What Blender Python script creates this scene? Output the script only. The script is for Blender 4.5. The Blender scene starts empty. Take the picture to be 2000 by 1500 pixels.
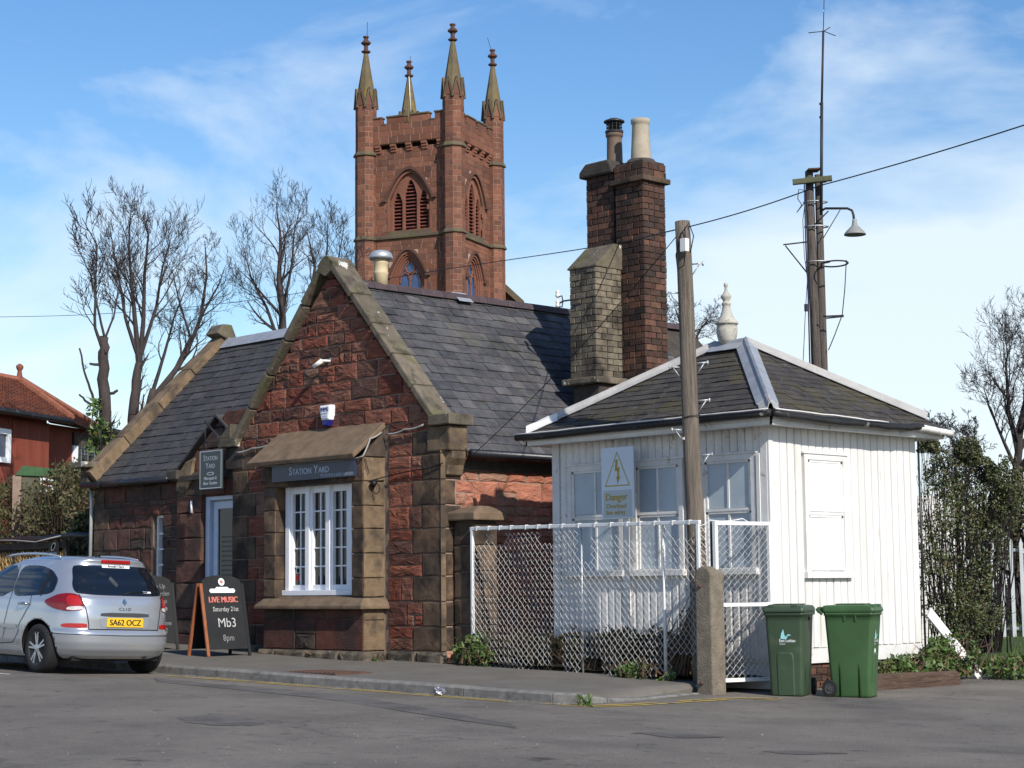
import bpy, math, random
from mathutils import Vector, Matrix, Quaternion
D2R = math.radians
sc = bpy.context.scene
col = sc.collection

# ------------------------------------------------------------------ camera
FPX, HOR, ROLL, YAW, EYE = 3600.0, 400.0, 0.010, D2R(46.2), 1.35
PIT = math.atan(HOR / FPX)
fw = Vector((-math.sin(YAW) * math.cos(PIT), math.cos(YAW) * math.cos(PIT), math.sin(PIT)))
rt0 = Vector((math.cos(YAW), math.sin(YAW), 0)); up0 = rt0.cross(fw)
rt = rt0 * math.cos(ROLL) - up0 * math.sin(ROLL)
up = rt0 * math.sin(ROLL) + up0 * math.cos(ROLL)
cam_d = bpy.data.cameras.new('camera'); cam = bpy.data.objects.new('camera', cam_d); col.objects.link(cam)
cam_d.sensor_width = 36; cam_d.lens = 36 * FPX / 2000; cam_d.clip_start = .1; cam_d.clip_end = 3000
m = Matrix((rt, up, -fw)).transposed().to_4x4(); m.translation = Vector((0, 0, EYE)); cam.matrix_world = m
sc.camera = cam
CAMP = Vector((0, 0, EYE))

# ------------------------------------------------------------------ sky and sun
SEL, SAZ = D2R(34), D2R(76.5)                         # elevation; angle of the sun from the facade normal
SUN = Vector((math.sin(SAZ) * math.cos(SEL), -math.cos(SAZ) * math.cos(SEL), math.sin(SEL)))
world = bpy.data.worlds.new('World'); sc.world = world; world.use_nodes = True
wn = world.node_tree; wn.nodes.clear()
def wnode(t, **k):
    n = wn.nodes.new(t)
    for a, b in k.items(): setattr(n, a, b)
    return n
sky = wnode('ShaderNodeTexSky', sky_type='NISHITA', sun_disc=False, sun_elevation=SEL, sun_rotation=math.atan2(SUN.x, SUN.y), altitude=0, air_density=1.15, dust_density=.35, ozone_density=2.2)
bg = wnode('ShaderNodeBackground'); bg.inputs[1].default_value = .08
wo = wnode('ShaderNodeOutputWorld')
tc = wnode('ShaderNodeTexCoord')
mp = wnode('ShaderNodeMapping'); mp.inputs['Scale'].default_value = (1, 1, 2.1); mp.inputs['Location'].default_value = (.37, .11, .2)
n1 = wnode('ShaderNodeTexNoise'); n1.inputs['Scale'].default_value = 3.1; n1.inputs['Detail'].default_value = 9; n1.inputs['Roughness'].default_value = .55; n1.inputs['Distortion'].default_value = .5
n2 = wnode('ShaderNodeTexNoise'); n2.inputs['Scale'].default_value = 1.35; n2.inputs['Detail'].default_value = 3
sep = wnode('ShaderNodeSeparateXYZ')
elev = wnode('ShaderNodeMapRange'); elev.inputs[1].default_value = .03; elev.inputs[2].default_value = .38; elev.inputs[3].default_value = .27; elev.inputs[4].default_value = -.10
add = wnode('ShaderNodeMath', operation='ADD'); add2 = wnode('ShaderNodeMath', operation='ADD'); mul = wnode('ShaderNodeMath', operation='MULTIPLY'); mul.inputs[1].default_value = .55
rp = wnode('ShaderNodeValToRGB'); rp.color_ramp.elements[0].position = .80; rp.color_ramp.elements[0].color = (0, 0, 0, 1); rp.color_ramp.elements[1].position = 1.22 if False else 1.0; rp.color_ramp.elements[1].color = (.85, .85, .85, 1)
mixc = wnode('ShaderNodeMixRGB'); mixc.inputs[2].default_value = (9.6, 10.8, 11.8, 1)
hsv = wnode('ShaderNodeHueSaturation'); hsv.inputs['Hue'].default_value = .508; hsv.inputs['Saturation'].default_value = 1.3; hsv.inputs['Value'].default_value = 1.6
L = wn.links.new
L(tc.outputs['Generated'], mp.inputs[0]); L(mp.outputs[0], n1.inputs['Vector']); L(mp.outputs[0], n2.inputs['Vector'])
L(tc.outputs['Generated'], sep.inputs[0]); L(sep.outputs['Z'], elev.inputs[0])
L(n2.outputs[0], mul.inputs[0]); L(n1.outputs[0], add.inputs[0]); L(mul.outputs[0], add.inputs[1]); L(add.outputs[0], add2.inputs[0]); L(elev.outputs[0], add2.inputs[1])
L(add2.outputs[0], rp.inputs[0]); L(rp.outputs[0], mixc.inputs[0]); L(sky.outputs[0], hsv.inputs['Color']); L(hsv.outputs[0], mixc.inputs[1]); L(mixc.outputs[0], bg.inputs[0]); L(bg.outputs[0], wo.inputs[0])
sd = bpy.data.lights.new('sun', 'SUN'); sd.energy = 4.5; sd.angle = D2R(.53); sd.color = (1, .945, .86)
so = bpy.data.objects.new('sun', sd); col.objects.link(so); so.rotation_euler = SUN.to_track_quat('Z', 'Y').to_euler(); so.location = (30, -20, 40)
sc.view_settings.view_transform = 'Standard'; sc.view_settings.look = 'None'; sc.view_settings.gamma = 1; sc.view_settings.exposure = .22
try: sc.view_settings.use_curve_mapping = False
except Exception: pass

# ------------------------------------------------------------------ pixel maths (photograph pixels -> points on real planes)
def ray(px, py): return fw + rt * ((px - 1000) / FPX) - up * ((py - 750) / FPX)
def ony(px, py, y): r = ray(px, py); return CAMP + r * ((y) / r.y)
def onx(px, py, x): r = ray(px, py); return CAMP + r * (x / r.x)
def onz(px, py, z): r = ray(px, py); return CAMP + r * ((z - EYE) / r.z)
def atD(px, py, d): r = ray(px, py); return CAMP + r * (d / math.hypot(r.x, r.y))

# ------------------------------------------------------------------ materials
MATS = {}
def mk(name, cols, rough=.9, nsc=2.5, namp=.3, bump=.3, bsc=45, bdist=.01, spots=(), spec=.25, metal=0, nscale=(1, 1, 1), ndet=6, coat=0):
    if name in MATS: return MATS[name]
    M = bpy.data.materials.new(name); M.use_nodes = True; nt = M.node_tree; nt.nodes.clear(); lk = nt.links.new
    N = nt.nodes.new
    out = N('ShaderNodeOutputMaterial'); b = N('ShaderNodeBsdfPrincipled'); lk(b.outputs[0], out.inputs[0])
    b.inputs['Roughness'].default_value = rough; b.inputs['Metallic'].default_value = metal
    b.inputs['Specular IOR Level'].default_value = spec
    if coat: b.inputs['Coat Weight'].default_value = coat; b.inputs['Coat Roughness'].default_value = .04
    geo = N('ShaderNodeNewGeometry')
    if len(cols) > 1:
        oi = N('ShaderNodeObjectInfo'); ad = N('ShaderNodeMath'); ad.operation = 'ADD'; fr = N('ShaderNodeMath'); fr.operation = 'FRACT'
        lk(oi.outputs['Random'], ad.inputs[0]); lk(geo.outputs['Random Per Island'], ad.inputs[1]); lk(ad.outputs[0], fr.inputs[0])
        r = N('ShaderNodeValToRGB'); e = r.color_ramp.elements
        while len(e) < len(cols): e.new(.5)
        for i, c in enumerate(cols): e[i].position = i / (len(cols) - 1); e[i].color = (*c, 1)
        lk(fr.outputs[0], r.inputs[0]); cur = r.outputs[0]
    else:
        r = N('ShaderNodeRGB'); r.outputs[0].default_value = (*cols[0], 1); cur = r.outputs[0]
    vec = geo.outputs['Position']
    if nscale != (1, 1, 1):
        mpn = N('ShaderNodeMapping'); mpn.inputs['Scale'].default_value = nscale; lk(vec, mpn.inputs[0]); vec = mpn.outputs[0]
    if namp:
        nz = N('ShaderNodeTexNoise'); nz.inputs['Scale'].default_value = nsc; nz.inputs['Detail'].default_value = ndet; nz.inputs['Roughness'].default_value = .62
        lk(vec, nz.inputs['Vector'])
        mr = N('ShaderNodeMapRange'); mr.inputs[1].default_value = .25; mr.inputs[2].default_value = .75; mr.inputs[3].default_value = 1 - namp; mr.inputs[4].default_value = 1 + namp
        lk(nz.outputs[0], mr.inputs[0])
        vm = N('ShaderNodeVectorMath'); vm.operation = 'SCALE'; lk(cur, vm.inputs[0]); lk(mr.outputs[0], vm.inputs['Scale']); cur = vm.outputs[0]
    for i, (c, s, lo, hi, st) in enumerate(spots):
        nz = N('ShaderNodeTexNoise'); nz.inputs['Scale'].default_value = s; nz.inputs['Detail'].default_value = 5; nz.inputs['Roughness'].default_value = .6
        of = N('ShaderNodeVectorMath'); of.operation = 'ADD'; of.inputs[1].default_value = (7.3 * (i + 1), 3.1 * (i + 1), 5.7 * i); lk(vec, of.inputs[0]); lk(of.outputs[0], nz.inputs['Vector'])
        mr = N('ShaderNodeMapRange'); mr.inputs[1].default_value = lo; mr.inputs[2].default_value = hi; mr.inputs[3].default_value = 0; mr.inputs[4].default_value = st
        lk(nz.outputs[0], mr.inputs[0])
        mx = N('ShaderNodeMixRGB'); mx.inputs[2].default_value = (*c, 1); lk(mr.outputs[0], mx.inputs[0]); lk(cur, mx.inputs[1]); cur = mx.outputs[0]
    lk(cur, b.inputs['Base Color'])
    if bump:
        nb = N('ShaderNodeTexNoise'); nb.inputs['Scale'].default_value = bsc; nb.inputs['Detail'].default_value = 6; nb.inputs['Roughness'].default_value = .65
        lk(vec, nb.inputs['Vector'])
        bp = N('ShaderNodeBump'); bp.inputs['Strength'].default_value = bump; bp.inputs['Distance'].default_value = bdist
        lk(nb.outputs[0], bp.inputs['Height']); lk(bp.outputs[0], b.inputs['Normal'])
    MATS[name] = M
    return M
BLK = (.012, .011, .011)
def add_cracks(M, scale, wid, colr, strength, mask):
    nt = M.node_tree; N = nt.nodes.new; lk = nt.links.new; b = [n for n in nt.nodes if n.type == 'BSDF_PRINCIPLED'][0]; src = b.inputs['Base Color'].links[0].from_socket
    geo = N('ShaderNodeNewGeometry'); nz = N('ShaderNodeTexNoise'); nz.inputs['Scale'].default_value = 1.6; nz.inputs['Detail'].default_value = 5; ad = N('ShaderNodeVectorMath'); ad.operation = 'ADD'
    sc2 = N('ShaderNodeVectorMath'); sc2.operation = 'SCALE'; sc2.inputs['Scale'].default_value = .9; lk(geo.outputs['Position'], nz.inputs['Vector']); lk(nz.outputs['Color'], sc2.inputs[0]); lk(geo.outputs['Position'], ad.inputs[0]); lk(sc2.outputs[0], ad.inputs[1])
    vo = N('ShaderNodeTexVoronoi'); vo.feature = 'DISTANCE_TO_EDGE'; vo.inputs['Scale'].default_value = scale; lk(ad.outputs[0], vo.inputs['Vector'])
    mr = N('ShaderNodeMapRange'); mr.inputs[1].default_value = 0; mr.inputs[2].default_value = wid; mr.inputs[3].default_value = strength; mr.inputs[4].default_value = 0; lk(vo.outputs['Distance'], mr.inputs[0])
    n2_ = N('ShaderNodeTexNoise'); n2_.inputs['Scale'].default_value = .35; n2_.inputs['Detail'].default_value = 3; lk(geo.outputs['Position'], n2_.inputs['Vector']); m2 = N('ShaderNodeMapRange'); m2.inputs[1].default_value = mask; m2.inputs[2].default_value = mask + .12; lk(n2_.outputs[0], m2.inputs[0])
    mu = N('ShaderNodeMath'); mu.operation = 'MULTIPLY'; lk(mr.outputs[0], mu.inputs[0]); lk(m2.outputs[0], mu.inputs[1])
    mx = N('ShaderNodeMixRGB'); mx.inputs[2].default_value = (*colr, 1); lk(mu.outputs[0], mx.inputs[0]); lk(src, mx.inputs[1]); lk(mx.outputs[0], b.inputs['Base Color'])
m_red = mk('red_sandstone', [(.175, .052, .033), (.24, .074, .045), (.30, .105, .065), (.16, .085, .06), (.34, .135, .088), (.155, .050, .036), (.125, .07, .052), (.27, .088, .052), (.26, .155, .11)], nsc=5, namp=.45, bump=1, bsc=10, bdist=.06, nscale=(1, 1, 4.2), spots=[((.045, .027, .022), 2.0, .5, .68, .75), ((.34, .24, .19), 7, .68, .74, .5)])
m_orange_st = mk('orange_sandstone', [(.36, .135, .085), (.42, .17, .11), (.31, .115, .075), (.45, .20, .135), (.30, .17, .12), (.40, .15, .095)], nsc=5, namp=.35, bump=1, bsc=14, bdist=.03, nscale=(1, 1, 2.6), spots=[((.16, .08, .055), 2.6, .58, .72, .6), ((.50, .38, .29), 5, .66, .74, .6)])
m_quoin = mk('brown_sandstone', [(.075, .052, .037), (.11, .075, .05), (.15, .09, .055), (.085, .06, .043), (.165, .105, .065), (.06, .045, .034)], nsc=6, namp=.4, bump=.7, bsc=60, bdist=.012, spots=[((.020, .017, .015), 2.2, .42, .60, .85), ((.26, .17, .07), 3.4, .64, .75, .5)])
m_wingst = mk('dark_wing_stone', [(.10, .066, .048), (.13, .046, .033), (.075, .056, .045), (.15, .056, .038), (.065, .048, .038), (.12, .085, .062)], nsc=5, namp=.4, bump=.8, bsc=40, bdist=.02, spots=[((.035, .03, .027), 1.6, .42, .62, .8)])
m_plinth = mk('mossy_plinth_stone', [(.12, .10, .075), (.16, .125, .09)], nsc=7, namp=.4, bump=.8, bsc=30, bdist=.02, spots=[((.03, .028, .024), 2.5, .45, .6, .85), ((.16, .19, .07), 4, .60, .72, .6), ((.45, .42, .36), 6, .66, .74, .5)])
m_mortar = mk('mortar', [(.25, .18, .14)], nsc=8, namp=.3, bump=.6, bsc=60)
m_mortar2 = mk('dark_mortar', [(.15, .12, .095)], nsc=8, namp=.3, bump=.6, bsc=60)
m_cope = mk('lichened_coping', [(.125, .103, .075), (.155, .128, .094), (.098, .083, .062)], nsc=5, namp=.35, bump=.8, bsc=28, bdist=.02, spots=[((.10, .105, .035), 3, .5, .66, .6), ((.04, .034, .026), 4, .52, .66, .7), ((.56, .55, .51), 3.1, .645, .66, .95)])
m_cope2 = mk('pale_sandstone_coping', [(.165, .115, .07), (.20, .14, .085)], nsc=5, namp=.35, bump=.7, bsc=28, bdist=.02, spots=[((.05, .04, .032), 2.6, .46, .62, .8), ((.14, .13, .055), 4, .62, .74, .5)])
m_sill = mk('weathered_sill', [(.165, .115, .075)], nsc=6, namp=.35, bump=.7, bsc=35, bdist=.015, spots=[((.12, .105, .05), 4, .58, .72, .6), ((.07, .055, .04), 7, .58, .7, .5)])
m_slate = mk('blue_grey_slate', [(.046, .047, .053), (.062, .062, .068), (.080, .080, .084), (.054, .055, .06), (.105, .10, .10), (.066, .061, .066), (.09, .088, .086)], rough=.85, nsc=6, namp=.4, bump=.6, bsc=30, bdist=.015, spots=[((.15, .14, .125), 9, .60, .72, .45), ((.10, .098, .07), 2, .55, .72, .45), ((.03, .03, .032), 1.3, .56, .7, .5)], spec=.15)
m_slatew = mk('dark_wing_slate', [(.040, .040, .042), (.052, .050, .050), (.066, .062, .060), (.046, .046, .05), (.058, .05, .048)], rough=.75, nsc=7, namp=.35, bump=.5, bsc=30, bdist=.012, spots=[((.13, .12, .10), 12, .64, .72, .5)])
m_slateh = mk('mossy_hut_slate', [(.040, .036, .034), (.054, .049, .044), (.066, .058, .05), (.046, .042, .042)], rough=.85, nsc=7, namp=.4, bump=.7, bsc=26, bdist=.015, spots=[((.085, .072, .03), 1.7, .50, .66, .6), ((.38, .37, .34), 14, .66, .72, .5)])
m_ridge = mk('purple_ridge_tile', [(.06, .045, .05), (.072, .052, .057)], nsc=6, namp=.3, bump=.5, bsc=30, spots=[((.28, .25, .22), 9, .64, .7, .6)])
m_lead = mk('lead_sheet', [(.27, .285, .31)], rough=.45, nsc=5, namp=.25, bump=.3, bsc=9, bdist=.02, spec=.5, spots=[((.22, .2, .17), 4, .6, .75, .5)])
m_zinc = mk('painted_hip_cap', [(.36, .35, .335)], rough=.55, nsc=6, namp=.2, bump=.3, bsc=14, spots=[((.30, .22, .13), 4, .58, .72, .6)])
m_brick = mk('brown_chimney_brick', [(.075, .037, .027), (.042, .026, .022), (.115, .054, .036), (.026, .020, .018), (.15, .075, .05), (.035, .027, .024), (.095, .052, .038), (.05, .030, .024)], nsc=9, namp=.4, bump=.6, bsc=60, bdist=.01, spots=[((.025, .02, .018), 1.9, .52, .68, .7)])
m_brickg = mk('sooty_buff_brick', [(.17, .14, .10), (.21, .175, .128), (.12, .10, .074), (.19, .165, .125), (.08, .068, .052)], nsc=9, namp=.4, bump=.6, bsc=60, bdist=.012, spots=[((.025, .022, .02), 1.6, .48, .66, .85)])
m_bmort = mk('chimney_mortar', [(.19, .155, .12)], nsc=10, namp=.4, bump=.6, bsc=70, spots=[((.03, .025, .022), 1.7, .48, .66, .8)])
m_soot = mk('sooty_stone', [(.06, .05, .042)], nsc=6, namp=.4, bump=.7, bsc=30, bdist=.02)
m_pot = mk('buff_clay_pot', [(.36, .31, .235)], rough=.7, nsc=5, namp=.2, bump=.2, bsc=30, spots=[((.2, .15, .1), 5, .56, .7, .5)])
m_pot2 = mk('brown_clay_pot', [(.15, .105, .08)], rough=.75, nsc=5, namp=.3, bump=.2, bsc=30)
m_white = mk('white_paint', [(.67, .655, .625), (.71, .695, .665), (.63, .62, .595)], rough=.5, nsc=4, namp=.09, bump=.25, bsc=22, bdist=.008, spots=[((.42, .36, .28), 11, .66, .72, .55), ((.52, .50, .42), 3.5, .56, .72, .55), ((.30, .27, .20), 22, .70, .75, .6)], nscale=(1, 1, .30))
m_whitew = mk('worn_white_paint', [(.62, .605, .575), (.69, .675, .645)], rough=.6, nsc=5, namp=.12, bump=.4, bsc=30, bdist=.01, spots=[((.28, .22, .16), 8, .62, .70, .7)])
m_frame = mk('clean_white_frame', [(.80, .81, .83)], rough=.35, nsc=6, namp=.05, bump=.1, bsc=20, spec=.4)
m_bluef = mk('pale_blue_door_frame', [(.50, .58, .70)], rough=.4, nsc=6, namp=.08, bump=.1, bsc=20, spec=.4)
m_panel = mk('boarded_window_panel', [(.36, .42, .47), (.40, .455, .50), (.33, .39, .44)], rough=.28, nsc=3, namp=.12, bump=.05, bsc=10, spec=.5)
m_panelw = mk('white_boarded_panel', [(.66, .67, .67)], rough=.4, nsc=3, namp=.05, bump=.05, bsc=10)
m_glass = mk('dark_glass', [(.006, .007, .009), (.010, .011, .013), (.005, .006, .007)], rough=.08, namp=.2, nsc=1.5, bump=.03, bsc=3, spec=.4)
m_black = mk('black_plastic', [BLK], rough=.5, namp=.2, bump=.1)
m_gutter = mk('black_gutter', [(.014, .015, .02)], rough=.38, namp=.3, bump=.3, bsc=20, spec=.5)
m_hgut = mk('worn_black_gutter', [(.022, .021, .021)], rough=.5, namp=.4, bump=.5, bsc=14, spots=[((.30, .29, .27), 5, .62, .7, .7)])
m_asph = mk('asphalt', [(.172, .152, .128)], rough=.93, nsc=1.1, namp=.3, bump=1, bsc=55, bdist=.02, ndet=10, spots=[((.062, .06, .062), .45, .54, .66, .55), ((.21, .185, .155), .8, .55, .70, .5), ((.03, .029, .03), 1.7, .66, .73, .75), ((.055, .052, .05), 6, .60, .70, .6), ((.27, .245, .21), 16, .62, .70, .45), ((.04, .038, .037), 30, .62, .70, .6)], nscale=(.72, .72, 1))
add_cracks(m_asph, .55, .02, (.05, .047, .045), .5, .5); add_cracks(m_asph, 1.7, .03, (.06, .057, .055), .4, .56)
m_pave = mk('pavement_asphalt', [(.152, .138, .118)], rough=.93, nsc=2, namp=.2, bump=.8, bsc=150, bdist=.01, ndet=10, spots=[((.165, .135, .085), .5, .56, .7, .5), ((.05, .048, .045), 3, .62, .72, .4)])
m_kerb = mk('kerb_concrete', [(.16, .155, .145), (.20, .19, .175), (.135, .13, .12)], rough=.9, nsc=9, namp=.35, bump=.7, bsc=60, spots=[((.05, .048, .042), 5, .55, .68, .6)])
m_yel = mk('worn_yellow_paint', [(.52, .37, .08)], rough=.8, nsc=8, namp=.2, bump=.3, bsc=90, spots=[((.13, .12, .105), 6, .55, .64, .9)])
m_wline = mk('worn_white_line', [(.55, .53, .47)], rough=.8, nsc=8, namp=.2, bump=.3, bsc=90, spots=[((.12, .11, .10), 5, .58, .66, .9)])
m_soil = mk('yard_soil', [(.06, .05, .035)], nsc=5, namp=.5, bump=1, bsc=30, bdist=.04, spots=[((.07, .09, .025), 3, .5, .65, .8)])
m_grassg = mk('grass_ground', [(.055, .085, .022)], nsc=3, namp=.4, bump=1, bsc=40, bdist=.04, spots=[((.09, .075, .04), 1.4, .55, .68, .7)])
m_ground = mk('far_ground', [(.075, .08, .045)], nsc=.4, namp=.3, bump=.3)
m_wood = mk('grey_weathered_pole', [(.17, .14, .112)], rough=.85, nsc=3.2, namp=.55, bump=1, bsc=9, bdist=.03, nscale=(9, 9, .45), spots=[((.07, .05, .04), 5, .6, .7, .75)])
m_wood2 = mk('dark_tarred_pole', [(.105, .086, .074)], rough=.85, nsc=3.2, namp=.5, bump=1, bsc=9, bdist=.03, nscale=(9, 9, .45), spots=[((.035, .028, .024), 4, .54, .66, .8)])
m_log = mk('old_timber', [(.095, .06, .043)], rough=.9, nsc=4, namp=.45, bump=1, bsc=10, bdist=.03, nscale=(7, .7, 7), spots=[((.24, .18, .12), 3, .58, .7, .5)])
m_metal = mk('dull_steel', [(.17, .17, .175)], rough=.5, metal=.6, namp=.3, bump=.2)
m_galv = mk('galvanised_steel', [(.45, .47, .48)], rough=.45, metal=.5, namp=.2, bump=.2)
m_dmet = mk('dark_iron', [(.03, .03, .034)], rough=.5, namp=.3, bump=.2)
m_cable = mk('cable_black', [(.012, .012, .013)], rough=.6, namp=0, bump=0)
m_cableg = mk('cable_grey', [(.32, .31, .29)], rough=.6, namp=.2, bump=0)
m_fence = mk('white_painted_wire', [(.56, .56, .54)], rough=.5, namp=.12, bump=.2, spots=[((.22, .12, .06), 9, .66, .72, .7)])
m_fencep = mk('white_painted_steel', [(.74, .74, .72)], rough=.45, namp=.1, bump=.3, bsc=25, spots=[((.34, .17, .07), 5, .64, .72, .8)])
m_conc = mk('rough_concrete_post', [(.195, .165, .125)], rough=.95, nsc=8, namp=.3, bump=1, bsc=45, bdist=.02, spots=[((.09, .075, .055), 3, .55, .68, .6), ((.42, .38, .32), 32, .68, .72, .8)])
m_bin = mk('green_bin_plastic', [(.040, .092, .032)], rough=.45, nsc=3, namp=.18, bump=.15, bsc=50, spec=.4, spots=[((.09, .12, .075), 6, .60, .74, .45), ((.05, .055, .035), 3, .58, .7, .4)])
m_bin2 = mk('green_bin_plastic_faded', [(.036, .062, .033)], rough=.5, nsc=3, namp=.2, bump=.15, bsc=50, spec=.4, spots=[((.085, .11, .075), 6, .58, .74, .5), ((.05, .05, .035), 3, .58, .7, .4)])
m_tyre = mk('tyre_rubber', [(.018, .018, .019)], rough=.85, namp=.2, bump=.3, bsc=60)
m_bark = mk('bark', [(.055, .043, .040)], nsc=6, namp=.4, bump=.8, bsc=18, bdist=.02, nscale=(1, 1, .4))
m_twig = mk('twig_bark', [(.042, .034, .034)], nsc=3, namp=.3, bump=0)
m_leafi = mk('ivy_leaf', [(.045, .066, .022), (.07, .092, .03), (.105, .118, .042), (.055, .07, .028), (.14, .13, .06)], rough=.5, nsc=1, namp=.25, bump=0, spec=.4)
m_leafh = mk('hedge_leaf', [(.055, .066, .024), (.08, .09, .032), (.10, .08, .045), (.045, .06, .02), (.13, .12, .05)], rough=.6, nsc=1, namp=.25, bump=0)
m_leafw = mk('weed_leaf', [(.06, .115, .022), (.085, .15, .03), (.045, .08, .02), (.12, .16, .045)], rough=.5, nsc=2, namp=.25, bump=0, spec=.4)
m_dry = mk('dry_stalk', [(.13, .085, .05), (.09, .06, .038), (.17, .12, .07)], nsc=2, namp=.25, bump=0)
m_dull = mk('winter_bramble_leaf', [(.06, .068, .03), (.10, .08, .046), (.05, .06, .026), (.14, .105, .062)], nsc=2, namp=.25, bump=0)
m_tower = mk('tower_red_ashlar', [(.14, .058, .037), (.175, .073, .045), (.215, .094, .06), (.115, .055, .04), (.19, .08, .05), (.10, .05, .038)], nsc=1.2, namp=.25, bump=.5, bsc=9, bdist=.03, spots=[((.085, .05, .04), .9, .56, .7, .55)])
m_tmort = mk('tower_pointing', [(.40, .28, .21)], nsc=2, namp=.2, bump=0)
m_tdress = mk('tower_dressed_stone', [(.20, .085, .056)], nsc=1, namp=.25, bump=.3, bsc=9)
m_tcope = mk('tower_weathered_cope', [(.105, .08, .055)], nsc=1, namp=.3, bump=.3, bsc=9, spots=[((.13, .13, .05), 1.2, .5, .7, .6)])
m_tdark2 = mk('tower_hood_stone', [(.105, .055, .04)], nsc=1, namp=.3, bump=.3, bsc=9)
m_spire = mk('lichened_spire', [(.125, .098, .06), (.145, .115, .065)], nsc=1.2, namp=.3, bump=.4, bsc=8, spots=[((.24, .17, .035), .8, .52, .68, .7), ((.07, .065, .055), 1.6, .58, .7, .5)])
m_tdark = mk('tower_louvre', [(.045, .022, .018)], nsc=1, namp=.2, bump=0)
m_tglass = mk('church_glass', [(.035, .075, .17)], rough=.2, namp=.3, nsc=1.5, bump=0, spec=.6)
m_rtimb = mk('red_painted_timber', [(.19, .045, .026), (.21, .052, .03), (.175, .042, .026)], rough=.75, nsc=3, namp=.18, bump=.3, bsc=20, nscale=(1, 1, .4))
m_rtile = mk('red_roof_tile', [(.17, .062, .042), (.22, .08, .05), (.145, .056, .042), (.20, .085, .06)], nsc=3, namp=.3, bump=.4, bsc=20)
m_sign = mk('slate_sign_paint', [(.055, .068, .072)], rough=.4, namp=.06, bump=.05)
m_navy = mk('navy_sign_board', [(.022, .030, .062)], rough=.35, namp=.1, bump=.05, spec=.5)
m_lett = mk('pale_lettering', [(.46, .49, .50)], rough=.5, namp=.05, bump=0)
m_lettd = mk('dull_lettering', [(.42, .48, .55)], rough=.5, namp=.05, bump=0)
m_ink = mk('black_ink', [(.012, .012, .014)], rough=.5, namp=0, bump=0)
m_navyink = mk('navy_ink', [(.03, .04, .16)], rough=.5, namp=0, bump=0)
m_danger = mk('danger_yellow', [(.42, .33, .04)], rough=.5, namp=.12, nsc=5, bump=0)
m_dangero = mk('danger_ochre', [(.40, .29, .03)], rough=.5, namp=.12, nsc=5, bump=0)
m_signw = mk('faded_sign_white', [(.60, .66, .70)], rough=.4, namp=.06, bump=.05)
m_signg = mk('faded_sign_grey', [(.44, .49, .49)], rough=.4, namp=.06, bump=.05)
m_chalkb = mk('chalkboard', [(.013, .014, .0155)], rough=.65, nsc=3, namp=.35, bump=.05)
m_chalk = mk('white_chalk', [(.42, .42, .41)], rough=.9, nsc=30, namp=.4, bump=0)
m_chalkd = mk('faint_chalk', [(.20, .20, .20)], rough=.9, nsc=30, namp=.4, bump=0)
m_chalkr = mk('red_chalk', [(.55, .16, .13)], rough=.9, nsc=30, namp=.3, bump=0)
m_orange = mk('varnished_wood', [(.26, .085, .035)], rough=.5, nsc=3, namp=.3, bump=.2, nscale=(12, 12, 1))
m_paint = mk('silver_car_paint', [(.44, .46, .49)], rough=.27, metal=.62, nsc=1, namp=.03, bump=0, spec=.5, coat=.8)
m_carg = mk('car_window_glass', [(.006, .008, .012)], rough=.04, namp=0, bump=0, spec=.7)
m_lamp = mk('red_lamp_lens', [(.16, .006, .008)], rough=.12, namp=.2, nsc=8, bump=0, spec=.6)
m_lampb = mk('bright_red_lens', [(.34, .012, .010)], rough=.12, namp=.2, nsc=12, bump=0, spec=.6)
m_lampw = mk('clear_lamp_lens', [(.55, .50, .48)], rough=.15, namp=.2, nsc=12, bump=0, spec=.6)
m_plate = mk('yellow_plate', [(.72, .44, .03)], rough=.35, namp=.04, bump=0)
m_chrome = mk('chrome', [(.62, .63, .65)], rough=.15, metal=1, namp=0, bump=0)
m_trim = mk('grey_trim', [(.05, .05, .052)], rough=.5, namp=.1, bump=0)
m_seam = mk('panel_gap', [(.02, .021, .023)], rough=.8, namp=0, bump=0)
m_wicker = mk('willow_screen', [(.30, .19, .075), (.36, .24, .10), (.22, .14, .06)], nsc=4, namp=.4, bump=.8, bsc=30)
m_cream = mk('cream_flue', [(.52, .42, .26)], rough=.6, namp=.12, nsc=4, bump=.1)
m_rust = mk('rusty_iron', [(.095, .055, .042)], rough=.9, nsc=9, namp=.4, bump=.6, bsc=60)
m_teal = mk('teal_print', [(.30, .62, .66)], rough=.5, namp=0, bump=0)
m_pwhite = mk('white_print', [(.72, .74, .74)], rough=.5, namp=0, bump=0)
m_foil = mk('crumpled_wrapper', [(.07, .065, .16), (.30, .30, .34)], rough=.25, namp=.6, nsc=40, bump=.3, metal=.4)
m_ceram = mk('porcelain', [(.72, .70, .66)], rough=.25, namp=.05, bump=0)
m_stone = mk('loose_chip', [(.16, .15, .14), (.28, .26, .23), (.07, .068, .065), (.36, .32, .27)], nsc=9, namp=.2, bump=0)

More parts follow.
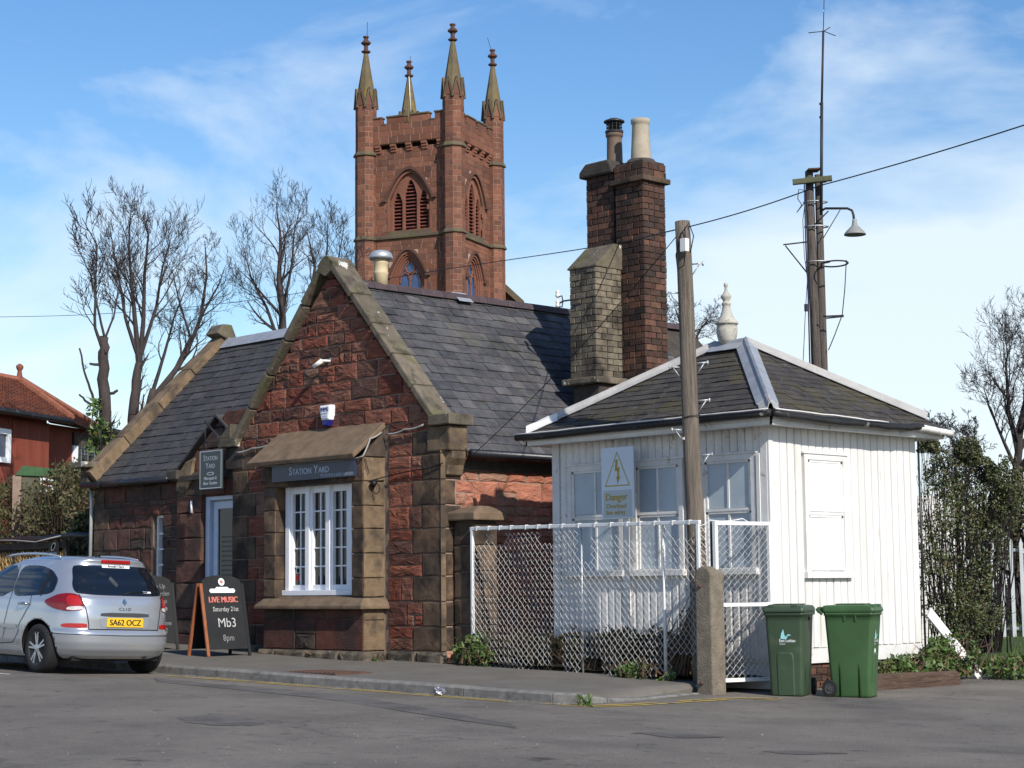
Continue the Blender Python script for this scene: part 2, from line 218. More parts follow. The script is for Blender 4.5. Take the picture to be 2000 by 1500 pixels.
# ------------------------------------------------------------------ helpers
ORI = {}
def V(*a): return Vector(a)
def link(o, parent=None):
    col.objects.link(o)
    if parent is not None: o.parent = parent; ORI[o.name] = ORI.get(parent.name, Vector())
    return o
def tag(o, label=None, cat=None, group=None, kind=None):
    for k, v in (('label', label), ('category', cat), ('group', group), ('kind', kind)):
        if v: o[k] = v
    return o
def thing(name, loc, label, cat, group=None, local=False, rz=0):
    o = bpy.data.objects.new(name, None); o.empty_display_size = .2; o.location = loc; o.rotation_euler = (0, 0, rz)
    col.objects.link(o); ORI[o.name] = Vector() if local else Vector(loc)
    return tag(o, label, cat, group)
def raw(name, vs, fs, mat, parent=None, smooth=False, origin=None):
    me = bpy.data.meshes.new(name)
    if parent is not None: o0 = ORI.get(parent.name, Vector())
    else: o0 = Vector(origin) if origin is not None else Vector()
    me.from_pydata([(v[0] - o0.x, v[1] - o0.y, v[2] - o0.z) for v in vs], [], fs)
    if mat is not None: me.materials.append(mat)
    if smooth: me.polygons.foreach_set('use_smooth', [True] * len(me.polygons))
    me.update()
    o = bpy.data.objects.new(name, me)
    if parent is None: o.location = o0; ORI[o.name] = o0
    link(o, parent)
    if parent is None: ORI[o.name] = o0
    return o
class MB:
    def __init__(s): s.v = []; s.f = []
    def add(s, vs, fs):
        k = len(s.v); s.v += [tuple(v) for v in vs]; s.f += [tuple(i + k for i in f) for f in fs]; return s
    def box(s, a, b):
        x0, y0, z0 = (min(a[i], b[i]) for i in range(3)); x1, y1, z1 = (max(a[i], b[i]) for i in range(3))
        return s.add([(x0, y0, z0), (x1, y0, z0), (x1, y1, z0), (x0, y1, z0), (x0, y0, z1), (x1, y0, z1), (x1, y1, z1), (x0, y1, z1)],
                     [(0, 3, 2, 1), (4, 5, 6, 7), (0, 1, 5, 4), (1, 2, 6, 5), (2, 3, 7, 6), (3, 0, 4, 7)])
    def obox(s, c, U, W, H, u, w, h):            # oriented box: centre, three unit axes, half sizes
        c = Vector(c); U, W, H = Vector(U) * u, Vector(W) * w, Vector(H) * h
        p = [c + U * i + W * j + H * k for k in (-1, 1) for i, j in ((-1, -1), (1, -1), (1, 1), (-1, 1))]
        return s.add(p, [(0, 3, 2, 1), (4, 5, 6, 7), (0, 1, 5, 4), (1, 2, 6, 5), (2, 3, 7, 6), (3, 0, 4, 7)])
    def beam(s, a, b, w, h, upv=(0, 0, 1)):
        a, b = Vector(a), Vector(b); U = (b - a); l = U.length / 2; U.normalize(); W = U.cross(Vector(upv))
        if W.length < 1e-4: W = U.cross(Vector((1, 0, 0)))
        W.normalize(); H = W.cross(U)
        return s.obox((a + b) / 2, U, W, H, l, w / 2, h / 2)
    def tube(s, pts, rs, n=6, cap=True):
        pts = [Vector(p) for p in pts]
        if not isinstance(rs, (list, tuple)): rs = [rs] * len(pts)
        k = len(s.v); t0 = (pts[1] - pts[0]).normalized(); ref = Vector((0, 0, 1)) if abs(t0.z) < .9 else Vector((1, 0, 0))
        a = t0.cross(ref).normalized()
        for i, p in enumerate(pts):
            t = (pts[min(i + 1, len(pts) - 1)] - pts[max(i - 1, 0)]); t = t.normalized() if t.length > 1e-9 else t0
            a = (a - t * a.dot(t)); a = a.normalized() if a.length > 1e-6 else t.orthogonal().normalized()
            b = t.cross(a)
            for j in range(n):
                g = 2 * math.pi * j / n; s.v.append(tuple(p + (a * math.cos(g) + b * math.sin(g)) * rs[i]))
        for i in range(len(pts) - 1):
            for j in range(n):
                q = k + i * n; s.f.append((q + j, q + (j + 1) % n, q + n + (j + 1) % n, q + n + j))
        if cap: s.f.append(tuple(k + j for j in reversed(range(n)))); s.f.append(tuple(k + (len(pts) - 1) * n + j for j in range(n)))
        return s
    def lathe(s, c, prof, n=16, ax=(0, 0, 1), squash=1.0, rot=0):
        c = Vector(c); ax = Vector(ax).normalized(); a = ax.orthogonal().normalized() if abs(ax.z) < .99 else Vector((1, 0, 0)); b = ax.cross(a); k = len(s.v)
        for r, h in prof:
            for j in range(n):
                g = 2 * math.pi * (j + rot) / n; s.v.append(tuple(c + ax * h + a * (r * math.cos(g)) + b * (r * squash * math.sin(g))))
        for i in range(len(prof) - 1):
            for j in range(n):
                q = k + i * n; s.f.append((q + j, q + (j + 1) % n, q + n + (j + 1) % n, q + n + j))
        s.f.append(tuple(k + j for j in reversed(range(n)))); s.f.append(tuple(k + (len(prof) - 1) * n + j for j in range(n)))
        return s
    def prism(s, poly, off):                      # planar polygon (3d points) extruded by off
        n = len(poly); off = Vector(off); k = len(s.v)
        s.v += [tuple(p) for p in poly] + [tuple(Vector(p) + off) for p in poly]
        s.f += [tuple(k + i for i in range(n)), tuple(k + n + i for i in reversed(range(n)))]
        s.f += [(k + i, k + n + i, k + n + (i + 1) % n, k + (i + 1) % n) for i in range(n)]
        return s
    def sphere(s, c, r, n=12, mm=8, sq=(1, 1, 1)):
        c = Vector(c); k = len(s.v)
        for i in range(mm + 1):
            t = math.pi * i / mm
            for j in range(n):
                g = 2 * math.pi * j / n; s.v.append((c.x + r * sq[0] * math.sin(t) * math.cos(g), c.y + r * sq[1] * math.sin(t) * math.sin(g), c.z + r * sq[2] * math.cos(t)))
        for i in range(mm):
            for j in range(n):
                q = k + i * n; s.f.append((q + j, q + n + j, q + n + (j + 1) % n, q + (j + 1) % n))
        return s
    def build(s, name, mat, parent=None, smooth=False, origin=None): return raw(name, s.v, s.f, mat, parent, smooth, origin)
def bevel(o, w=.008, seg=2):
    md = o.modifiers.new('bevel', 'BEVEL'); md.width = w; md.segments = seg; md.limit_method = 'ANGLE'; md.angle_limit = D2R(35); return o
def box(name, a, b, mat, parent=None, bev=0):
    o = MB().box(a, b).build(name, mat, parent, origin=None if parent else [(a[i] + b[i]) / 2 if i < 2 else min(a[2], b[2]) for i in range(3)])
    if bev: bevel(o, bev)
    return o
class Fr:                                         # a wall plane: 2d (u,v) + outward n -> world
    def __init__(s, O, U, W, N): s.O, s.U, s.V, s.N = Vector(O), Vector(U).normalized(), Vector(W).normalized(), Vector(N).normalized()
    def p(s, u, v, n=0): return s.O + s.U * u + s.V * v + s.N * n
def FY(y): return Fr((0, y, 0), (1, 0, 0), (0, 0, 1), (0, -1, 0))
def FX(x): return Fr((x, 0, 0), (0, 1, 0), (0, 0, 1), (1, 0, 0))
def clip(poly, a, b, c):                          # keep a*u+b*v<=c
    out = []
    for i in range(len(poly)):
        p, q = poly[i], poly[(i + 1) % len(poly)]; dp, dq = a * p[0] + b * p[1] - c, a * q[0] + b * q[1] - c
        if dp <= 0: out.append(p)
        if dp * dq < 0: t = dp / (dp - dq); out.append((p[0] + (q[0] - p[0]) * t, p[1] + (q[1] - p[1]) * t))
    return out
def area(poly): return .5 * sum(poly[i][0] * poly[(i + 1) % len(poly)][1] - poly[(i + 1) % len(poly)][0] * poly[i][1] for i in range(len(poly)))
def block(fr, poly, d, bev=.008, rough=0, rng=random, sub=.22, back=-.04, joint=.006):
    if area(poly) < 0: poly = poly[::-1]
    c = (sum(p[0] for p in poly) / len(poly), sum(p[1] for p in poly) / len(poly))
    if rough:
        q = []
        for i in range(len(poly)):
            a, b = poly[i], poly[(i + 1) % len(poly)]; q.append(a); l = math.hypot(b[0] - a[0], b[1] - a[1])
            k = int(l / sub)
            for j in range(1, k + 1):
                t = j / (k + 1); q.append((a[0] + (b[0] - a[0]) * t, a[1] + (b[1] - a[1]) * t))
        poly = q
    def ins(p, w):
        dx, dy = c[0] - p[0], c[1] - p[1]; l = math.hypot(dx, dy) or 1; w = min(w, l * .6); return (p[0] + dx / l * w, p[1] + dy / l * w)
    n = len(poly); vs = []; r = rng.uniform
    for p in poly: q = ins(p, joint); vs.append(fr.p(q[0], q[1], back))
    for p in poly: q = ins(p, joint + (r(0, .012) if rough else 0)); vs.append(fr.p(q[0], q[1], d - bev - (r(0, .4) * rough)))
    for p in poly: q = ins(p, joint + bev * 1.5 + (r(0, .018) if rough else 0)); vs.append(fr.p(q[0], q[1], d + (r(-.7, .5) * rough)))
    fs = [(k * n + i, k * n + (i + 1) % n, (k + 1) * n + (i + 1) % n, (k + 1) * n + i) for k in range(2) for i in range(n)]
    if rough:
        for p in poly:
            t = r(.4, .62); vs.append(fr.p(p[0] + (c[0] - p[0]) * t, p[1] + (c[1] - p[1]) * t, d + r(-.5, 1.0) * rough))
        fs += [(2 * n + i, 2 * n + (i + 1) % n, 3 * n + (i + 1) % n, 3 * n + i) for i in range(n)]
        vs.append(fr.p(c[0] + r(-.02, .02), c[1], d + r(-.3, .9) * rough)); fs += [(3 * n + i, 3 * n + (i + 1) % n, 4 * n) for i in range(n)]
    else: fs.append(tuple(2 * n + i for i in range(n)))
    return vs, fs
def emit(name, pcs, mat, parent, limit=300, smooth=False, rest=None):
    def key(p):
        a = p[0]; c = Vector(a[0]); dd = max((Vector(q) - c).length for q in a[1:]); return -dd / ((c - CAMP).length + .01)
    if len(pcs) > limit: pcs = sorted(pcs, key=key)
    for vs, fs in pcs[:limit]: raw(name, vs, fs, mat, parent, smooth)
    if len(pcs) > limit:
        mb = MB()
        for vs, fs in pcs[limit:]: mb.add(vs, fs)
        tag(mb.build(rest or name + 's', mat, parent), kind='stuff')
def courses(z0, z1, lo, hi, rng):
    out = []; z = z0
    while z1 - z > 1e-4:
        h = rng.uniform(lo, hi)
        if z1 - z - h < lo * .7: h = z1 - z
        out.append((z, z + h)); z += h
    return out
def masonry(fr, u0, u1, v0, v1, hs, wsz, d, rough, rng, excl=(), half=(), bev=.01, joint=.006, mina=.004, split=.25, sub=.22, vbreaks=()):
    br = sorted({v0, v1, *[e[2] for e in excl if v0 < e[2] < v1], *[e[3] for e in excl if v0 < e[3] < v1], *vbreaks})
    pcs = []
    for a, b in zip(br[:-1], br[1:]):
        if b - a < .02: continue
        for z0, z1 in courses(a, b, hs[0], hs[1], rng):
            zm = (z0 + z1) / 2; iv = [(u0, u1)]
            for e in excl:
                if e[2] < zm < e[3]:
                    nv = []
                    for p, q in iv:
                        if e[1] <= p or e[0] >= q: nv.append((p, q)); continue
                        if e[0] > p: nv.append((p, e[0]))
                        if e[1] < q: nv.append((e[1], q))
                    iv = nv
            for p, q in iv:
                if q - p < .03: continue
                u = p
                while q - u > 1e-4:
                    w = rng.uniform(*wsz)
                    if q - u - w < wsz[0] * .6: w = q - u
                    cells = [(u, u + w, z0, z1)]
                    if rng.random() < split and z1 - z0 > hs[0] * 1.2 and w > wsz[0]:
                        zz = z0 + (z1 - z0) * rng.uniform(.4, .6); cells = [(u, u + w, z0, zz), (u, u + w, zz, z1)]
                        if rng.random() < .5: uu = u + w * rng.uniform(.35, .65); cells = [(u, uu, z0, zz), (uu, u + w, z0, zz), (u, u + w, zz, z1)]
                    for c in cells:
                        poly = [(c[0], c[2]), (c[1], c[2]), (c[1], c[3]), (c[0], c[3])]
                        for h in half:
                            poly = clip(poly, *h)
                            if len(poly) < 3: break
                        if len(poly) >= 3 and abs(area(poly)) > mina:
                            pcs.append(block(fr, poly, d + rng.uniform(-.4, .6) * rough, bev, rough, rng, sub, joint=joint))
                    u += w
    return pcs
def rect(a, b, c, d): return [(a, c), (b, c), (b, d), (a, d)]
def slates(fr, L0, L1, H, w, e, rng, half=(), lift=.02, th=.008, over=1.7, jit=.006, s0=0.0):
    pcs = []; r = 0; s = s0
    while s < H - .02:
        u = L0 - w * (.5 if r % 2 else 0) - rng.uniform(0, .06)
        while u < L1:
            ww = w * rng.uniform(.82, 1.16); a, b = max(u + .003, L0), min(u + ww - .003, L1); t = min(s + e * over, H)
            if b - a > .03:
                j = rng.uniform(-jit, jit); sk = rng.uniform(-jit, jit) * .8
                poly = [(a, s + j), (b, s + j + sk), (b, t), (a, t)]
                for h in half:
                    poly = clip(poly, *h)
                    if len(poly) < 3: break
                if len(poly) >= 3 and abs(area(poly)) > .002:
                    if area(poly) < 0: poly = poly[::-1]
                    lf = lift * rng.uniform(.75, 1.35); tl = rng.uniform(-.004, .004)
                    def nn(p): k = (p[1] - s) / (e * over); return lf * (1 - k) + .002 + tl * (p[0] - a) / w
                    n = len(poly); vs = [fr.p(p[0], p[1], nn(p)) for p in poly] + [fr.p(p[0], p[1], nn(p) - th - lf * .45) for p in poly]
                    fs = [tuple(range(n)), tuple(n + i for i in reversed(range(n)))] + [(i, n + i, n + (i + 1) % n, (i + 1) % n) for i in range(n)]
                    pcs.append((vs, fs))
            u += ww
        s += e; r += 1
    return pcs
def text_geo(sx, size=1.0, align='CENTER', extr=.0):
    cu = bpy.data.curves.new('t', 'FONT'); cu.body = sx; cu.size = size; cu.align_x = align; cu.extrude = extr; cu.resolution_u = 3
    o = bpy.data.objects.new('t', cu)
    me = bpy.data.meshes.new_from_object(o)
    vs = [tuple(v.co) for v in me.vertices]; fs = [tuple(p.vertices) for p in me.polygons]
    bpy.data.objects.remove(o); bpy.data.curves.remove(cu); bpy.data.meshes.remove(me)
    return vs, fs
def lettering(name, s, size, fr, u, v, n, mat, parent, align='CENTER', xs=1.0, bold=0, slant=0):
    vs, fs = text_geo(s, size, align); mb = MB()
    for k in range(1 + (2 if bold else 0)):
        o = (0, bold, -bold)[k]
        mb.add([fr.p(u + a * xs + o + slant * b, v + b, n + k * .0006) for a, b, c in vs], fs)
    return mb.build(name, mat, parent)
def smallcaps(name, parts, size, fr, u, v, n, mat, parent, ratio=.76, xs=1.0, bold=0):
    mb = MB(); x = 0; geo = []
    for s, big in parts:
        sz = size if big else size * ratio
        vs, fs = text_geo(s, sz, 'LEFT'); wd = max([a for a, b, c in vs] or [0])
        geo.append((vs, fs, x)); x += (wd + size * .06) * xs if s.strip() else size * .28 * xs
        if not s.strip(): geo.pop()
    for vs, fs, x0 in geo:
        for k in range(1 + (1 if bold else 0)): mb.add([fr.p(u - x / 2 + x0 + a * xs + k * bold, v + b, n + k * .0006) for a, b, c in vs], fs)
    return mb.build(name, mat, parent)
def zg(x): return .25 - .023 * (min(max(x, -45), 4) + 19)
def zroad(x, y):
    d = max(0, 13.7 + .05 * (x + 19) - y) if x < -13 else max(0, 14.0 - y)
    return zg(x) + .16 * (1 - math.exp(-d / 3.2)) - .05 * max(0, min(1, (d - 6) / 8))
def sheet(name, xs, ys, zf, mat, kind='structure', keep=None):
    vs = [(x, y, zf(x, y)) for y in ys for x in xs]; n = len(xs)
    fs = [(j * n + i, j * n + i + 1, (j + 1) * n + i + 1, (j + 1) * n + i) for j in range(len(ys) - 1) for i in range(n - 1) if keep is None or keep((xs[i] + xs[i + 1]) / 2, (ys[j] + ys[j + 1]) / 2)]
    o = raw(name, vs, fs, mat, None, True); return tag(o, kind=kind)
def rng_(a, b, s):
    n = max(1, int(round((b - a) / s))); return [a + (b - a) * i / n for i in range(n + 1)]

# ================================================================== SETTING
gx = [-900, -400, -150, -90, -60] + rng_(-50, 10, 5) + [30, 80, 200, 600]
gy = [-300, -80, -30, -10, 0, 10, 16, 22, 30, 40, 60, 100, 160, 300, 900]
sheet('ground', gx, gy, lambda x, y: zg(x) - .16, m_ground)
sheet('road', rng_(-50, 14, .5), rng_(-4, 25, .25), lambda x, y: zroad(x, y) + .012 * math.sin(x * .9 + y * 1.7) * math.sin(y * 1.1 - x * .4) * (1 if y < 12 else 0), m_asph)
road = bpy.data.objects['road']
sheet('grass_verge', rng_(-26, 6, .8), rng_(20.6, 60, .8), lambda x, y: zg(x) + .012 + .05 * math.sin(x * 1.3) * math.sin(y * 1.1) + .06 + max(0, min(1, (y - 24) / 6)) * .25 if (x < -13.3 - .0 * y or y > 23 + .25 * (x + 15)) else zg(x) - .1, m_grassg)
# pavement and kerb
KP = [(-46, 12.4), (-30, 13.15), (-21, 13.56), (-18, 13.72), (-15.35, 13.93), (-14.05, 14.03), (-13.80, 14.18), (-13.72, 14.52), (-13.75, 15.1), (-13.87, 15.87), (-13.95, 16.4)]
def kdrop(i): return [.115] * 6 + [.108, .05, .025, .018, .015]
KD = kdrop(0)
def resample(P, D, step):
    out = []
    for (a, b, da, db) in zip(P[:-1], P[1:], D[:-1], D[1:]):
        l = math.hypot(b[0] - a[0], b[1] - a[1]); n = max(1, int(l / step))
        for k in range(n): t = k / n; out.append((a[0] + (b[0] - a[0]) * t, a[1] + (b[1] - a[1]) * t, da + (db - da) * t))
    out.append((*P[-1], D[-1])); return out
RK = resample(KP, KD, .25)
vs = []; fs = []
for i, (x, y, d) in enumerate(RK):
    nxt = RK[min(i + 1, len(RK) - 1)]; prv = RK[max(i - 1, 0)]; tx, ty = nxt[0] - prv[0], nxt[1] - prv[1]; l = math.hypot(tx, ty); nx, ny = -ty / l, tx / l
    bx, by = x + nx * .12, y + ny * .12; z = zg(x) + d - .004
    ex = x if x < -14.9 else min(x, -14.0) - .25
    for t in (0, .33, .66, 1):
        px, py = bx + (ex - bx) * t, by + (17.6 - by) * t
        vs.append((px, py, z + (.115 - d) * t + .012 * t + .006 * math.sin(px * 2.1 + py)))
    if i: k = (i - 1) * 4; fs += [(k + j, k + 4 + j, k + 5 + j, k + 1 + j) for j in range(3)]
tag(raw('pavement', vs, fs, m_pave, None, True), kind='structure'); pav = bpy.data.objects['pavement']
kerb = tag(bpy.data.objects.new('kerb', None), kind='structure'); col.objects.link(kerb); ORI['kerb'] = Vector()
rg = random.Random(3)
KS = resample(KP, KD, .90)
for a, b in zip(KS[:-1], KS[1:]):
    dx, dy = b[0] - a[0], b[1] - a[1]; l = math.hypot(dx, dy); ux, uy = dx / l, dy / l; nx, ny = -uy, ux; g = .006
    P = []
    for q, s in ((a, g), (b, -g)):
        zt = zg(q[0]) + q[2] + rg.uniform(-.003, .003)
        for o, z in ((-.01, zt - .22), (-.01, zt - .025), (.012, zt), (.125, zt + .002), (.125, zt - .22)): P.append((q[0] + ux * s + nx * o, q[1] + uy * s + ny * o, z))
    raw('kerbstone', P, [(0, 1, 2, 3, 4), (9, 8, 7, 6, 5)] + [(i, 5 + i, 5 + (i + 1) % 5, (i + 1) % 5) for i in range(5)], m_kerb, kerb)
def stripe(name, pts, w, mat, parent, dz=.006, gaps=0, rs=0):
    r = random.Random(rs); mb = MB()
    for (a, b) in zip(pts[:-1], pts[1:]):
        dx, dy = b[0] - a[0], b[1] - a[1]; l = math.hypot(dx, dy); n = max(1, int(l / .25))
        for k in range(n):
            if r.random() < gaps: continue
            t0, t1 = k / n, (k + 1.02) / n; q = []
            for t, sg in ((t0, -1), (t1, -1), (t1, 1), (t0, 1)):
                x, y = a[0] + dx * t - dy / l * w / 2 * sg, a[1] + dy * t + dx / l * w / 2 * sg; q.append((x, y, zroad(x, y) + dz))
            mb.add(q, [(0, 1, 2, 3)])
    return mb.build(name, mat, parent)
def offk(P, o):
    out = []
    for i, p in enumerate(P):
        n = P[min(i + 1, len(P) - 1)]; q = P[max(i - 1, 0)]; dx, dy = n[0] - q[0], n[1] - q[1]; l = math.hypot(dx, dy); out.append((p[0] + dy / l * o, p[1] - dx / l * o))
    return out
YP = [(-19.5, 13.64), (-18, 13.72), (-15.35, 13.93), (-14.05, 14.03), (-13.72, 14.2), (-13.62, 14.6), (-13.6, 15.3), (-13.52, 15.95), (-13.35, 16.35), (-13.0, 16.6)]
stripe('yellow_line', offk(YP, .22), .065, m_yel, road, gaps=.10, rs=1)
stripe('yellow_line', offk(YP, .38), .065, m_yel, road, gaps=.14, rs=2)
stripe('white_line', [(-27, 11.1), (-21.3, 11.15), (-19.4, 11.6)], .10, m_wline, road, gaps=.04, rs=4)
stripe('white_line', [(-20.1, 13.15), (-17.8, 13.35)], .07, m_yel, road, gaps=.3, rs=5)
m_tar = mk('tar_patch', [(.12, .11, .10)], rough=.93, nsc=1.6, namp=.35, bump=1, bsc=55, bdist=.02, spots=[((.155, .143, .128), 2.6, .48, .60, .9), ((.06, .058, .058), 5, .62, .7, .5)])
def rpatch(pix, z0):
    rr_ = random.Random(int(pix[0][0])); px2 = []
    for (a, b), (c, d) in zip(pix, pix[1:] + pix[:1]):
        for k in range(5): px2.append((a + (c - a) * k / 5 + rr_.uniform(-6, 6), b + (d - b) * k / 5 + rr_.uniform(-1.2, 1.2)))
    P = [onz(a, b, z0) for a, b in px2]; c = sum(P, Vector()) / len(P); vs = []
    for k in (1, .5):
        for p in P: q = c + (p - c) * k; vs.append((q.x, q.y, zroad(q.x, q.y) + .012 * math.sin(q.x * .9 + q.y * 1.7) * math.sin(q.y * 1.1 - q.x * .4) * (1 if q.y < 12 else 0) + .0035))
    n = len(P); vs.append((c.x, c.y, zroad(c.x, c.y) + .012 * math.sin(c.x * .9 + c.y * 1.7) * math.sin(c.y * 1.1 - c.x * .4) * (1 if c.y < 12 else 0) + .0035)); fs = [(i, (i + 1) % n, n + (i + 1) % n, n + i) for i in range(n)] + [(n + i, n + (i + 1) % n, 2 * n) for i in range(n)]
    raw('road_patch', vs, fs, m_tar, road)
rpatch([(345, 1392), (420, 1386), (525, 1393), (500, 1400), (430, 1402), (370, 1400)], .3)
rpatch([(300, 1330), (700, 1350), (1000, 1388), (1010, 1396), (690, 1360), (480, 1346), (310, 1336)], .28)
rpatch([(1480, 1466), (1580, 1462), (1660, 1466), (1560, 1471)], .12); rpatch([(1230, 1434), (1330, 1430), (1420, 1438), (1320, 1442)], .14)
# loose chips and leaf litter on the road
mb = MB(); r = random.Random(8)
for i in range(900):
    if i < 260:
        p = onz(r.uniform(0, 2000), 1350 + 150 * r.random() ** .8, .2)
        x, y = p.x, p.y
    else:
        a, b = r.choice(list(zip(KP[1:-1], KP[2:]))); t = r.random(); x = a[0] + (b[0] - a[0]) * t + r.gauss(0, .03); y = a[1] + (b[1] - a[1]) * t - .03 - abs(r.gauss(0, .10))
    if y > 13.4 and i < 260: continue
    s = r.uniform(.003, .009) * (1.6 if r.random() < .06 else 1); z = zroad(x, y) + .006
    mb.add([(x - s, y, z), (x, y - s * r.uniform(.6, 1), z), (x + s, y, z), (x, y + s, z), (x + s * .2, y, z + s * 1.1)], [(0, 1, 4), (1, 2, 4), (2, 3, 4), (3, 0, 4)])
tag(mb.build('gravel', m_stone), kind='stuff')
yard = sheet('yard', rng_(-18.6, -13.75, .3), rng_(16.62, 21, .3), lambda x, y: zg(x) + .17 + .03 * math.sin(x * 5) * math.sin(y * 4), m_soil)

# ================================================================== STONE PUB
XC, XL, YG, XR = -18.68, -23.57, 16.6, -21.13          # gable right and left corners, gable plane, ridge
YB, YW, XWL = 16.18, 16.9, -28.1                          # bay front, wing front, wing left end
ZR = 5.93
RG = random.Random(11)
pub = thing('stone_pub', (XR, YG, .36), 'small red sandstone station building with steep slate roofs, gable, bay window and tall brick chimneys', 'building')
frg, frs, frw, frb = FY(YG), FX(XC), FY(YW), FY(YB)
sl = 1.06
zrake = 6.02                                             # wall apex under the coping
# --- gable wall
gw = MB().prism([(XL, YG + .004, .1), (XC - .02, YG + .004, .1), (XC - .02, YG + .004, 3.35), (XR, YG + .004, 5.9), (XL, YG + .004, 3.30)], (0, .35, 0)).build('gable_wall', m_mortar, pub)
qr = []; qpcs = []
z = .52; k = 0
while z < 3.5:
    h = RG.uniform(.30, .36); w = .42 if k % 2 else .62
    if z + h > 3.45: h = 3.52 - z
    for side in (0, 1):
        e = (XC - w, XC, z, z + h) if side == 0 else (XL, XL + w, z, z + h)
        qr.append(e); qpcs.append(block(frg, rect(*e), .018, .008, .005, RG, .2, joint=.004))
    z += h; k += 1
bay_ex = (-22.34, -19.82, .2, 3.66)
half = [(sl, 1, zrake + sl * XR), (-sl, 1, zrake - sl * XR)]
pcs = masonry(frg, XL, XC, .52, 6.0, (.17, .32), (.26, .62), .014, .011, RG, excl=qr + [bay_ex], half=half, split=.35, joint=.006, sub=.12, bev=.01)
emit('stone', pcs, m_red, gw); emit('quoin_stone', qpcs, m_quoin, gw)
pl = []
for a, b in ((-19.82, -19.2), (-19.2, -18.62)): pl.append(block(FY(YG - .03), rect(a, b, .15, .52), .04, .03, .012, RG))
pl.append(block(FY(YG - .03), rect(XL - .03, -22.34, .15, .56), .04, .03, .012, RG))
emit('plinth_stone', pl, m_plinth, gw)
# chamfer strip of the front corner
ch = []
for (a, b, c, d) in qr[::2]:
    ch.append(block(Fr((XC, YG, 0), (1, .9, 0), (0, 0, 1), (1, -1, 0)), rect(-.035, .035, c, d), .012, .004, 0, RG))
emit('corner_stone', ch, m_cope2, gw)
# --- side wall
sw = MB().box((XC - .35, YG + .02, .1), (XC - .018, 26, 3.3)).build('eaves_wall', m_mortar, pub)
qs = []; qp = []
for i, e in enumerate(qr[::2]):
    w = .34 if i % 2 else .24; qs.append((YG, YG + w, e[2], e[3])); qp.append(block(frs, rect(YG + .03, YG + w, e[2], e[3]), .0, .012, .005, RG))
emit('quoin_stone', qp, m_quoin, sw)
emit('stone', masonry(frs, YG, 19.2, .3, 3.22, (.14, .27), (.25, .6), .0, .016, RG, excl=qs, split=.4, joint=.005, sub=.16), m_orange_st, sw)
# --- wing wall
dx0, dx1, dz1 = -24.74, -23.70, 2.86
winx = (-26.27, -25.95, 1.50, 2.62)
bayd = (-25.46, dx0, .3, 3.3)
ww = MB()
for a, b, c, d in ((XWL, winx[0], .1, 3.26), (winx[0], winx[1], .1, winx[2]), (winx[0], winx[1], winx[3], 3.26), (winx[1], dx0, .1, 3.26), (dx0, XL + .3, dz1, 3.26)): ww.box((a, YW + .005, c), (b, YW + .3, d))
ww.box((XWL, YW + .3, .1), (XL + .3, YW + .38, 3.26))
ww = ww.build('wing_wall', m_mortar2, pub)
ex = [(winx[0], winx[1], winx[2], winx[3]), (dx0, -23.2, .2, dz1), bayd]
qz = .62; qe = []; qpp = []; k = 0
while qz < 3.2:
    h = min(.36, 3.24 - qz); w = .5 if k % 2 else .34; e = (XWL, XWL + w, qz, qz + h); qe.append(e); qpp.append(block(frw, rect(*e), .02, .006, .006, RG, joint=.004)); qz += h; k += 1
emit('quoin_stone', qpp, m_quoin, ww)
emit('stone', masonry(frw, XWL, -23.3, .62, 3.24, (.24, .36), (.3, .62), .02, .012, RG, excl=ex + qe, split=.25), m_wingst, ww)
emit('plinth_stone', [block(FY(YW - .03), rect(a, b, .2, .62), .03, .03, .01, RG) for a, b in ((XWL - .03, -27.2), (-27.2, -26.3), (-26.3, -25.48))], m_plinth, ww)
# pilaster and small gablet over the door
pp = masonry(FY(YW - .05), -25.46, dx0, .3, 2.9, (.34, .42), (.72, .8), .03, .008, RG)
pp += masonry(FY(YW - .05), -25.46, -23.2, 2.88, 4.2, (.28, .4), (.5, .8), .03, .008, RG, half=[(-.72, 1, 3.27 + .72 * 25.36)])
emit('dressed_stone', pp, m_wingst, ww)
gb = MB(); gy0 = YW - .12
gb.prism([(-25.62, gy0, 3.16), (-24.32, gy0, 4.12), (-24.32, gy0, 4.16), (-25.62, gy0, 3.20)], (0, 1.7, 0)); gb.prism([(-24.32, gy0, 4.12), (-23.3, gy0, 3.4), (-23.3, gy0, 3.44), (-24.32, gy0, 4.16)], (0, 1.7, 0))
gb.build('door_gablet', m_slatew, pub)
raw('wing_corbel', *block(FY(YW - .08), [(-25.42, 2.98), (-25.2, 2.92), (-25.0, 3.1), (-24.9, 3.5), (-25.15, 3.45), (-25.4, 3.22)], .05, .02, 0, RG), m_cope2, ww)
# --- door
door = MB().box((dx0, YW + .1, .44), (dx1 + .1, YW + .16, dz1)).build('door', m_bluef, pub)
box('door_frame', (dx0, YW + .0, .44), (dx0 + .11, YW + .14, dz1), m_bluef, door, .006)
box('door_frame', (dx0 + .11, YW + .0, dz1 - .06), (dx1, YW + .14, dz1), m_bluef, door, .006)
for a, b in (((dx0 + .13, .46), (dx0 + .25, 2.78)), ((dx0 + .25, 2.66), (dx1, 2.78)), ((dx0 + .25, .46), (dx1, 1.42))):
    box('door_rail', (a[0], YW + .06, a[1]), (b[0], YW + .13, b[1]), m_bluef, door, .006)
box('glass', (dx0 + .25, YW + .085, 1.42), (dx1, YW + .10, 2.66), m_glass, door)
gf = FY(YW + .083)
for i in range(9): raw('glass_print', *block(gf, rect(dx0 + .33, dx0 + .33 + RG.uniform(.3, .6), 2.2 - i * .075, 2.225 - i * .075), .001, .0004, 0, RG, back=0), m_sign, door)
box('door_handle', (dx0 + .16, YW + .02, 1.38), (dx0 + .21, YW + .07, 1.52), m_metal, door)
